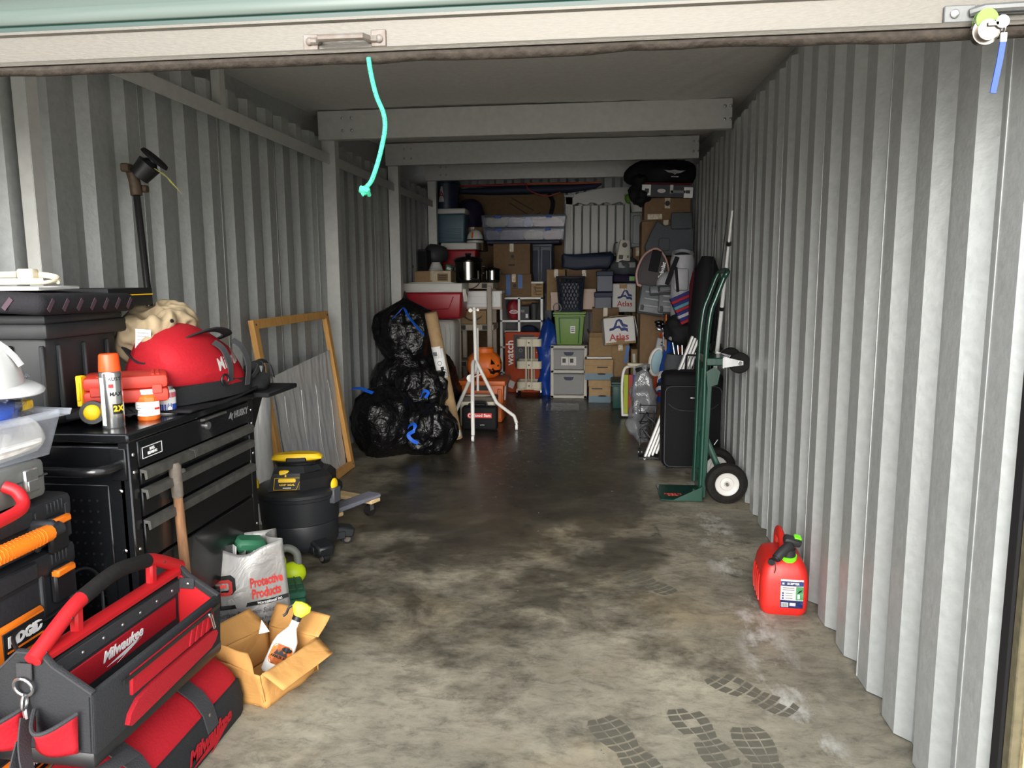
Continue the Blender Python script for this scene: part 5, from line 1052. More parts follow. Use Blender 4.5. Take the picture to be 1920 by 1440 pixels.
for k in range(2): G().tube([(w_/2+.012, .05+.05*k, h_*.82), (w_/2+.03+.012*k, .02+.05*k, h_*.48)], .012, 8, flat=(.028, .012, (0, 1, 0))).obj('swing_handle', 'cooler_white', t)
t, w_, h_ = carton('small taped brown box lying on the lid of the big red cooler', (777, 508, 846, 532), 8.2, .28)
bx('taped_label', 'clear_tape', t, (w_*.23, -.001, h_*.5), (w_*.5, .002, h_*.95), bev=0); bx('label', 'cardboard_dark', t, (w_*.27, -.0025, h_*.5), (w_*.28, .001, h_*.55), bev=0)
for k in range(3): bx('print_line', 'black_print', t, (w_*.27, -.0035, h_*(.35+.14*k)), (w_*.2, .001, .006), bev=0)
# beige shelving unit
cx, z0, w_, h_ = rect(853, 532, 926, 760, 8.62); xL, xR = cx-w_/2, cx+w_/2; zt = at(890, 536, 8.62).z; zm = at(890, 614, 8.62).z
sh = T('shelf_unit', 'beige plastic shelving unit with square posts behind the tripod stand', 'shelf', (cx, 8.62, 0))
for z in (zt, zm, zm-.42): 
    s_ = bx('shelf', 'taupe', sh, (0, .2, z), (w_, .42, .07), bev=.006)
    for x in (-.28, .28): bx('socket', 'black_print', s_, (x*w_, -.012, z), (.06, .004, .05), bev=0)
for x in (-w_/2+.05, w_/2-.045):
    for y in (.0, .38): bx('post', 'taupe', sh, (x, y, zt/2), (.055, .05, zt), bev=.006)
cx2, z2, w2_, h2_ = rect(868, 545, 941, 588, 8.74)
gt = T('drawer_bin', 'pale grey plastic drawer bin between the upper shelves of the beige unit', 'bin', (cx2, 8.72, zm+.2)); h2_ = z2+h2_-(zm+.2)
bx('bin_body', 'pale_box', gt, (0, .14, h2_/2), (w2_, .26, h2_), bev=.006); bx('front_panel', 'white', gt, (0, .008, h2_*.55), (w2_-.02, .02, h2_*.85), bev=.006); bx('front_recess', 'label_white', gt, (.0, -.004, h2_*.5), (w2_*.72, .008, h2_*.4), bev=.004); bx('lid', 'white', gt, (0, .14, h2_-.02), (w2_+.006, .27, .03), bev=.004)
cx2, z2, w2_, h2_ = rect(863, 588, 912, 607, 8.66)
ab = T('smile_box', 'brown parcel box with curved black smile print on the beige shelf', 'cardboard box', (cx2, 8.64, zm+.036)); h2_ = .155
bx('body', 'cardboard', ab, (0, .14, h2_/2), (w2_, .26, h2_), bev=.004)
G().tube(spline([(-.1, -.002, .085), (-.04, -.002, .05), (.03, -.002, .048), (.095, -.002, .085)], 5), .006, 4, flat=(.016, .002, (0, -1, 0))).obj('smile_print', 'black_print', ab); G().prism([(0, 0), (.02, .022), (.006, .024)], (.09, -.0025, .078), (1, 0, 0), (0, 0, 1), .001).obj('smile_tip', 'black_print', ab); bx('tape_strip', 'tape', ab, (0, .14, h2_+.001), (w2_, .05, .001), bev=0)
# cookers on the shelf
def cooker(label, px, py0, py1, hw, Y, zb):
    c = at(px, py1, Y); r = hw/1425*Y; h = at(px, py0, Y).z-zb
    t = T('slow_cooker', label, 'slow cooker', (c.x, Y+r, zb))
    G().lathe([(0, 0), (r*.9, 0), (r*.95, .02), (r, .03)], n=28).obj('base', 'black', t); G().lathe([(r*.98, .03), (r*.98, h*.72), (0, h*.72)], n=36).obj('steel_body', 'stainless', t)
    G().lathe([(r*1.03, h*.7), (r*1.05, h*.76), (r*.9, h*.84), (r*.3, h*.9), (0, h*.9)], n=28).obj('lid', 'black_gloss', t); G().lathe([(0, h), (r*.2, h), (r*.24, h*.95), (r*.15, h*.9), (0, h*.89)], n=16).obj('lid_knob', 'black', t)
    for s in (-1, 1): bx('side_handle', 'black', t, (s*r*1.1, 0, h*.55), (r*.3, .05, .02), bev=.005)
    return t
cooker('large stainless slow cooker with black lid on the beige shelf', 874, 474, 533, 27, 8.6, zt+.036); cooker('smaller stainless cooker with black lid beside the large one', 921, 498, 533, 15, 8.66, zt+.036)
cd = T('cooker_cable', 'black power cord hanging in a loop from the slow cooker', 'cord', at(880, 530, 8.58)); q = Vector(cd.location)
G().tube(spline([at(a, b, 8.58)-q for a, b in ((858, 520), (870, 531), (868, 540), (885, 541), (897, 533), (898, 525), (884, 522))], 5), .006, 6).obj('cord', 'black', cd)
# white cube shelf and what stands on and in it
YC = 9.5; cx, z0, w_, h_ = rect(938, 557, 1018, 745, YC); zt2 = at(975, 557, YC).z
cs = T('cube_shelf', 'white cube shelf with open compartments behind the orange box', 'shelf', (cx, YC, 0)); tw = .03
for x in (-w_/2+tw/2, w_*.0-.03, w_/2-tw/2): bx('upright', 'white', cs, (x, .17, zt2/2), (tw if x else .02, .34, zt2), bev=.002)
rows = [zt2-.015, at(975, 602, YC).z, at(975, 651, YC).z, at(975, 699, YC).z, .02]
for z in rows: bx('shelf_board', 'white', cs, (0, .17, z), (w_, .34, .025), bev=.002)
bx('back_board', 'dark_grey', cs, (0, .345, zt2/2), (w_, .006, zt2), bev=0)
mat('char_red', '#8d1620', .5, 0, .1, .3, 20)
bgx = at(961, 600, YC).x; zr = rows[1]+.0125
t = T('charcoal_bag', 'red charcoal bag with white oval print in the top compartment', 'bag', (bgx, YC+.06, zr))
b_ = blob('sack', 'char_red', t, (0, .06, .12), .1, (.75, .55, 1.2), 28, 18, ((.012, 9),), seed=4); G().prism([(.055*math.cos(a), .024*math.sin(a)) for a in [2*PI*k/18 for k in range(18)]], (.01, -.006, .1), (1, 0, 0), (0, 0, 1), .003).obj('oval_print', 'white_print', t); G().prism([(.046*math.cos(a), .017*math.sin(a)) for a in [2*PI*k/18 for k in range(18)]], (.01, -.010, .1), (1, 0, 0), (0, 0, 1), .003).obj('oval_field', 'char_red', t); text(t, 'Kingsford', .02, (.01, -.0145, .1), (1, 0, 0), (0, 0, 1), 'white_print', bold=.0006, sx=.9)
t = T('glass_jar', 'clear glass jug standing behind the red charcoal bag', 'jug', (bgx-.03, YC+.2, zr)); G().lathe([(.0, 0), (.06, 0), (.062, .2), (.04, .25), (.03, .28), (0, .28)], n=20).obj('jug', 'film', t); G().cyl((0, 0, .28), (0, 0, .3), .032, n=16).obj('cap', 'blue', t)
x3 = at(982, 590, YC).x
t = T('dark_box', 'small charcoal grey printed box in the upper shelf compartment', 'box', (x3, YC+.04, zr)); bx('carton', 'slate', t, (0, .1, .085), (.13, .2, .17), bev=.003); bx('sticker', 'label_white', t, (.035, -.0005, .05), (.03, .001, .05), bev=0); bx('print_patch', 'grey', t, (-.02, -.0005, .11), (.05, .001, .03), bev=0)
t = T('tumbler', 'dark tumbler standing beside the small printed box', 'tumbler', (x3+.12, YC+.1, zr)); G().lathe([(0, 0), (.035, 0), (.045, .17), (.047, .2), (0, .2)], n=20).obj('cup', 'dark_grey', t); G().lathe([(0, .215), (.04, .215), (.049, .2), (0, .2)], n=20).obj('lid', 'black', t)
t = T('brown_cloth', 'rumpled brown cloth on top in the upper shelf compartment', 'cloth', (x3+.05, YC+.14, zr+.185)); blob('cloth', 'cardboard_dark', t, (0, .02, .03), .1, (1.25, .8, .3), 24, 14, ((.02, 10),), seed=9)
zr2 = rows[2]+.0125
t = T('paper_stack', 'stack of pale magazines in the second shelf compartment', 'magazines', (bgx, YC+.02, zr2))
for k in range(7): bx('magazine', ('label_paper', 'pale_box', 'grey', 'white', 'cooler_blue', 'label_white', 'label_paper')[k], t, (random.uniform(-.01, .01), .13, .014+.028*k), (.2, .26, .024), (0, 0, random.uniform(-.05, .05)), .002)
t = T('navy_cloth', 'dark navy folded cloth filling the compartment beside the magazines', 'cloth', (x3+.05, YC+.02, zr2)); blob('cloth', 'navy', t, (0, .14, .12), .14, (1.0, .9, .85), 24, 16, ((.02, 8),), seed=2, flat=-.12)
carton('brown box with two blue tape strips on top of the white cube shelf', (931, 514, 996, 556), YC+.02, .36, 'cardboard_dark', zb=zt2+.001)
bt = [o for o in bpy.data.objects if o.name.startswith('cardboard_box') and o.type == 'EMPTY'][-1]; bw_, bh_ = rect(931, 514, 996, 556, YC)[2:4]
for x, hh in ((-.07, .26), (.08, .17)): bx('blue_tape', 'tape_blue', bt, (x, -.001, bh_-hh/2), (.055, .002, hh), bev=0)
t_, w3, h3 = carton('larger brown box bulging at its top, above the blue taped box', (925, 457, 994, 514), YC+.03, .36, 'cardboard_dark', zb=zt2+bh_+.008)
for o_, zz in ((bt, bh_*.5), (t_, h3*.58)): G().lathe([(.0, 0), (.022, 0), (.022, .001), (0, .001)], n=14, M=Matrix.Translation((.01, -.001, zz)) @ Matrix.Rotation(PI/2, 4, 'X')).obj('print_mark', 'black_print', o_); bx('print_line', 'black_print', o_, (.01, -.001, zz-.03), (.07, .001, .004), bev=0)
bx('handle_hole', 'black_print', t_, (.0, -.001, h3*.3), (.08, .001, .022), bev=0)
t, w3, h3 = pbox('cigar_box', 'narrow wooden cigar box with dark lettering beside the blue taped box', 'box', (996, 528, 1018, 556), YC+.02, zb=zt2+.001)
bx('box_body', 'cardboard_pale', t, (0, .12, h3/2), (w3, .22, h3), bev=.003); bx('white_lid', 'label_white', t, (0, .118, h3-.012), (w3+.004, .226, .022), bev=.002)
for k in range(4): bx('print_block', 'cardboard_dark', t, (.02, -.001, .03+.04*k), (w3*.5, .001, .02), bev=0)
text(t, 'CIGAR', .045, (-.025, -.0015, h3*.42), (0, 0, 1), (-1, 0, 0), 'black_print', bold=.001, sx=.8)
# dark plastic drawer cabinet, folded board and the two clear totes
t, w3, h3 = pbox('drawer_cabinet', 'tall dark navy plastic cabinet behind the brown boxes', 'cabinet', (990, 456, 1036, 745), 10.0, zb=0)
bx('carcass', 'navy_plastic', t, (0, .2, h3/2), (w3, .4, h3), bev=.01)
for s in (-1, 1):
    d_ = bx('door', 'navy_plastic', t, (s*w3*.24, -.006, h3/2), (w3*.46, .014, h3-.08), bev=.006); bx('door_panel', 'navy', d_, (s*w3*.24, -.014, h3*.8), (w3*.3, .008, h3*.3), bev=.004); bx('handle', 'black', d_, (s*.02, -.02, h3*.75), (.012, .014, .2), bev=.003)
t, w3, h3 = pbox('folded_table', 'dark purple padded board lying flat under the two clear totes', 'board', (912, 450, 1050, 458), 9.9); bx('top', 'purple', t, (0, .25, h3/2), (w3, .5, h3), bev=.012); bx('edge', 'navy', t, (0, .0, h3/2), (w3-.02, .012, h3*.6), bev=.003)
zft = t.location.z+h3
def ctote(r, Y, zb, label, cols):
    t, w_, h_ = pbox('clear_tote', label, 'tote', r, Y, 'long clear totes of clothes', zb=zb)
    G().loft([[(x, y, z) for x, y in ((-w_*.48, .01), (w_*.48, .01), (w_*.48, .44), (-w_*.48, .44))] if z == 0 else [(x, y, z) for x, y in ((-w_*.495, 0), (w_*.495, 0), (w_*.495, .45), (-w_*.495, .45))] for z in (0, h_-.03)]).obj('tub', 'tote_clear', t, smooth=False)
    bx('lid', 'tote_clear', t, (0, .225, h_-.016), (w_, .46, .028), bev=.006)
    for s in (-1, 1): bx('lid_latch', 'blue', t, (s*w_*.3, -.006, h_-.03), (.08, .012, .03), bev=.003)
    for k, (m, x0, x1) in enumerate(cols):
        o = G().box((0, 0, 0), ((x1-x0)*w_*.97, .2, h_*.62), bev=.02); bmesh.ops.subdivide_edges(o.b, edges=o.b.edges, cuts=3); o.jitter(.03, 9, k+int(Y*10)); o = o.obj('folded_clothes', m, None, angle=180)
        o.location = t.location+Vector(((x0+x1)/2*w_, .14, h_*.4)); tag(o, cl_labels.pop(0), 'clothes', 'clothes inside the clear totes')
    return t
cl_labels = ['cream folded clothes at one end of the lower clear tote', 'dull grey purple clothes in the lower clear tote', 'pale yellow folded cloth in the middle of the lower clear tote', 'pinkish clothes at the wall end of the lower clear tote', 'off white clothes at one end of the upper clear tote', 'dusty mauve clothes in the upper clear tote', 'bright blue rolled cloth in the upper clear tote', 'pale pink clothes at the wall end of the upper clear tote']
mat('cl_pink', '#b48a90', .85, 0, .15, .4, 10); mat('cl_mauve', '#6a6074', .85, 0, .2, .4, 10); mat('cl_cream', '#c3bca4', .85, 0, .1, .4, 10)
ctote((905, 426, 1058, 450), 9.88, zft+.002, 'lower long clear tote of clothes on the purple board', [('cl_mauve', -.46, -.3), ('cl_mauve', -.3, .0), ('cl_cream', .0, .24), ('cl_pink', .24, .46)])
zz = zft+.004+rect(905, 426, 1058, 450, 9.88)[3]
ctote((902, 402, 1061, 426), 9.88, zz, 'upper long clear tote of clothes beneath the cardboard sheet', [('cl_cream', -.46, -.2), ('cl_mauve', -.2, .0), ('blue', .0, .1), ('cl_pink', .1, .46)])
# big cardboard sheet, long ski bag
t, w3, h3 = pbox('cardboard_sheet', 'huge brown cardboard sheet standing against the back wall', 'cardboard sheet', (858, 353, 1057, 500), 10.55, zb=0)
bx('sheet', 'cardboard_dark', t, (0, .03, h3/2), (w3, .03, h3), bev=.002)
for (x0, z0, x1, z1) in ((.02, h3-.13, .32, h3-.3), (.0, h3-.2, .28, h3-.38), (.28, h3-.38, .42, h3-.33)): G().tube([(x0, .012, z0), (x1, .012, z1)], .006, 4, flat=(.012, .004, (0, -1, 0))).obj('printed_line', 'black_print', t)
G().tube(spline([(w3*.36, .0, h3-.08), (w3*.4, -.01, h3-.2), (w3*.38, -.01, h3-.36)], 4), .02, 4, flat=(.06, .006, (0, -1, 0))).obj('black_strap', 'black_rough', t)
mat('ski_red', '#a3241f', .5); mat('ski_orange', '#c4591c', .5)
zs = at(980, 352, 10.3).z; x0, x1 = at(850, 350, 10.3).x, at(1128, 348, 10.3).x
sk = T('ski_bag', 'long dark ski bag with red and orange edges lying across the top of the pile', 'ski bag', ((x0+x1)/2, 10.3, zs)); L_ = x1-x0
G().tube([(-L_/2, 0, -.03), (-L_/4, 0, -.035), (0, 0, -.03), (L_*.3, 0, -.02), (L_*.46, 0, .01), (L_/2, 0, .03)], .05, 10, rs=[.03, .055, .06, .055, .04, .012]).obj('bag_body', 'navy', sk)
G().tube([(-L_/2, -.03, .03), (0, -.03, .045)], .014, 6).obj('red_edge', 'ski_red', sk); G().tube([(0, -.03, .045), (L_*.35, -.03, .04), (L_*.49, -.02, .045)], .014, 6).obj('orange_edge', 'ski_orange', sk)
G().tube(spline([(0, -.05, .05), (.03, -.06, -.03), (.15, -.06, -.09), (.3, -.06, -.12), (.45, -.05, -.07)], 4), .009, 6).obj('cord', 'ski_red', sk)
# upper left corner: blue drum, blue grey cooler, small red cooler, helmet, soft bags
YB2 = 9.75
t, w3, h3 = cooler('blue grey cooler with ribbed front below the navy tub', (803, 391, 872, 456), YB2, .42, 'cooler_blue', .15)
for k in range(6): bx('rib', 'cooler_blue', t, (-.01, .012, .06+.024*k), (w3*.82, .014, .012), bev=.003)
zc = t.location.z+h3
c = at(832, 392, YB2); r_ = 26/1425*YB2; h_ = at(832, 338, YB2).z-zc
t = T('plastic_tub', 'navy blue round tub with a white paper tag, in the top corner', 'tub', (c.x, YB2+r_, zc+.002)); tb_ = G().lathe([(0, 0), (r_*.88, 0), (r_*.97, h_*.9), (r_*1.05, h_*.92), (r_*1.05, h_), (0, h_)], n=32).obj('tub', 'navy_plastic', t)
patch(t, 'paper_tag', [(-.04, -.09), (.035, -.09), (.02, .1), (-.005, .1)], (-.03, -.4, h_*.5), (1, 0, 0), (0, 0, 1), 'label_white', tb_, .003); snap(text(t, 'A', .12, (-.03, -.4, h_*.48), (1, 0, 0), (0, 0, 1), 'box_orange'), tb_, (0, -1, 0), .005)
t, w3, h3 = cooler('small dark red cooler with white lid below the white helmet', (828, 455, 893, 520), 9.55, .36, 'cooler_red', .2); zr_ = t.location.z+h3; q = Vector(t.location)
hm = T('helmet', 'white helmet with orange mark on the lid of the small red cooler', 'helmet', (at(888, 450, 9.6).x, 9.72, zr_+.02)); r_ = 15/1425*9.7
G().lathe([(r_*1.02, 0), (r_*1.03, .03), (r_*.95, .07), (r_*.7, .12), (r_*.35, .145), (0, .15)], n=28).obj('shell', 'cooler_white', hm); G().lathe([(r_*.8, -.018), (r_*1.06, -.016), (r_*1.06, .006), (r_*.9, .004)], n=28, sy=1.25).obj('brim', 'cooler_white', hm); G().lathe([(r_*1.04, .008), (r_*1.05, .02), (r_*1.03, .028)], n=28).obj('band', 'black', hm); G().box((-.02, -r_*.94, .075), (.022, .01, .08), (-.45, 0, 0), bev=.002).obj('orange_mark', 'orange', hm)
t = T('duffel', 'dark purple soft bag slumped behind the blue grey cooler', 'bag', (at(878, 420, 10.1).x, 10.12, at(878, 432, 10.1).z)); blob('bag', 'purple', t, (0, .1, .2), .24, (.7, .6, .95), 28, 20, ((.03, 5),), seed=11)
carton('dark brown box below the purple bag, behind the white helmet', (866, 426, 906, 470), 10.05, .4, 'cardboard_dark')
t, w3, h3 = pbox('speaker', 'black speaker cabinet standing by the left wall behind the taped box', 'speaker', (777, 468, 800, 512), 8.85); bx('cabinet', 'black', t, (0, .14, h3/2), (w3, .28, h3), bev=.008); bx('grille', 'black_rough', t, (0, -.003, h3/2), (w3-.02, .008, h3-.03), bev=.004); zsp = t.location.z
t = T('soft_bag', 'grey soft bag behind the black speaker', 'bag', (at(815, 480, 9.2).x, 9.25, zsp+.1)); blob('bag', 'dark_grey', t, (0, 0, .12), .17, (.8, .8, .7), 26, 16, ((.03, 6),), seed=5)
t = T('lampshade', 'white ribbed lampshade between the speaker and the green packet', 'lampshade', (at(816, 500, 8.9).x, 8.95, zsp)); G().lathe([(r*(1+.08*(k % 2)), z) for k, (r, z) in enumerate([(.1-.006*i, .0+.014*i) for i in range(10)])], n=40).obj('shade', 'cooler_white', t)
t = T('green_packet', 'small green and white packet beside the white lampshade', 'packet', (at(842, 503, 8.9).x, 8.92, zsp)); b_ = G().box((0, 0, .05), (.1, .06, .1), (0, .3, .2), bev=.012); b_.jitter(.01, 12, 2).obj('packet', 'green', t); bx('label', 'label_white', t, (0, -.04, .05), (.05, .004, .03), (0, .3, 0))
mw = T('mop', 'mop with round grey head and dark blue handle by the left wall', 'mop', (at(770, 500, 8.6).x, 8.6, 0)); zt_ = at(768, 500, 8.6).z; G().tube([(.02, 0, 0.02), (.0, 0, zt_-.04)], .014, 8).obj('handle', 'navy', mw); G().sph((0, 0, zt_), .035, (1, 1, .8), 14, 10).obj('knob', 'grip_grey', mw)
# ---------------------------------------------------------------- rolling cart, orange box, blue tarp
mat('cart_cream', '#cfc6ae', .45)
cx, z0, w_, h_ = rect(968, 630, 1015, 743, 9.0); rc = T('rolling_cart', 'cream metal three tier rolling cart in front of the orange box', 'cart', (cx, 9.02, 0)); zk = [at(990, y, 9.0).z for y in (636, 678, 717)]
for z in zk:
    g = G(); d_ = .3; o_ = rrect(w_, d_, .04, 4); g.loft([[(x, .15+y, z-.09) for x, y in o_], [(x, .15+y, z) for x, y in o_], [(x*.97, .15+y*.97, z) for x, y in o_], [(x*.97, .15+y*.97, z-.084) for x, y in o_]], cap=False); g.b.faces.new([g.b.verts.new((x, .15+y, z-.088)) for x, y in o_]); tr_ = g.obj('tray', 'cart_cream', rc, smooth=False)
    G().sph((0, -.004, z-.045), .008, (1, .5, 1), 8, 6).obj('screw', 'black', tr_)
for y in (-.006, .306):
    for s in (-1, 1): G().tube(spline([(s*.035, y, zk[0]), (s*.035, y, .16), (s*.045, y, .105), (s*.08, y, .085), (s*w_*.5, y, .083)], 5), .011, 8).obj('frame_tube', 'cart_cream', rc)
    for s in (-1, 1): f_ = G().box((s*w_*.48, y, .06), (.02, .025, .04), bev=.004).obj('caster_fork', 'steel', rc); G().cyl((s*w_*.48-.01, y, .028), (s*w_*.48+.01, y, .028), .027, n=16).obj('wheel', 'rubber', f_)
t, w3, h3 = pbox('orange_carton', 'tall flat orange and dark grey printed carton behind the cream cart', 'cardboard box', (947, 623, 1016, 738), 9.36, zb=0)
bx('carton', 'box_orange', t, (0, .06, h3/2), (w3, .12, h3), bev=.004); G().prism([(-w3*.27, h3*.96), (w3*.3, h3*.96), (w3*.3, h3*.42), (-w3*.22, h3*.42)], (0, -.001, 0), (1, 0, 0), (0, 0, 1), .001).obj('dark_panel', 'slate', t)
text(t, 'watch', .13, (-w3*.36, -.0025, h3*.66), (0, 0, 1), (-1, 0, 0), 'white_print', bold=.002); text(t, 'in', .1, (w3*.42, -.0025, h3*.7), (0, 0, 1), (-1, 0, 0), 'white_print', bold=.001); text(t, 'o', .1, (-.04, -.0025, h3*.7), (0, 0, 1), (-1, 0, 0), 'grey')
bx('sticker', 'label_paper', t, (-w3*.33, -.0015, h3*.13), (.075, .002, .09), (0, .4, 0), bev=0); bx('sticker', 'black_print', t, (w3*.1, -.0025, h3*.72), (.02, .002, .07), bev=0)
t = T('blue_tarp', 'crumpled blue plastic tarp hanging down beside the grey drawers', 'tarp', (at(1027, 740, 9.15).x, 9.2, 0)); hz = at(1027, 598, 9.15).z
g = G().lathe([(.0, 0), (.085, .0), (.1, .1), (.09, hz*.3), (.095, hz*.55), (.11, hz*.7), (.1, hz*.85), (.07, hz*.95), (.0, hz)], n=30)
bmesh.ops.subdivide_edges(g.b, edges=[e for e in g.b.edges if e.calc_length() > .1], cuts=4); g.jitter(.03, 6, 3); crease(g, .03, 8, 4, stretch=(1, 1, .3)); g.obj('sheet', 'blue_tarp', t, angle=180)
# ---------------------------------------------------------------- drawers, green tote, basket
t, w3, h3 = pbox('drawer_tower', 'two drawer plastic unit with pale frame and grey drawers under the green tote', 'drawers', (1032, 648, 1101, 748), 8.9, zb=0)
for x in (-w3/2+.022, w3/2-.022): bx('side', 'drawer_frame', t, (x, .19, h3/2), (.044, .38, h3), bev=.008)
for z in (.02, h3*.51, h3-.018): bx('rail', 'drawer_frame', t, (0, .19, z), (w3, .38, .04), bev=.008)
for k, (za, zb_) in enumerate(((.05, h3*.51-.03), (h3*.51+.03, h3-.045))):
    dr = G().loft([[(x, y, z) for x, z in ((-w3*.42, zb_), (w3*.42, zb_), (w3*.39, za), (-w3*.39, za))] for y in (-.012, .3)]).obj('drawer', 'drawer_grey', t, smooth=False)
    G().prism([(-.06, 0), (.06, 0), (.05, -.03), (.03, -.042), (-.03, -.042), (-.05, -.03)], (0, -.0135, zb_-.03), (1, 0, 0), (0, 0, 1), .002).obj('handle_hole', 'navy', dr); G().tube([(x, -.014, z) for x, z in ((-w3*.42, zb_), (w3*.42, zb_))], .008, 6).obj('lip', 'drawer_grey', dr)
    if k: 
        for s in (-1, 1): bx('label', 'label_paper', dr, (s*.045+.0, -.0135, (za+zb_)/2-.02), (.085, .002, .1), bev=0); bx('label_print', 'dark_grey', dr, (s*.045-.01, -.015, (za+zb_)/2-.015), (.04, .001, .05), bev=0)
zd = h3+.002
t, w3, h3 = tote('olive green storage tote with white sticker on the plastic drawers', (1037, 585, 1098, 648), 8.92, .4, 'tote_green', zb=zd, tap=.82)
for s in (-1, 1): G().tube([(s*w3*.32, -.002, h3-.07), (s*w3*.28, .028, .02)], .006, 6).obj('groove_line', 'green', t)
G().tube([(-w3*.32, -.003, h3-.07), (w3*.32, -.003, h3-.07)], .005, 6).obj('groove_line', 'green', t); bx('sticker', 'label_white', t, (.04, .006, h3*.47), (.055, .003, .085), (.07, 0, 0), 0)
for k in range(3): bx('sticker_print', 'black_print', t, (.04, .0035, h3*.42+.02*k), (.04, .002, .008), (.07, 0, 0), 0)
zg = zd+h3; mat('basket', '#2e3542', .45)
cx, z0, w_, h_ = rect(1043, 518, 1095, 584, 8.98); lb_ = T('laundry_basket', 'dark grey lattice laundry basket standing on the green tote', 'basket', (cx, 9.0+.16, zg)); h_ = at(1068, 518, 8.98).z-zg
g = G()
def bpt(a, z):
    k = 1-.22*(1-z/h_); x, y = rrect(w_, .32, .06, 4)[int(a) % 20]; x2, y2 = rrect(w_, .32, .06, 4)[(int(a)+1) % 20]; f = a-int(a); return ((x+(x2-x)*f)*k, (y+(y2-y)*f)*k, z)
per = []; P0 = rrect(w_, .32, .06, 4)
def along(u):
    tot = [(Vector(P0[(i+1) % 20])-Vector(P0[i])).length for i in range(20)]; s = (u % 1)*sum(tot)
    for i, l in enumerate(tot):
        if s <= l: return Vector(P0[i]).lerp(Vector(P0[(i+1) % 20]), s/l)
        s -= l
    return Vector(P0[0])
def bp2(u, z): p = along(u); k = 1-.2*(1-z/h_); return (p.x*k, p.y*k, z)
for i in range(26):
    for s in (1, -1): g.tube([bp2(i/26+s*.16*j/8, .02+(h_-.05)*j/8) for j in range(9)], .007, 4)
o = g.obj('lattice', 'basket', lb_, smooth=False); o['kind'] = 'stuff'
for z, r_ in ((h_-.012, .014), (.012, .014)): G().tube([bp2(i/30, z) for i in range(30)], r_, 6, closed=True).obj('rim', 'basket', lb_)
G().loft([[(x*.75, y*.75, 0) for x, y in P0], [(x*.95*.97, y*.95*.97, h_*.8) for x, y in P0]]).obj('liner', 'black', lb_)
t = T('cable_coil', 'grey coiled cable beside the foot of the lattice basket', 'cable', (at(1048, 577, 8.95).x-.02, 8.95, zg)); G().tube([(.04*math.cos(a)*(1+.02*a), -.0+.004*a, .05+.05*math.sin(a)) for a in [PI*i/8 for i in range(33)]], .006, 6).obj('cable', 'grey', t)
carton('brown box with clear tape behind the lattice basket, near the navy cabinet', (1025, 505, 1060, 582), 9.5, .4, 'cardboard')
carton('wide brown box under the folded blue tarp', (1062, 503, 1128, 585), 9.55, .45, 'cardboard_dark')
bxx = [o for o in bpy.data.objects if o.name.startswith('cardboard_box') and o.type == 'EMPTY'][-1]; zbt = bxx.location.z+rect(1062, 503, 1128, 585, 9.55)[3]
t = T('folded_tarp', 'folded dark blue tarp lying on the wide brown box', 'tarp', (at(1100, 500, 9.5).x, 9.7, zbt)); b_ = G().box((0, 0, .085), (.62, .4, .17), bev=.04, seg=3); bmesh.ops.subdivide_edges(b_.b, edges=b_.b.edges, cuts=3); b_.jitter(.04, 6, 4); crease(b_, .015, 9, 3, stretch=(.4, 1, 2)); b_.obj('tarp', 'navy', t, angle=180)
t, w3, h3 = pbox('pink_box', 'pinkish shoe box behind the lattice basket, near the dark blue boxes', 'box', (1093, 542, 1117, 580), 9.25); bx('box_body', 'pale_box', t, (0, .15, h3/2), (w3, .3, h3), bev=.004); bx('lid', 'pale_box', t, (0, .15, h3-.02), (w3+.008, .308, .045), bev=.003)
t, w3, h3 = pbox('pink_box', 'pinkish box at the navy cabinet side of the lattice basket', 'box', (1033, 548, 1051, 582), 9.2); bx('box_body', 'pale_box', t, (0, .15, h3/2), (w3, .3, h3), bev=.004); bx('lid', 'pale_box', t, (0, .15, h3-.02), (w3+.008, .308, .045), bev=.003)
# ---------------------------------------------------------------- the pile at the back, right
mat('atlas_white', '#cfcdca', .7, 0, .03, .1, 20); mat('atlas_blue', '#1d2f6b', .6); mat('atlas_red', '#a52228', .6); mat('grey_plastic', '#8d9092', .5); mat('heater', '#b9b5a8', .5); mat('bag_grey', '#4f5256', .85, 0, .1, .3, 100); mat('case_grey2', '#5e6266', .5, 0, .12)
mat('racket_grey', '#4b4748', .7, 0, .08, .1, 60); mat('racket_pink', '#b08a80', .6); mat('golf_white', '#a9a9ae', .5, 0, .06, .2, 30); mat('maroon', '#5a1f26', .8); mat('board_blue', '#1b5c94', .4); mat('board_orange', '#b8491c', .45); mat('pale_blue', '#7fa6b4', .4); mat('rack_green', '#1f4a44', .5)
def atlas(par, c, s):
    """blue peak-and-river mark over the red word, on a carton face"""
    x, y, z = c
    G().prism([(-.5*s, 0), (-.28*s, .05*s), (-.1*s, .42*s), (.06*s, .5*s), (.2*s, .42*s), (.28*s, .22*s), (.5*s, .12*s), (.5*s, 0), (.2*s, .06*s), (.06*s, .36*s), (-.02*s, .36*s), (-.14*s, .02*s), (-.3*s, -.06*s), (-.5*s, -.09*s)], (x, y, z), (1, 0, 0), (0, 0, 1), .001).obj('logo_peak', 'atlas_blue', par)
    G().prism([(-.5*s, -.13*s), (-.3*s, -.1*s), (-.1*s, .0), (.04*s, -.02*s), (.14*s, -.18*s), (.34*s, -.16*s), (.5*s, -.26*s), (.5*s, -.06*s), (.3*s, .02*s), (.16*s, -.0), (.05*s, .14*s), (-.12*s, .1*s), (-.2*s, .02*s), (-.5*s, -.04*s)], (x, y, z), (1, 0, 0), (0, 0, 1), .001).obj('logo_river', 'atlas_blue', par)
    text(par, 'Atlas', .52*s, (x, y-.0012, z-.5*s), (1, 0, 0), (0, 0, 1), 'atlas_red', bold=.0016*s/.2)
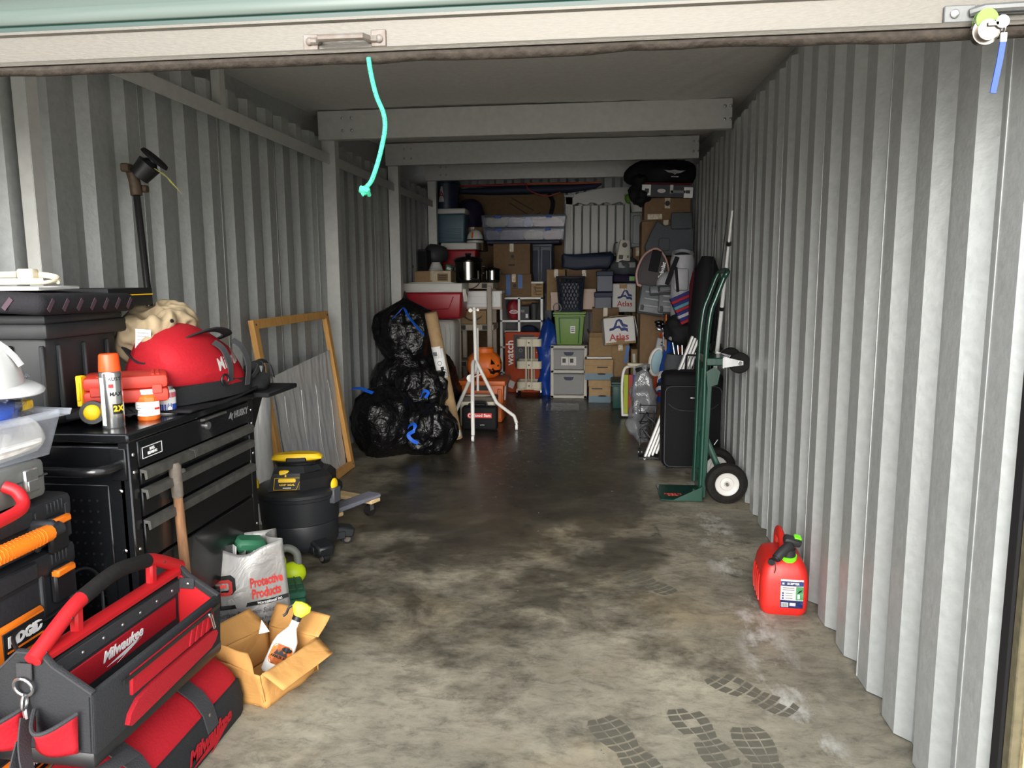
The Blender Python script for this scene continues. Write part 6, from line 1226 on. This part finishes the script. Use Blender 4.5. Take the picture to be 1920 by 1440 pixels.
# white slatted headboard against the back wall
cx, z0, w_, h_ = rect(1060, 352, 1186, 480, 10.3); hb_ = T('headboard', 'white slatted wooden headboard standing against the back wall', 'headboard', (cx, 10.3, 0)); ztp = z0+h_
mat('paint_white', '#cfcfcb', .5)
for x in (-w_/2+.05, w_/2-.05):
    p_ = bx('post', 'paint_white', hb_, (x, .03, (ztp-.1)/2), (.1, .06, ztp-.1), bev=.006); bx('moulding', 'paint_white', p_, (x, -.004, (ztp-.2)/2), (.035, .012, ztp-.25), bev=.004); bx('post_cap', 'paint_white', p_, (x, .03, ztp-.1), (.13, .09, .03), bev=.008)
for k in range(6): bx('slat', 'paint_white', hb_, (-w_/2+.165+(w_-.33)*k/5, .03, ztp/2-.1), (.09, .02, ztp-.25), bev=.004)
N_ = 16; top_ = [(-w_/2+w_*i/N_, ztp-.1+.1*(math.sin(PI*min(1, i/N_*.72))**1.5 if i/N_ < .7 else 1.0)) for i in range(N_+1)]
G().prism([(-w_/2, ztp-.2)]+[(-w_/2+w_*i/N_, ztp-.2+.018*math.cos(2*PI*5*i/N_)) for i in range(1, N_)]+[(w_/2, ztp-.2)]+top_[::-1], (0, 0, 0), (1, 0, 0), (0, 0, 1), -.05).obj('top_rail', 'paint_white', hb_, smooth=False); bx('lower_rail', 'paint_white', hb_, (0, .03, .3), (w_-.1, .04, .15), bev=.006)
# stacked cartons, from the floor up
def fbox(label, r, Y, zb=None):
    t, w_, h_ = pbox('file_box', label, 'cardboard box', r, Y, zb=zb); d = .38
    bx('body', 'cardboard_pale', t, (0, d/2, h_/2-.02), (w_-.012, d-.012, h_-.04), bev=.003); bx('lid', 'cardboard_pale', t, (0, d/2, h_-.035), (w_, d, .07), bev=.003); bx('blue_band', 'cooler_blue', t, (0, .004, .04), (w_-.008, .004, .075), bev=0); G().sph((.03, .002, h_*.3), .05, (1, .08, .2), 14, 6).obj('handle_hole', 'black_print', t); bx('marker_line', 'black_print', t, (-.03 if h_ > .25 else .04, .003, h_*.62), (.12, .003, .012), bev=0); return t, w_, h_
t, w_, h_ = fbox('brown file box with blue band on the floor, beside the grey drawers', (1103, 713, 1146, 756), 8.62, 0); t, w_, h_ = fbox('wider brown file box with a white folder on its lid', (1096, 674, 1150, 713), 8.6, h_+.004)
zf = t.location.z+h_; tag(bx('folder', 'white', None, (t.location.x, 8.75, zf+.012), (.28, .22, .018), (0, 0, .05), .003), 'white folder lying on the wider file box', 'folder')
tote('dark green plastic tote on the floor beside the lower file box', (1146, 716, 1170, 768), 8.2, .42, 'rack_green', zb=0)
t, w_, h_ = carton('open brown box with raised flaps above the white folder', (1104, 632, 1152, 674), 8.72, .38, flaps=True, zb=zf+.022); z3 = zf+h_
carton('brown box with a blue printed strip, under the tilted white box', (1147, 641, 1179, 745), 8.7, .4, zb=0); b_ = [o for o in bpy.data.objects if o.name.startswith('cardboard_box') and o.type == 'EMPTY'][-1]; bx('blue_strip', 'tape_blue', b_, (.07, -.002, .86*rect(1147, 641, 1179, 745, 8.7)[3]), (.04, .003, .2), (0, .15, 0), 0)
carton('tall brown box behind the open one, beside the tilted white box', (1110, 577, 1160, 640), 9.0, .4, 'cardboard_dark', seam=True)
carton('brown box strapped with pale tape under the big plain carton', (1183, 655, 1226, 750), 8.55, .4, 'cardboard', tape='white', zb=0); b_ = [o for o in bpy.data.objects if o.name.startswith('cardboard_box') and o.type == 'EMPTY'][-1]
bx('pale_strap', 'label_paper', b_, (-.09, -.002, .42), (.03, .003, .3), (0, -.05, 0), 0)
carton('big plain brown carton under the grey tool cases', (1196, 588, 1246, 655), 8.5, .42, 'cardboard', rot=(0, math.radians(-2), 0))
# white moving boxes with logo
t, w_, h_ = carton('upright white moving box with blue and red logo, highest of the two', (1148, 532, 1192, 585), 9.1, .36, 'atlas_white'); atlas(t, (0.01, -.0015, h_*.54), .17); bx('wood_patch', 'cardboard_pale', t, (-.01, -.0015, h_-.03), (.09, .002, .05), bev=0)
p = at(1164, 645, 8.3); w_, h_ = rect(1136, 588, 1194, 643, 8.3)[2:4]
t = T('cardboard_box', 'tilted white moving box with blue and red logo and taped brown top', 'cardboard box', (p.x, 8.3, p.z), (math.radians(-6), math.radians(-5), math.radians(4)))
bx('body', 'atlas_white', t, (0, .19, h_*.46), (w_, .38, h_*.92), bev=.006); bx('bottom_band', 'cardboard', t, (0, -.001, .012), (w_*.96, .003, .024), bev=0); bx('hand_hole', 'cardboard', t, (.0, -.002, .045), (.09, .003, .05), bev=.001); atlas(t, (-.01, -.0025, h_*.55), .2)
for s in (-1, 1): G().box((s*w_*.25, .19, h_*.945), (w_*.5, .39, .006), (0, s*.12, 0)).obj('top_flap', 'cardboard', t)
bx('clear_tape', 'clear_tape', t, (0, .19, h_*.965), (w_*.7, .36, .004), (.02, .03, .1), 0); bx('white_flap', 'atlas_white', t, (w_/2+.02, .16, h_*.55), (.006, .3, h_*.7), (0, -.12, 0), 0)
# dark blue lidded boxes
for k, (r, lab) in enumerate((((1115, 548, 1147, 580), 'lower dark blue lidded box beside the upright white moving box'), ((1119, 508, 1149, 547), 'upper dark blue lidded box beside the upright white moving box'))):
    t, w_, h_ = pbox('lidded_box', lab, 'box', r, 9.0, 'dark blue lidded boxes'); bx('box_body', 'navy_plastic', t, (0, .15, h_/2-.02), (w_, .3, h_-.04), bev=.006); bx('lid', 'navy', t, (0, .15, h_-.03), (w_+.016, .32, .06), bev=.008)
# junk on the upright moving box
t = T('purple_blanket', 'folded dark purple blanket on the upright white moving box', 'blanket', (at(1172, 526, 9.1).x, 9.28, at(1172, 533, 9.1).z+.01)); b_ = G().box((0, 0, .05), (.3, .3, .1), bev=.03, seg=2); bmesh.ops.subdivide_edges(b_.b, edges=b_.b.edges, cuts=2); b_.jitter(.025, 8, 2).obj('blanket', 'purple', t, angle=180); bx('care_tag', 'lime', t, (.08, -.165, .055), (.06, .004, .05), bev=0)
zc_ = at(1172, 518, 9.1).z
t = T('camera_bag', 'grey camera bag lying under the cream heater', 'bag', (at(1172, 505, 9.1).x, 9.25, zc_)); blob('bag', 'bag_grey', t, (0, 0, .11), .17, (1.0, .9, .65), 28, 18, ((.02, 6),), seed=3); bx('zip_pocket', 'grey_plastic', t, (.02, -.15, .13), (.2, .02, .07), (-.2, 0, 0), .008)
t, w_, h_ = pbox('heater', 'cream upright fan heater standing on the grey camera bag', 'heater', (1155, 450, 1182, 492), 9.1, rot=(0, math.radians(5), 0)); G().loft([[(x*s, y+.08, z) for x, y in rrect(w_, .12, .02, 3)] for z, s in ((0, 1), (h_*.5, .92), (h_-.02, .75), (h_, .68))]).obj('housing', 'heater', t); G().lathe([(0, 0), (.028, 0), (.03, .004), (.024, .006), (0, .006)], n=20, M=Matrix.Translation((0, .02, h_*.78)) @ Matrix.Rotation(PI/2, 4, 'X')).obj('dial', 'grip_grey', t); bx('rating_plate', 'dark_grey', t, (-.03, .019, .06), (.05, .003, .05), bev=0); bx('switch', 'black', t, (.05, .019, .07), (.02, .005, .03), bev=0)
G().tube(spline([(-.08, .08, h_-.03), (-.12, .08, h_*.8), (-.12, .08, h_*.4), (-.09, .08, h_*.3)], 4), .008, 6).obj('cord', 'dark_grey', t)
# column of boxes on the right
t, w_, h_ = carton('brown box near the roof under the flat printed dark box', (1208, 371, 1295, 412), 7.7, .42, 'cardboard_dark'); bx('clear_tape', 'clear_tape', t, (-.12, -.002, .03), (.14, .003, .05), bev=0); G().cyl((.0, -.002, h_*.75), (.0, 0, h_*.75), .025, n=14).obj('print_mark', 'black_print', t)
zcl = t.location.z
t2, w2_, h2_ = carton('tall brown carton under the upper brown box, behind the grey backpack', (1202, 413, 1292, 590), 7.72, .45, 'cardboard_dark'); t2.scale.z = (zcl-.004)/h2_; t2.location.z = 0
t, w_, h_ = pbox('flat_carton', 'flat dark printed carton with white corner labels near the roof', 'cardboard box', (1205, 346, 1297, 370), 7.66, rot=(0, math.radians(2), 0)); bx('carton', 'slate', t, (0, .2, h_/2), (w_, .4, h_), bev=.004)
bx('label', 'label_white', t, (-w_*.43, -.001, h_*.55), (.085, .002, .1), bev=0); bx('label', 'label_white', t, (w_*.43, -.001, h_*.4), (.085, .002, .1), bev=0); bx('label_print', 'dark_grey', t, (-w_*.42, -.0025, h_*.5), (.04, .001, .04), bev=0); bx('label_print', 'dark_grey', t, (w_*.42, -.0025, h_*.45), (.04, .001, .03), bev=0)
text(t, 'SMART TV', .035, (w_*.22, -.0015, h_*.45), (1, 0, 0), (0, 0, 1), 'grey') if 0 else bx('print_bar', 'grey', t, (w_*.22, -.0015, h_*.45), (.14, .001, .025), bev=0)
G().prism([(.04*math.cos(a), .02*math.sin(a)) for a in [2*PI*k/16 for k in range(16)]], (-w_*.12, -.002, h_*.5), (1, 0, 0), (0, 0, 1), .001).obj('print_oval', 'label_paper', t); bx('print_bar', 'label_paper', t, (.04, -.0015, h_*.65), (.03, .001, .08), bev=0); bx('red_edge', 'maroon', t, (0, .2, h_+.01), (w_*.98, .38, .02), bev=.004)
zz = t.location.z+h_+.02
t = T('garment_bag', 'black garment bag with a white winged print on top of the flat carton', 'garment bag', (at(1245, 335, 7.7).x, 7.82, zz)); b_ = blob('bag', 'case_soft', t, (0, .05, .09), .34, (1.0, .5, .38), 36, 20, ((.04, 4), (.015, 11)), seed=6, flat=-.1)
patch(t, 'wing_print', [(-.11, .02), (-.05, .012), (0, .02), (.05, .012), (.11, .02), (.06, -.008), (.015, -.016), (0, -.03), (-.015, -.016), (-.06, -.008)], (.1, -.6, .1), (1, 0, 0), (0, 0, 1), 'white_print', b_, .004); patch(t, 'print_line', [(-.035, -.05), (.035, -.05), (.035, -.042), (-.035, -.042)], (.1, -.6, .1), (1, 0, 0), (0, 0, 1), 'white_print', b_, .004)
t = T('garment_bag', 'dark grey cloth bag hanging over the edge of the flat carton', 'bag', (at(1198, 345, 7.66).x, 7.75, zz-.28)); blob('bag', 'case_soft', t, (0.02, 0, .2), .12, (.6, .8, 1.25), 36, 24, ((.04, 6), (.02, 13)), seed=12)
# beside the headboard
t, w_, h_ = pbox('moulded_lid', 'grey moulded plastic lid standing beside the headboard', 'lid', (1182, 397, 1206, 464), 9.3); bx('panel', 'grey_plastic', t, (0, .03, h_/2), (w_, .05, h_), bev=.022, seg=3); G().tube([(x*.62, -.001, h_/2+z*.8) for x, z in rrect(w_, h_, .03, 3)], .005, 5, closed=True).obj('groove_rim', 'grey', t)
carton('narrow brown box standing under the grey plastic lid', (1186, 464, 1204, 590), 9.25, .35, 'cardboard_dark', zb=0)
t = T('toy_nozzle', 'green plastic nozzle toy poking up beside the headboard', 'toy', (at(1181, 372, 9.5).x, 9.5, at(1181, 385, 9.5).z)); mat('leaf_green', '#5d9a24', .5); G().sph((0, 0, .08), .07, (.85, .6, .9), 16, 10).jitter(.012, 14, 1).obj('head', 'leaf_green', t); G().cyl((.02, 0, .03), (.03, .02, -.52), .02, n=12).obj('stem', 'rack_green', t)
t = T('white_tub', 'white curved plastic tub between the green toy and the upper brown box', 'tub', (at(1200, 370, 9.2).x, 9.25, at(1200, 384, 9.2).z-.08)); G().lathe([(.0, 0), (.09, 0), (.12, .18), (.13, .19), (.125, .2), (0, .2)], n=24).obj('tub', 'cooler_white', t)
# grey backpack seat, racket bag, golf bag
p = at(1255, 478, 7.45); t = T('seat_cushion', 'dark grey padded seat cushion leaning on the tall brown carton', 'cushion', (p.x, 7.45, p.z), (math.radians(-8), 0, 0)); s_ = 7.45/1425
P_c = [(-40, 0), (40, 0), (42, 30), (38, 66), (12, 68), (8, 56), (-8, 52), (-22, 62), (-34, 40), (-44, 16)]; G().prism([(a*s_, b*s_) for a, b in P_c], (0, 0, 0), (1, 0, 0), (0, 0, 1), -.1).obj('cushion', 'bag_grey', t); G().tube([(a*s_, -.004, b*s_) for a, b in P_c], .007, 6, closed=True).obj('piping', 'dark_grey', t)
bx('head_pad', 'bag_grey', t, (.11, -.01, .32), (.2, .05, .16), bev=.02, seg=2); G().tube([(x-.05, -.006, z+.1) for x, z in rrect(.1, .12, .02, 3)], .004, 5, closed=True).obj('stitched_patch', 'dark_grey', t)
p = at(1222, 540, 7.35); s_ = 7.35/1425; t = T('racket_bag', 'grey racket backpack with pale pink piping and white lettering', 'racket bag', (p.x, 7.35, p.z), (math.radians(-6), math.radians(6), 0))
o_ = [(-26, 4), (-30, 20), (-28, 38), (-20, 58), (-6, 70), (6, 70), (18, 56), (26, 36), (28, 16), (22, 2), (0, -2)]; o_ = [(a*s_, b*s_) for a, b in o_]
o_ = [(p.x, p.y) for p in spline([Vector((a, b, 0)) for a, b in o_+[o_[0]]], 4)[:-1]]
G().loft([[(a*k, y, .19+(b-.19)*k) for a, b in o_] for y, k in ((.16, .96), (.14, 1), (.02, 1), (-.02, .93), (-.035, .75))]).obj('bag_body', 'racket_grey', t); G().tube([(a, .0, b) for a, b in o_], .014, 6, closed=True).obj('piping', 'racket_pink', t)
bx('mesh_panel', 'black_rough', t, (.0, -.036, .25), (.09, .012, .2), (0, .1, 0), .01); text(t, 'Babolat', .052, (.075, -.037, .17), (.15, 0, 1), (-1, 0, .15), 'white_print', bold=.0012)
p = at(1278, 640, 7.0); q = at(1281, 478, 7.0); s_ = 7.0/1425; t = T('golf_bag', 'white and grey golf bag with dark open top beside the racket bag', 'golf bag', (p.x, 7.05, p.z)); v_ = q-p; r_ = 20*s_
Lg = [(p-p)+v_*k for k in (0, .3, .7, .93, 1)]; G().tube(Lg, r_, 20, rs=[r_*.9, r_, r_*1.05, r_*1.1, r_*.95]).obj('barrel', 'golf_white', t); G().lathe([(r_*.7, -.03), (r_*.98, -.02), (r_*1.0, .015), (r_*.8, .02), (r_*.75, -.0)], n=24, M=Matrix.Translation(v_) @ Euler((.5, 0, 0)).to_matrix().to_4x4()).obj('top_cuff', 'grey_plastic', t); G().sph(v_+Vector((0, -.02, -.01)), r_*.78, (1, 1, .15), 18, 8, (.5, 0, 0)).obj('opening', 'black', t)
bx('pocket', 'golf_white', t, v_*.72+Vector((-.02, -r_*1.0, 0)), (.13, .06, .2), bev=.025, seg=2); bx('strap', 'black_rough', t, v_*.82+Vector((-.1, -r_*.95, .0)), (.04, .02, .26), (0, .35, 0), .004); bx('strap', 'black_rough', t, v_*.72+Vector((-.06, -r_*1.35, .0)), (.025, .02, .22), (0, -.1, 0), .004)
t = T('white_bag', 'white and grey soft sports bag slumped between the racket bag and golf bag', 'bag', (at(1258, 545, 7.2).x, 7.25, at(1262, 548, 7.2).z)); blob('bag', 'golf_white', t, (0.02, 0, .08), .12, (1.1, .6, .75), 28, 18, ((.03, 6),), seed=17)
# maroon and black long bags leaning on the wall
t = T('snowboard_bag', 'tall black padded bag leaning upright against the right wall', 'bag', (at(1319, 690, 5.95).x-.03, 6.0, 0)); h_ = at(1322, 480, 5.95).z; G().tube([(.03, 0, 0), (.02, 0, h_*.3), (.02, .03, h_*.6), (.05, .05, h_*.93), (.055, .05, h_)], .1, 14, rs=[.09, .105, .11, .095, .05]).jitter(.015, 5, 2).obj('bag', 'case_soft', t)
t = T('maroon_bag', 'maroon cloth bag top showing behind the tall black bag', 'bag', (at(1306, 490, 6.35).x-.02, 6.4, 0)); G().tube([(.03, 0, 0), (.03, 0, .5), (.03, .0, 1.0), (.035, 0, 1.35), (.035, 0, 1.47)], .06, 14, rs=[.05, .055, .06, .06, .03]).jitter(.02, 6, 3).obj('bag', 'maroon', t)
# grey tool cases
for k, (px, py, w_, h_, rz, lab) in enumerate(((1220, 587, .24, .26, 9, 'grey tool case with latches on the plain carton, near the white boxes'), (1256, 586, .22, .2, 4, 'long grey tool case beside the striped bag'), (1247, 549, .27, .075, -3, 'shallow grey case with black handle on top of the grey cases'))):
    p = at(px, py, 7.2-.04*k); t = T('power_tool_case', lab, 'tool case', p, (math.radians(-14), math.radians(rz), 0), 'grey tool cases'); bx('shell', 'case_grey2', t, (0, .06, h_/2), (w_, .12, h_), bev=.018, seg=2); bx('seam', 'dark_grey', t, (0, .06, h_/2), (w_+.003, .008, h_+.003), bev=0)
    if k == 2: G().tube([(x, -.012, .035+z) for x, z in rrect(.11, .055, .012, 3)], .009, 6, closed=True).obj('handle', 'black', t)
    else:
        for j in range(3): bx('rib', 'grey_plastic', t, (0.01, -.006, h_*(.25+.25*j)), (w_*.75, .014, .02), bev=.005)
        for j in (-1, 1): bx('latch', 'dark_grey', t, (j*w_*.36, -.006, h_*.15), (.03, .014, .05), bev=.004)
# striped sun shade
p = at(1284, 590, 6.6); t = T('striped_parasol', 'blue white and red striped folded parasol between the cases and the black bag', 'parasol', p, (math.radians(-5), math.radians(14), 0))
mat('st_blue', '#262a66', .7); mat('st_red', '#93252e', .7); mat('st_white', '#a9a9ae', .7); mat('st_teal', '#4e8796', .7)
for k, m in enumerate(('st_red', 'st_blue', 'st_white', 'st_blue', 'st_red', 'st_teal', 'st_blue', 'st_red', 'st_blue')): G().box((.05-.0165*k, .0, -.03+.021*k), (.17, .1, .0265), (0, math.radians(-38), 0), bev=.004).obj('stripe', m, t)
# boards, umbrella, clubs
def plank(name, label, cat, p0, p1, Y0, Y1, w_, th, m, edge=None):
    a, b = at(*p0, Y0), at(*p1, Y1); a.z = max(a.z, .0); t = T(name, label, cat, a); d = b-a; L_ = d.length; M = frame((0, 0, 0), (d.normalized().cross(Vector((0, -1, 0)))), d)
    P = [(w_/2*math.sin(PI*min(1, max(.0, k/12)))**.35*(1 if 0 < k < 12 else .4), L_*k/12) for k in range(13)]; poly = [(x, z) for x, z in P]+[(-x, z) for x, z in P[::-1]]
    G().prism(poly, (0, 0, 0), (1, 0, 0), (0, 0, 1), -th).obj('board', m, t, M=M, smooth=False)
    if edge: G().tube([(x, -th/2, z) for x, z in poly], th*.55, 6, closed=True).obj('edge_band', edge, t, M=M)
    return t, M, L_
plank('orange_board', 'long narrow orange board tilted in front of the plain carton', 'board', (1226, 745), (1252, 582), 7.3, 7.75, .075, .03, 'board_orange')
t, M, L_ = plank('boogie_board', 'blue bodyboard with orange rim standing behind the clubs', 'bodyboard', (1256, 690), (1262, 578), 7.5, 7.75, .16, .04, 'board_blue', 'board_orange'); G().box((.05, -.006, L_*.62), (.045, .008, L_*.4), (0, .25, 0), bev=.003).obj('print_panel', 'grey_plastic', t, M=M)
p = at(1227, 705, 7.35); t = T('paddle', 'white and pale blue racket shaped paddle beside the orange board', 'paddle', p, (math.radians(-6), math.radians(10), 0)); s_ = 7.35/1425
e_ = [(13*s_*math.cos(a), 27*s_+25*s_*math.sin(a)) for a in [2*PI*k/24 for k in range(24)]]; G().prism(e_, (0, 0, 0), (1, 0, 0), (0, 0, 1), -.03).obj('blade', 'pale_blue', t); G().tube([(a, -.002, b) for a, b in e_], .016, 6, closed=True).obj('rim', 'cooler_white', t); bx('throat', 'grey_plastic', t, (.01, .015, 60*s_), (.1, .04, .12), bev=.008)
for k in range(2): G().cyl((.01, -.007, 58*s_+.03*k), (.01, -.003, 58*s_+.03*k), .008, n=10).obj('screw_hole', 'black_print', t)
def stick(name, label, cat, p0, p1, Y0, Y1, r, m, rs=None): 
    a, b = at(*p0, Y0), at(*p1, Y1); a.z = max(a.z, .005); t = T(name, label, cat, a); d = b-a; G().tube([Vector(), d*.5, d], r, 8, rs=rs).obj('shaft', m, t); return t, d
t, d = stick('beach_umbrella', 'closed blue beach umbrella with red and white end leaning by the suitcase', 'umbrella', (1236, 750), (1256, 640), 6.6, 7.3, .045, 'blue', [.03, .05, .03])
for k, (m, f0) in enumerate((('ski_red', .02), ('white', .12), ('navy', .18), ('white', .3), ('white', .36))): G().tube([d*f0, d*(f0+.04)], .05, 10, rs=[.044+.02*f0, .046+.02*f0]).obj('stripe', m, t)
for k, ((a, b, c, e), lab) in enumerate((((1242, 700, 1246, 548), 'golf club with steel shaft nearest the orange board'), ((1248, 700, 1250, 545), 'golf club with bronze shaft next to the boards'))):
    t, d = stick('golf_club', lab, 'golf club', (a, b), (c, e), 7.0, 7.5, .006, 'steel' if k == 0 else 'wood'); G().tube([d*.86, d], .011, 8).obj('grip', 'white' if k == 0 else 'handle_wood', t)
for k, (a, b) in enumerate(((1236, 604), (1238, 611), (1237, 618))):
    p = at(a, b, 7.15); t = T('golf_club', ('dark golf club head, upper of the three by the plain carton', 'dark golf club head, middle of the three by the plain carton', 'silver edged golf club head, lowest of the three by the plain carton')[k], 'golf club', p); G().sph((0, 0, 0), .035, (1.3, .7, .55), 16, 10, (0, .2*k, 0)).obj('head', 'black_gloss' if k < 2 else 'steel', t); G().tube([(.03, 0, 0), (.05, .03, -.3), (.06, .05, -.75)], .005, 6).obj('shaft', 'steel', t)
p = at(1277, 690, 6.6); t = T('golf_bag', 'black and grey golf stand bag with silver clubs sticking out', 'golf bag', (p.x, 6.75, p.z-.5)); G().tube([(.0, 0, 0), (-.02, .02, .3), (-.035, .03, .52), (-.03, .03, .6)], .09, 16, rs=[.09, .095, .1, .08]).obj('barrel', 'bag_grey', t); bx('pocket', 'racket_grey', t, (-.03, -.09, .38), (.14, .06, .2), bev=.02, seg=2); bx('cream_panel', 'cream', t, (-.02, -.1, .24), (.12, .02, .05), bev=.004)
for k in range(3): G().tube([(-.03+.03*k, .03, .55), (-.06+.04*k, .05, .72+.03*k)], .006, 6).obj('club_shaft', 'steel', t); G().sph((-.06+.04*k, .03, .74+.03*k), .03, (1.2, .5, .7), 12, 8).obj('club_head', ('grey', 'black_gloss', 'steel')[k], t)
p = at(1268, 623, 6.9); tag(G().tube([p+Vector((-.07, 0, 0)), p+Vector((.0, -.01, .006)), p+Vector((.08, 0, .0))], .02, 10, rs=[.022, .02, .01]).obj('toy_bat', 'yellow'), 'yellow foam grip lying across the blue bodyboard', 'grip')
# white blinds and black grate behind the hand truck
a, b = at(1272, 712, 5.98), at(1300, 632, 6.08); a = b+(a-b)*((b.z-.02)/(b.z-a.z)); t = T('window_blinds', 'bundle of white blind slats leaning behind the suitcase', 'blinds', a); d = b-a
for k in range(5): G().box(d/2+Vector((-.03+.026*k, .006*k, .0)), (.018, .05, d.length*(1-.03*k)), (0, math.atan2(d.x, d.z), 0), bev=.004).obj('blind_slat', 'white', t)
p = at(1312, 702, 5.9); t = T('wire_grate', 'black wire grate standing behind the suitcase', 'grate', p, (0, math.radians(3), 0)); G().tube([(x, 0, z+.07) for x, z in rrect(.22, .15, .01, 2)], .008, 5, closed=True).obj('frame', 'black', t)
for k in range(9): G().tube([(-.1+.025*k, .004, 0), (-.1+.025*k, .004, .14)], .003, 5).obj('wire', 'steel', t)
t = T('dark_jacket', 'black jacket bundled below the striped parasol, above the silver clubs', 'jacket', (at(1284, 640, 6.95).x-.03, 6.85, at(1280, 648, 6.85).z)); blob('jacket', 'case_soft', t, (0, 0, .13), .13, (1.05, .7, 1.1), 40, 28, ((.03, 6), (.015, 14)), seed=23)
# fishing rods along the right wall
t, d = stick('fishing_rod', 'long white and silver fishing rod standing by the right wall', 'fishing rod', (1338, 720), (1373, 395), 5.7, 5.12, .013, 'white', [.016, .013, .006])
for f0 in (.14, .46, .82): G().tube([d*f0, d*(f0+.02)], .016, 8).obj('ferrule', 'black', t)
for (a, b, lab) in (((1330, 700), (1366, 380), 'thin black fishing rod in front of the white one'), ((1326, 690), (1346, 350), 'thin dark bent fishing rod deepest by the right wall')):
    t, d = stick('fishing_rod', lab, 'fishing rod', a, b, 5.95, 5.35, .004, 'black', [.007, .004, .002])
    for f0 in (.4, .6, .8): G().tube(arc(d*f0+Vector((-.01, 0, 0)), .008, 0, 2*PI, 8)[:-1], .0012, 4, closed=True).obj('line_guide', 'black', t)
p = at(1345, 650, 5.9); t = T('fishing_reel', 'black fishing reel clamped low on the white rod', 'reel', p); G().cyl((-.02, -.03, 0), (-.02, .04, 0), .045, n=20).obj('spool', 'black_gloss', t); G().tube([(0, 0, -.04), (.05, -.03, 0), (.04, -.04, .05)], .008, 6).obj('crank', 'black', t)
# beach chair, wrapped bundle and luggage cart at the foot of the pile
mat('sl_lime', '#a9b728', .6); mat('sl_red', '#a53a32', .6); mat('sl_blue', '#2a3aa0', .6)
p = fl(1176, 775); t = T('beach_chair', 'folded striped beach chair with white tube frame beside the plastic wrapped bundle', 'folding chair', (at(1190, 770, 7.7).x, 7.7, 0)); h_ = at(1190, 688, 7.7).z
G().tube(spline([(-.12, 0, .02), (-.13, .03, h_*.6), (-.11, .05, h_-.04), (-.05, .05, h_), (.1, .05, h_)], 5), .014, 8).obj('frame_tube', 'tube_white', t); G().tube([(-.12, 0, .03), (.13, .0, .03)], .014, 8).obj('frame_tube', 'tube_white', t)
for k, m in enumerate(('sl_lime', 'sl_red', 'sl_blue', 'sl_lime', 'sl_red')): G().box((-.09+.045*k, .025, h_*.45), (.044, .012, h_*.78), (-.04, 0, 0), bev=.002).obj('fabric_stripe', m, t)
bx('armrest', 'cream', t, (.07, -.0, h_+.02), (.3, .05, .035), (0, .03, 0), .008)
mat('wrap_grey', '#8b8e91', .1, .2, .1, .8, 22, alpha=.6, wrinkle=9); mat('wire_black', '#141416', .5)
p = at(1203, 800, 6.45); t = T('wrapped_bundle', 'bundle in crinkled clear plastic wrap standing before the striped chair', 'bundle', (p.x-.0, 6.5, .03)); h_ = at(1203, 695, 6.4).z-.03
g = G().lathe([(.015, .0), (.05, .05), (.085, h_*.25), (.115, h_*.5), (.105, h_*.68), (.07, h_*.85), (.035, h_*.95), (.05, h_), (0, h_)], n=30); bmesh.ops.subdivide_edges(g.b, edges=[e for e in g.b.edges if e.calc_length() > .08], cuts=4); g.jitter(.05, 5, 3); g.jitter(.025, 14, 7); crease(g, .025, 13, 2, stretch=(1, 1, .5)); g.obj('plastic_wrap', 'wrap_grey', t, angle=180); G().tube([(0, 0, .02), (0, .01, h_*.5), (0, 0, h_-.02)], .06, 12, rs=[.03, .07, .03]).obj('dark_core', 'dark_grey', t); G().sph((0, 0, h_), .05, (1.2, .8, .6), 14, 8).jitter(.02, 16, 2).obj('tied_top', 'case_soft', t)
t = T('luggage_cart', 'small black wire luggage cart beside the suitcase', 'luggage cart', (at(1214, 845, 6.05).x, 6.05, 0))
for x in (-.06, .06): G().tube([(x, 0, .05), (x, .05, .42)], .006, 6).obj('upright', 'wire_black', t); w__ = G().cyl((x-.012, -.02, .035), (x+.012, -.02, .035), .035, n=18).obj('wheel', 'rubber', t); G().cyl((x-.014, -.02, .035), (x+.014, -.02, .035), .014, n=12).obj('wheel_hub', 'chrome', w__)
for k in range(6): G().tube([(-.07, -.01+.008*k, .08+.065*k), (.07, -.01+.008*k, .08+.065*k)], .004, 5).obj('cross_wire', 'wire_black', t)
G().box((0, -.1, .02), (.15, .14, .008)).obj('foot_plate', 'wire_black', t)
random.seed(3); pts = [(random.uniform(-.07, .07), random.uniform(-.06, .0), random.uniform(.1, .38)) for _ in range(14)]; G().tube(spline(pts, 6), .0055, 6).obj('bungee_cord', 'wire_black', t)
G().tube(spline([(.0, -.1, .01), (.1, -.18, .01), (.16, -.12, .01), (.1, -.05, .01)], 5), .005, 6).obj('cord_loop', 'wire_black', t)
# clear plastic scrap and small litter on the floor
ps = G().grid(lambda i, j: (lambda q: (q.x, q.y, .004+.012*abs(noise.noise(Vector((i*6, j*4, 1))))))(fl(1024+62*i, 771-14*j)), 14, 6).obj('plastic_sheet', 'film', solid=.001, angle=180); tag(ps, 'thin clear plastic sheet lying on the floor before the grey drawers', 'plastic sheet')
random.seed(5)
g = G()
for _ in range(22):
    x, y = random.uniform(-.9, .7), random.uniform(2.1, 6.0); g.box((x, y, .001), (random.uniform(.003, .006), random.uniform(.003, .009), .002), (0, 0, random.uniform(0, 3)))
o = g.obj('floor_litter', 'grip_grey'); o['kind'] = 'stuff'; tag(o, 'specks of pale litter scattered on the concrete floor', 'litter')
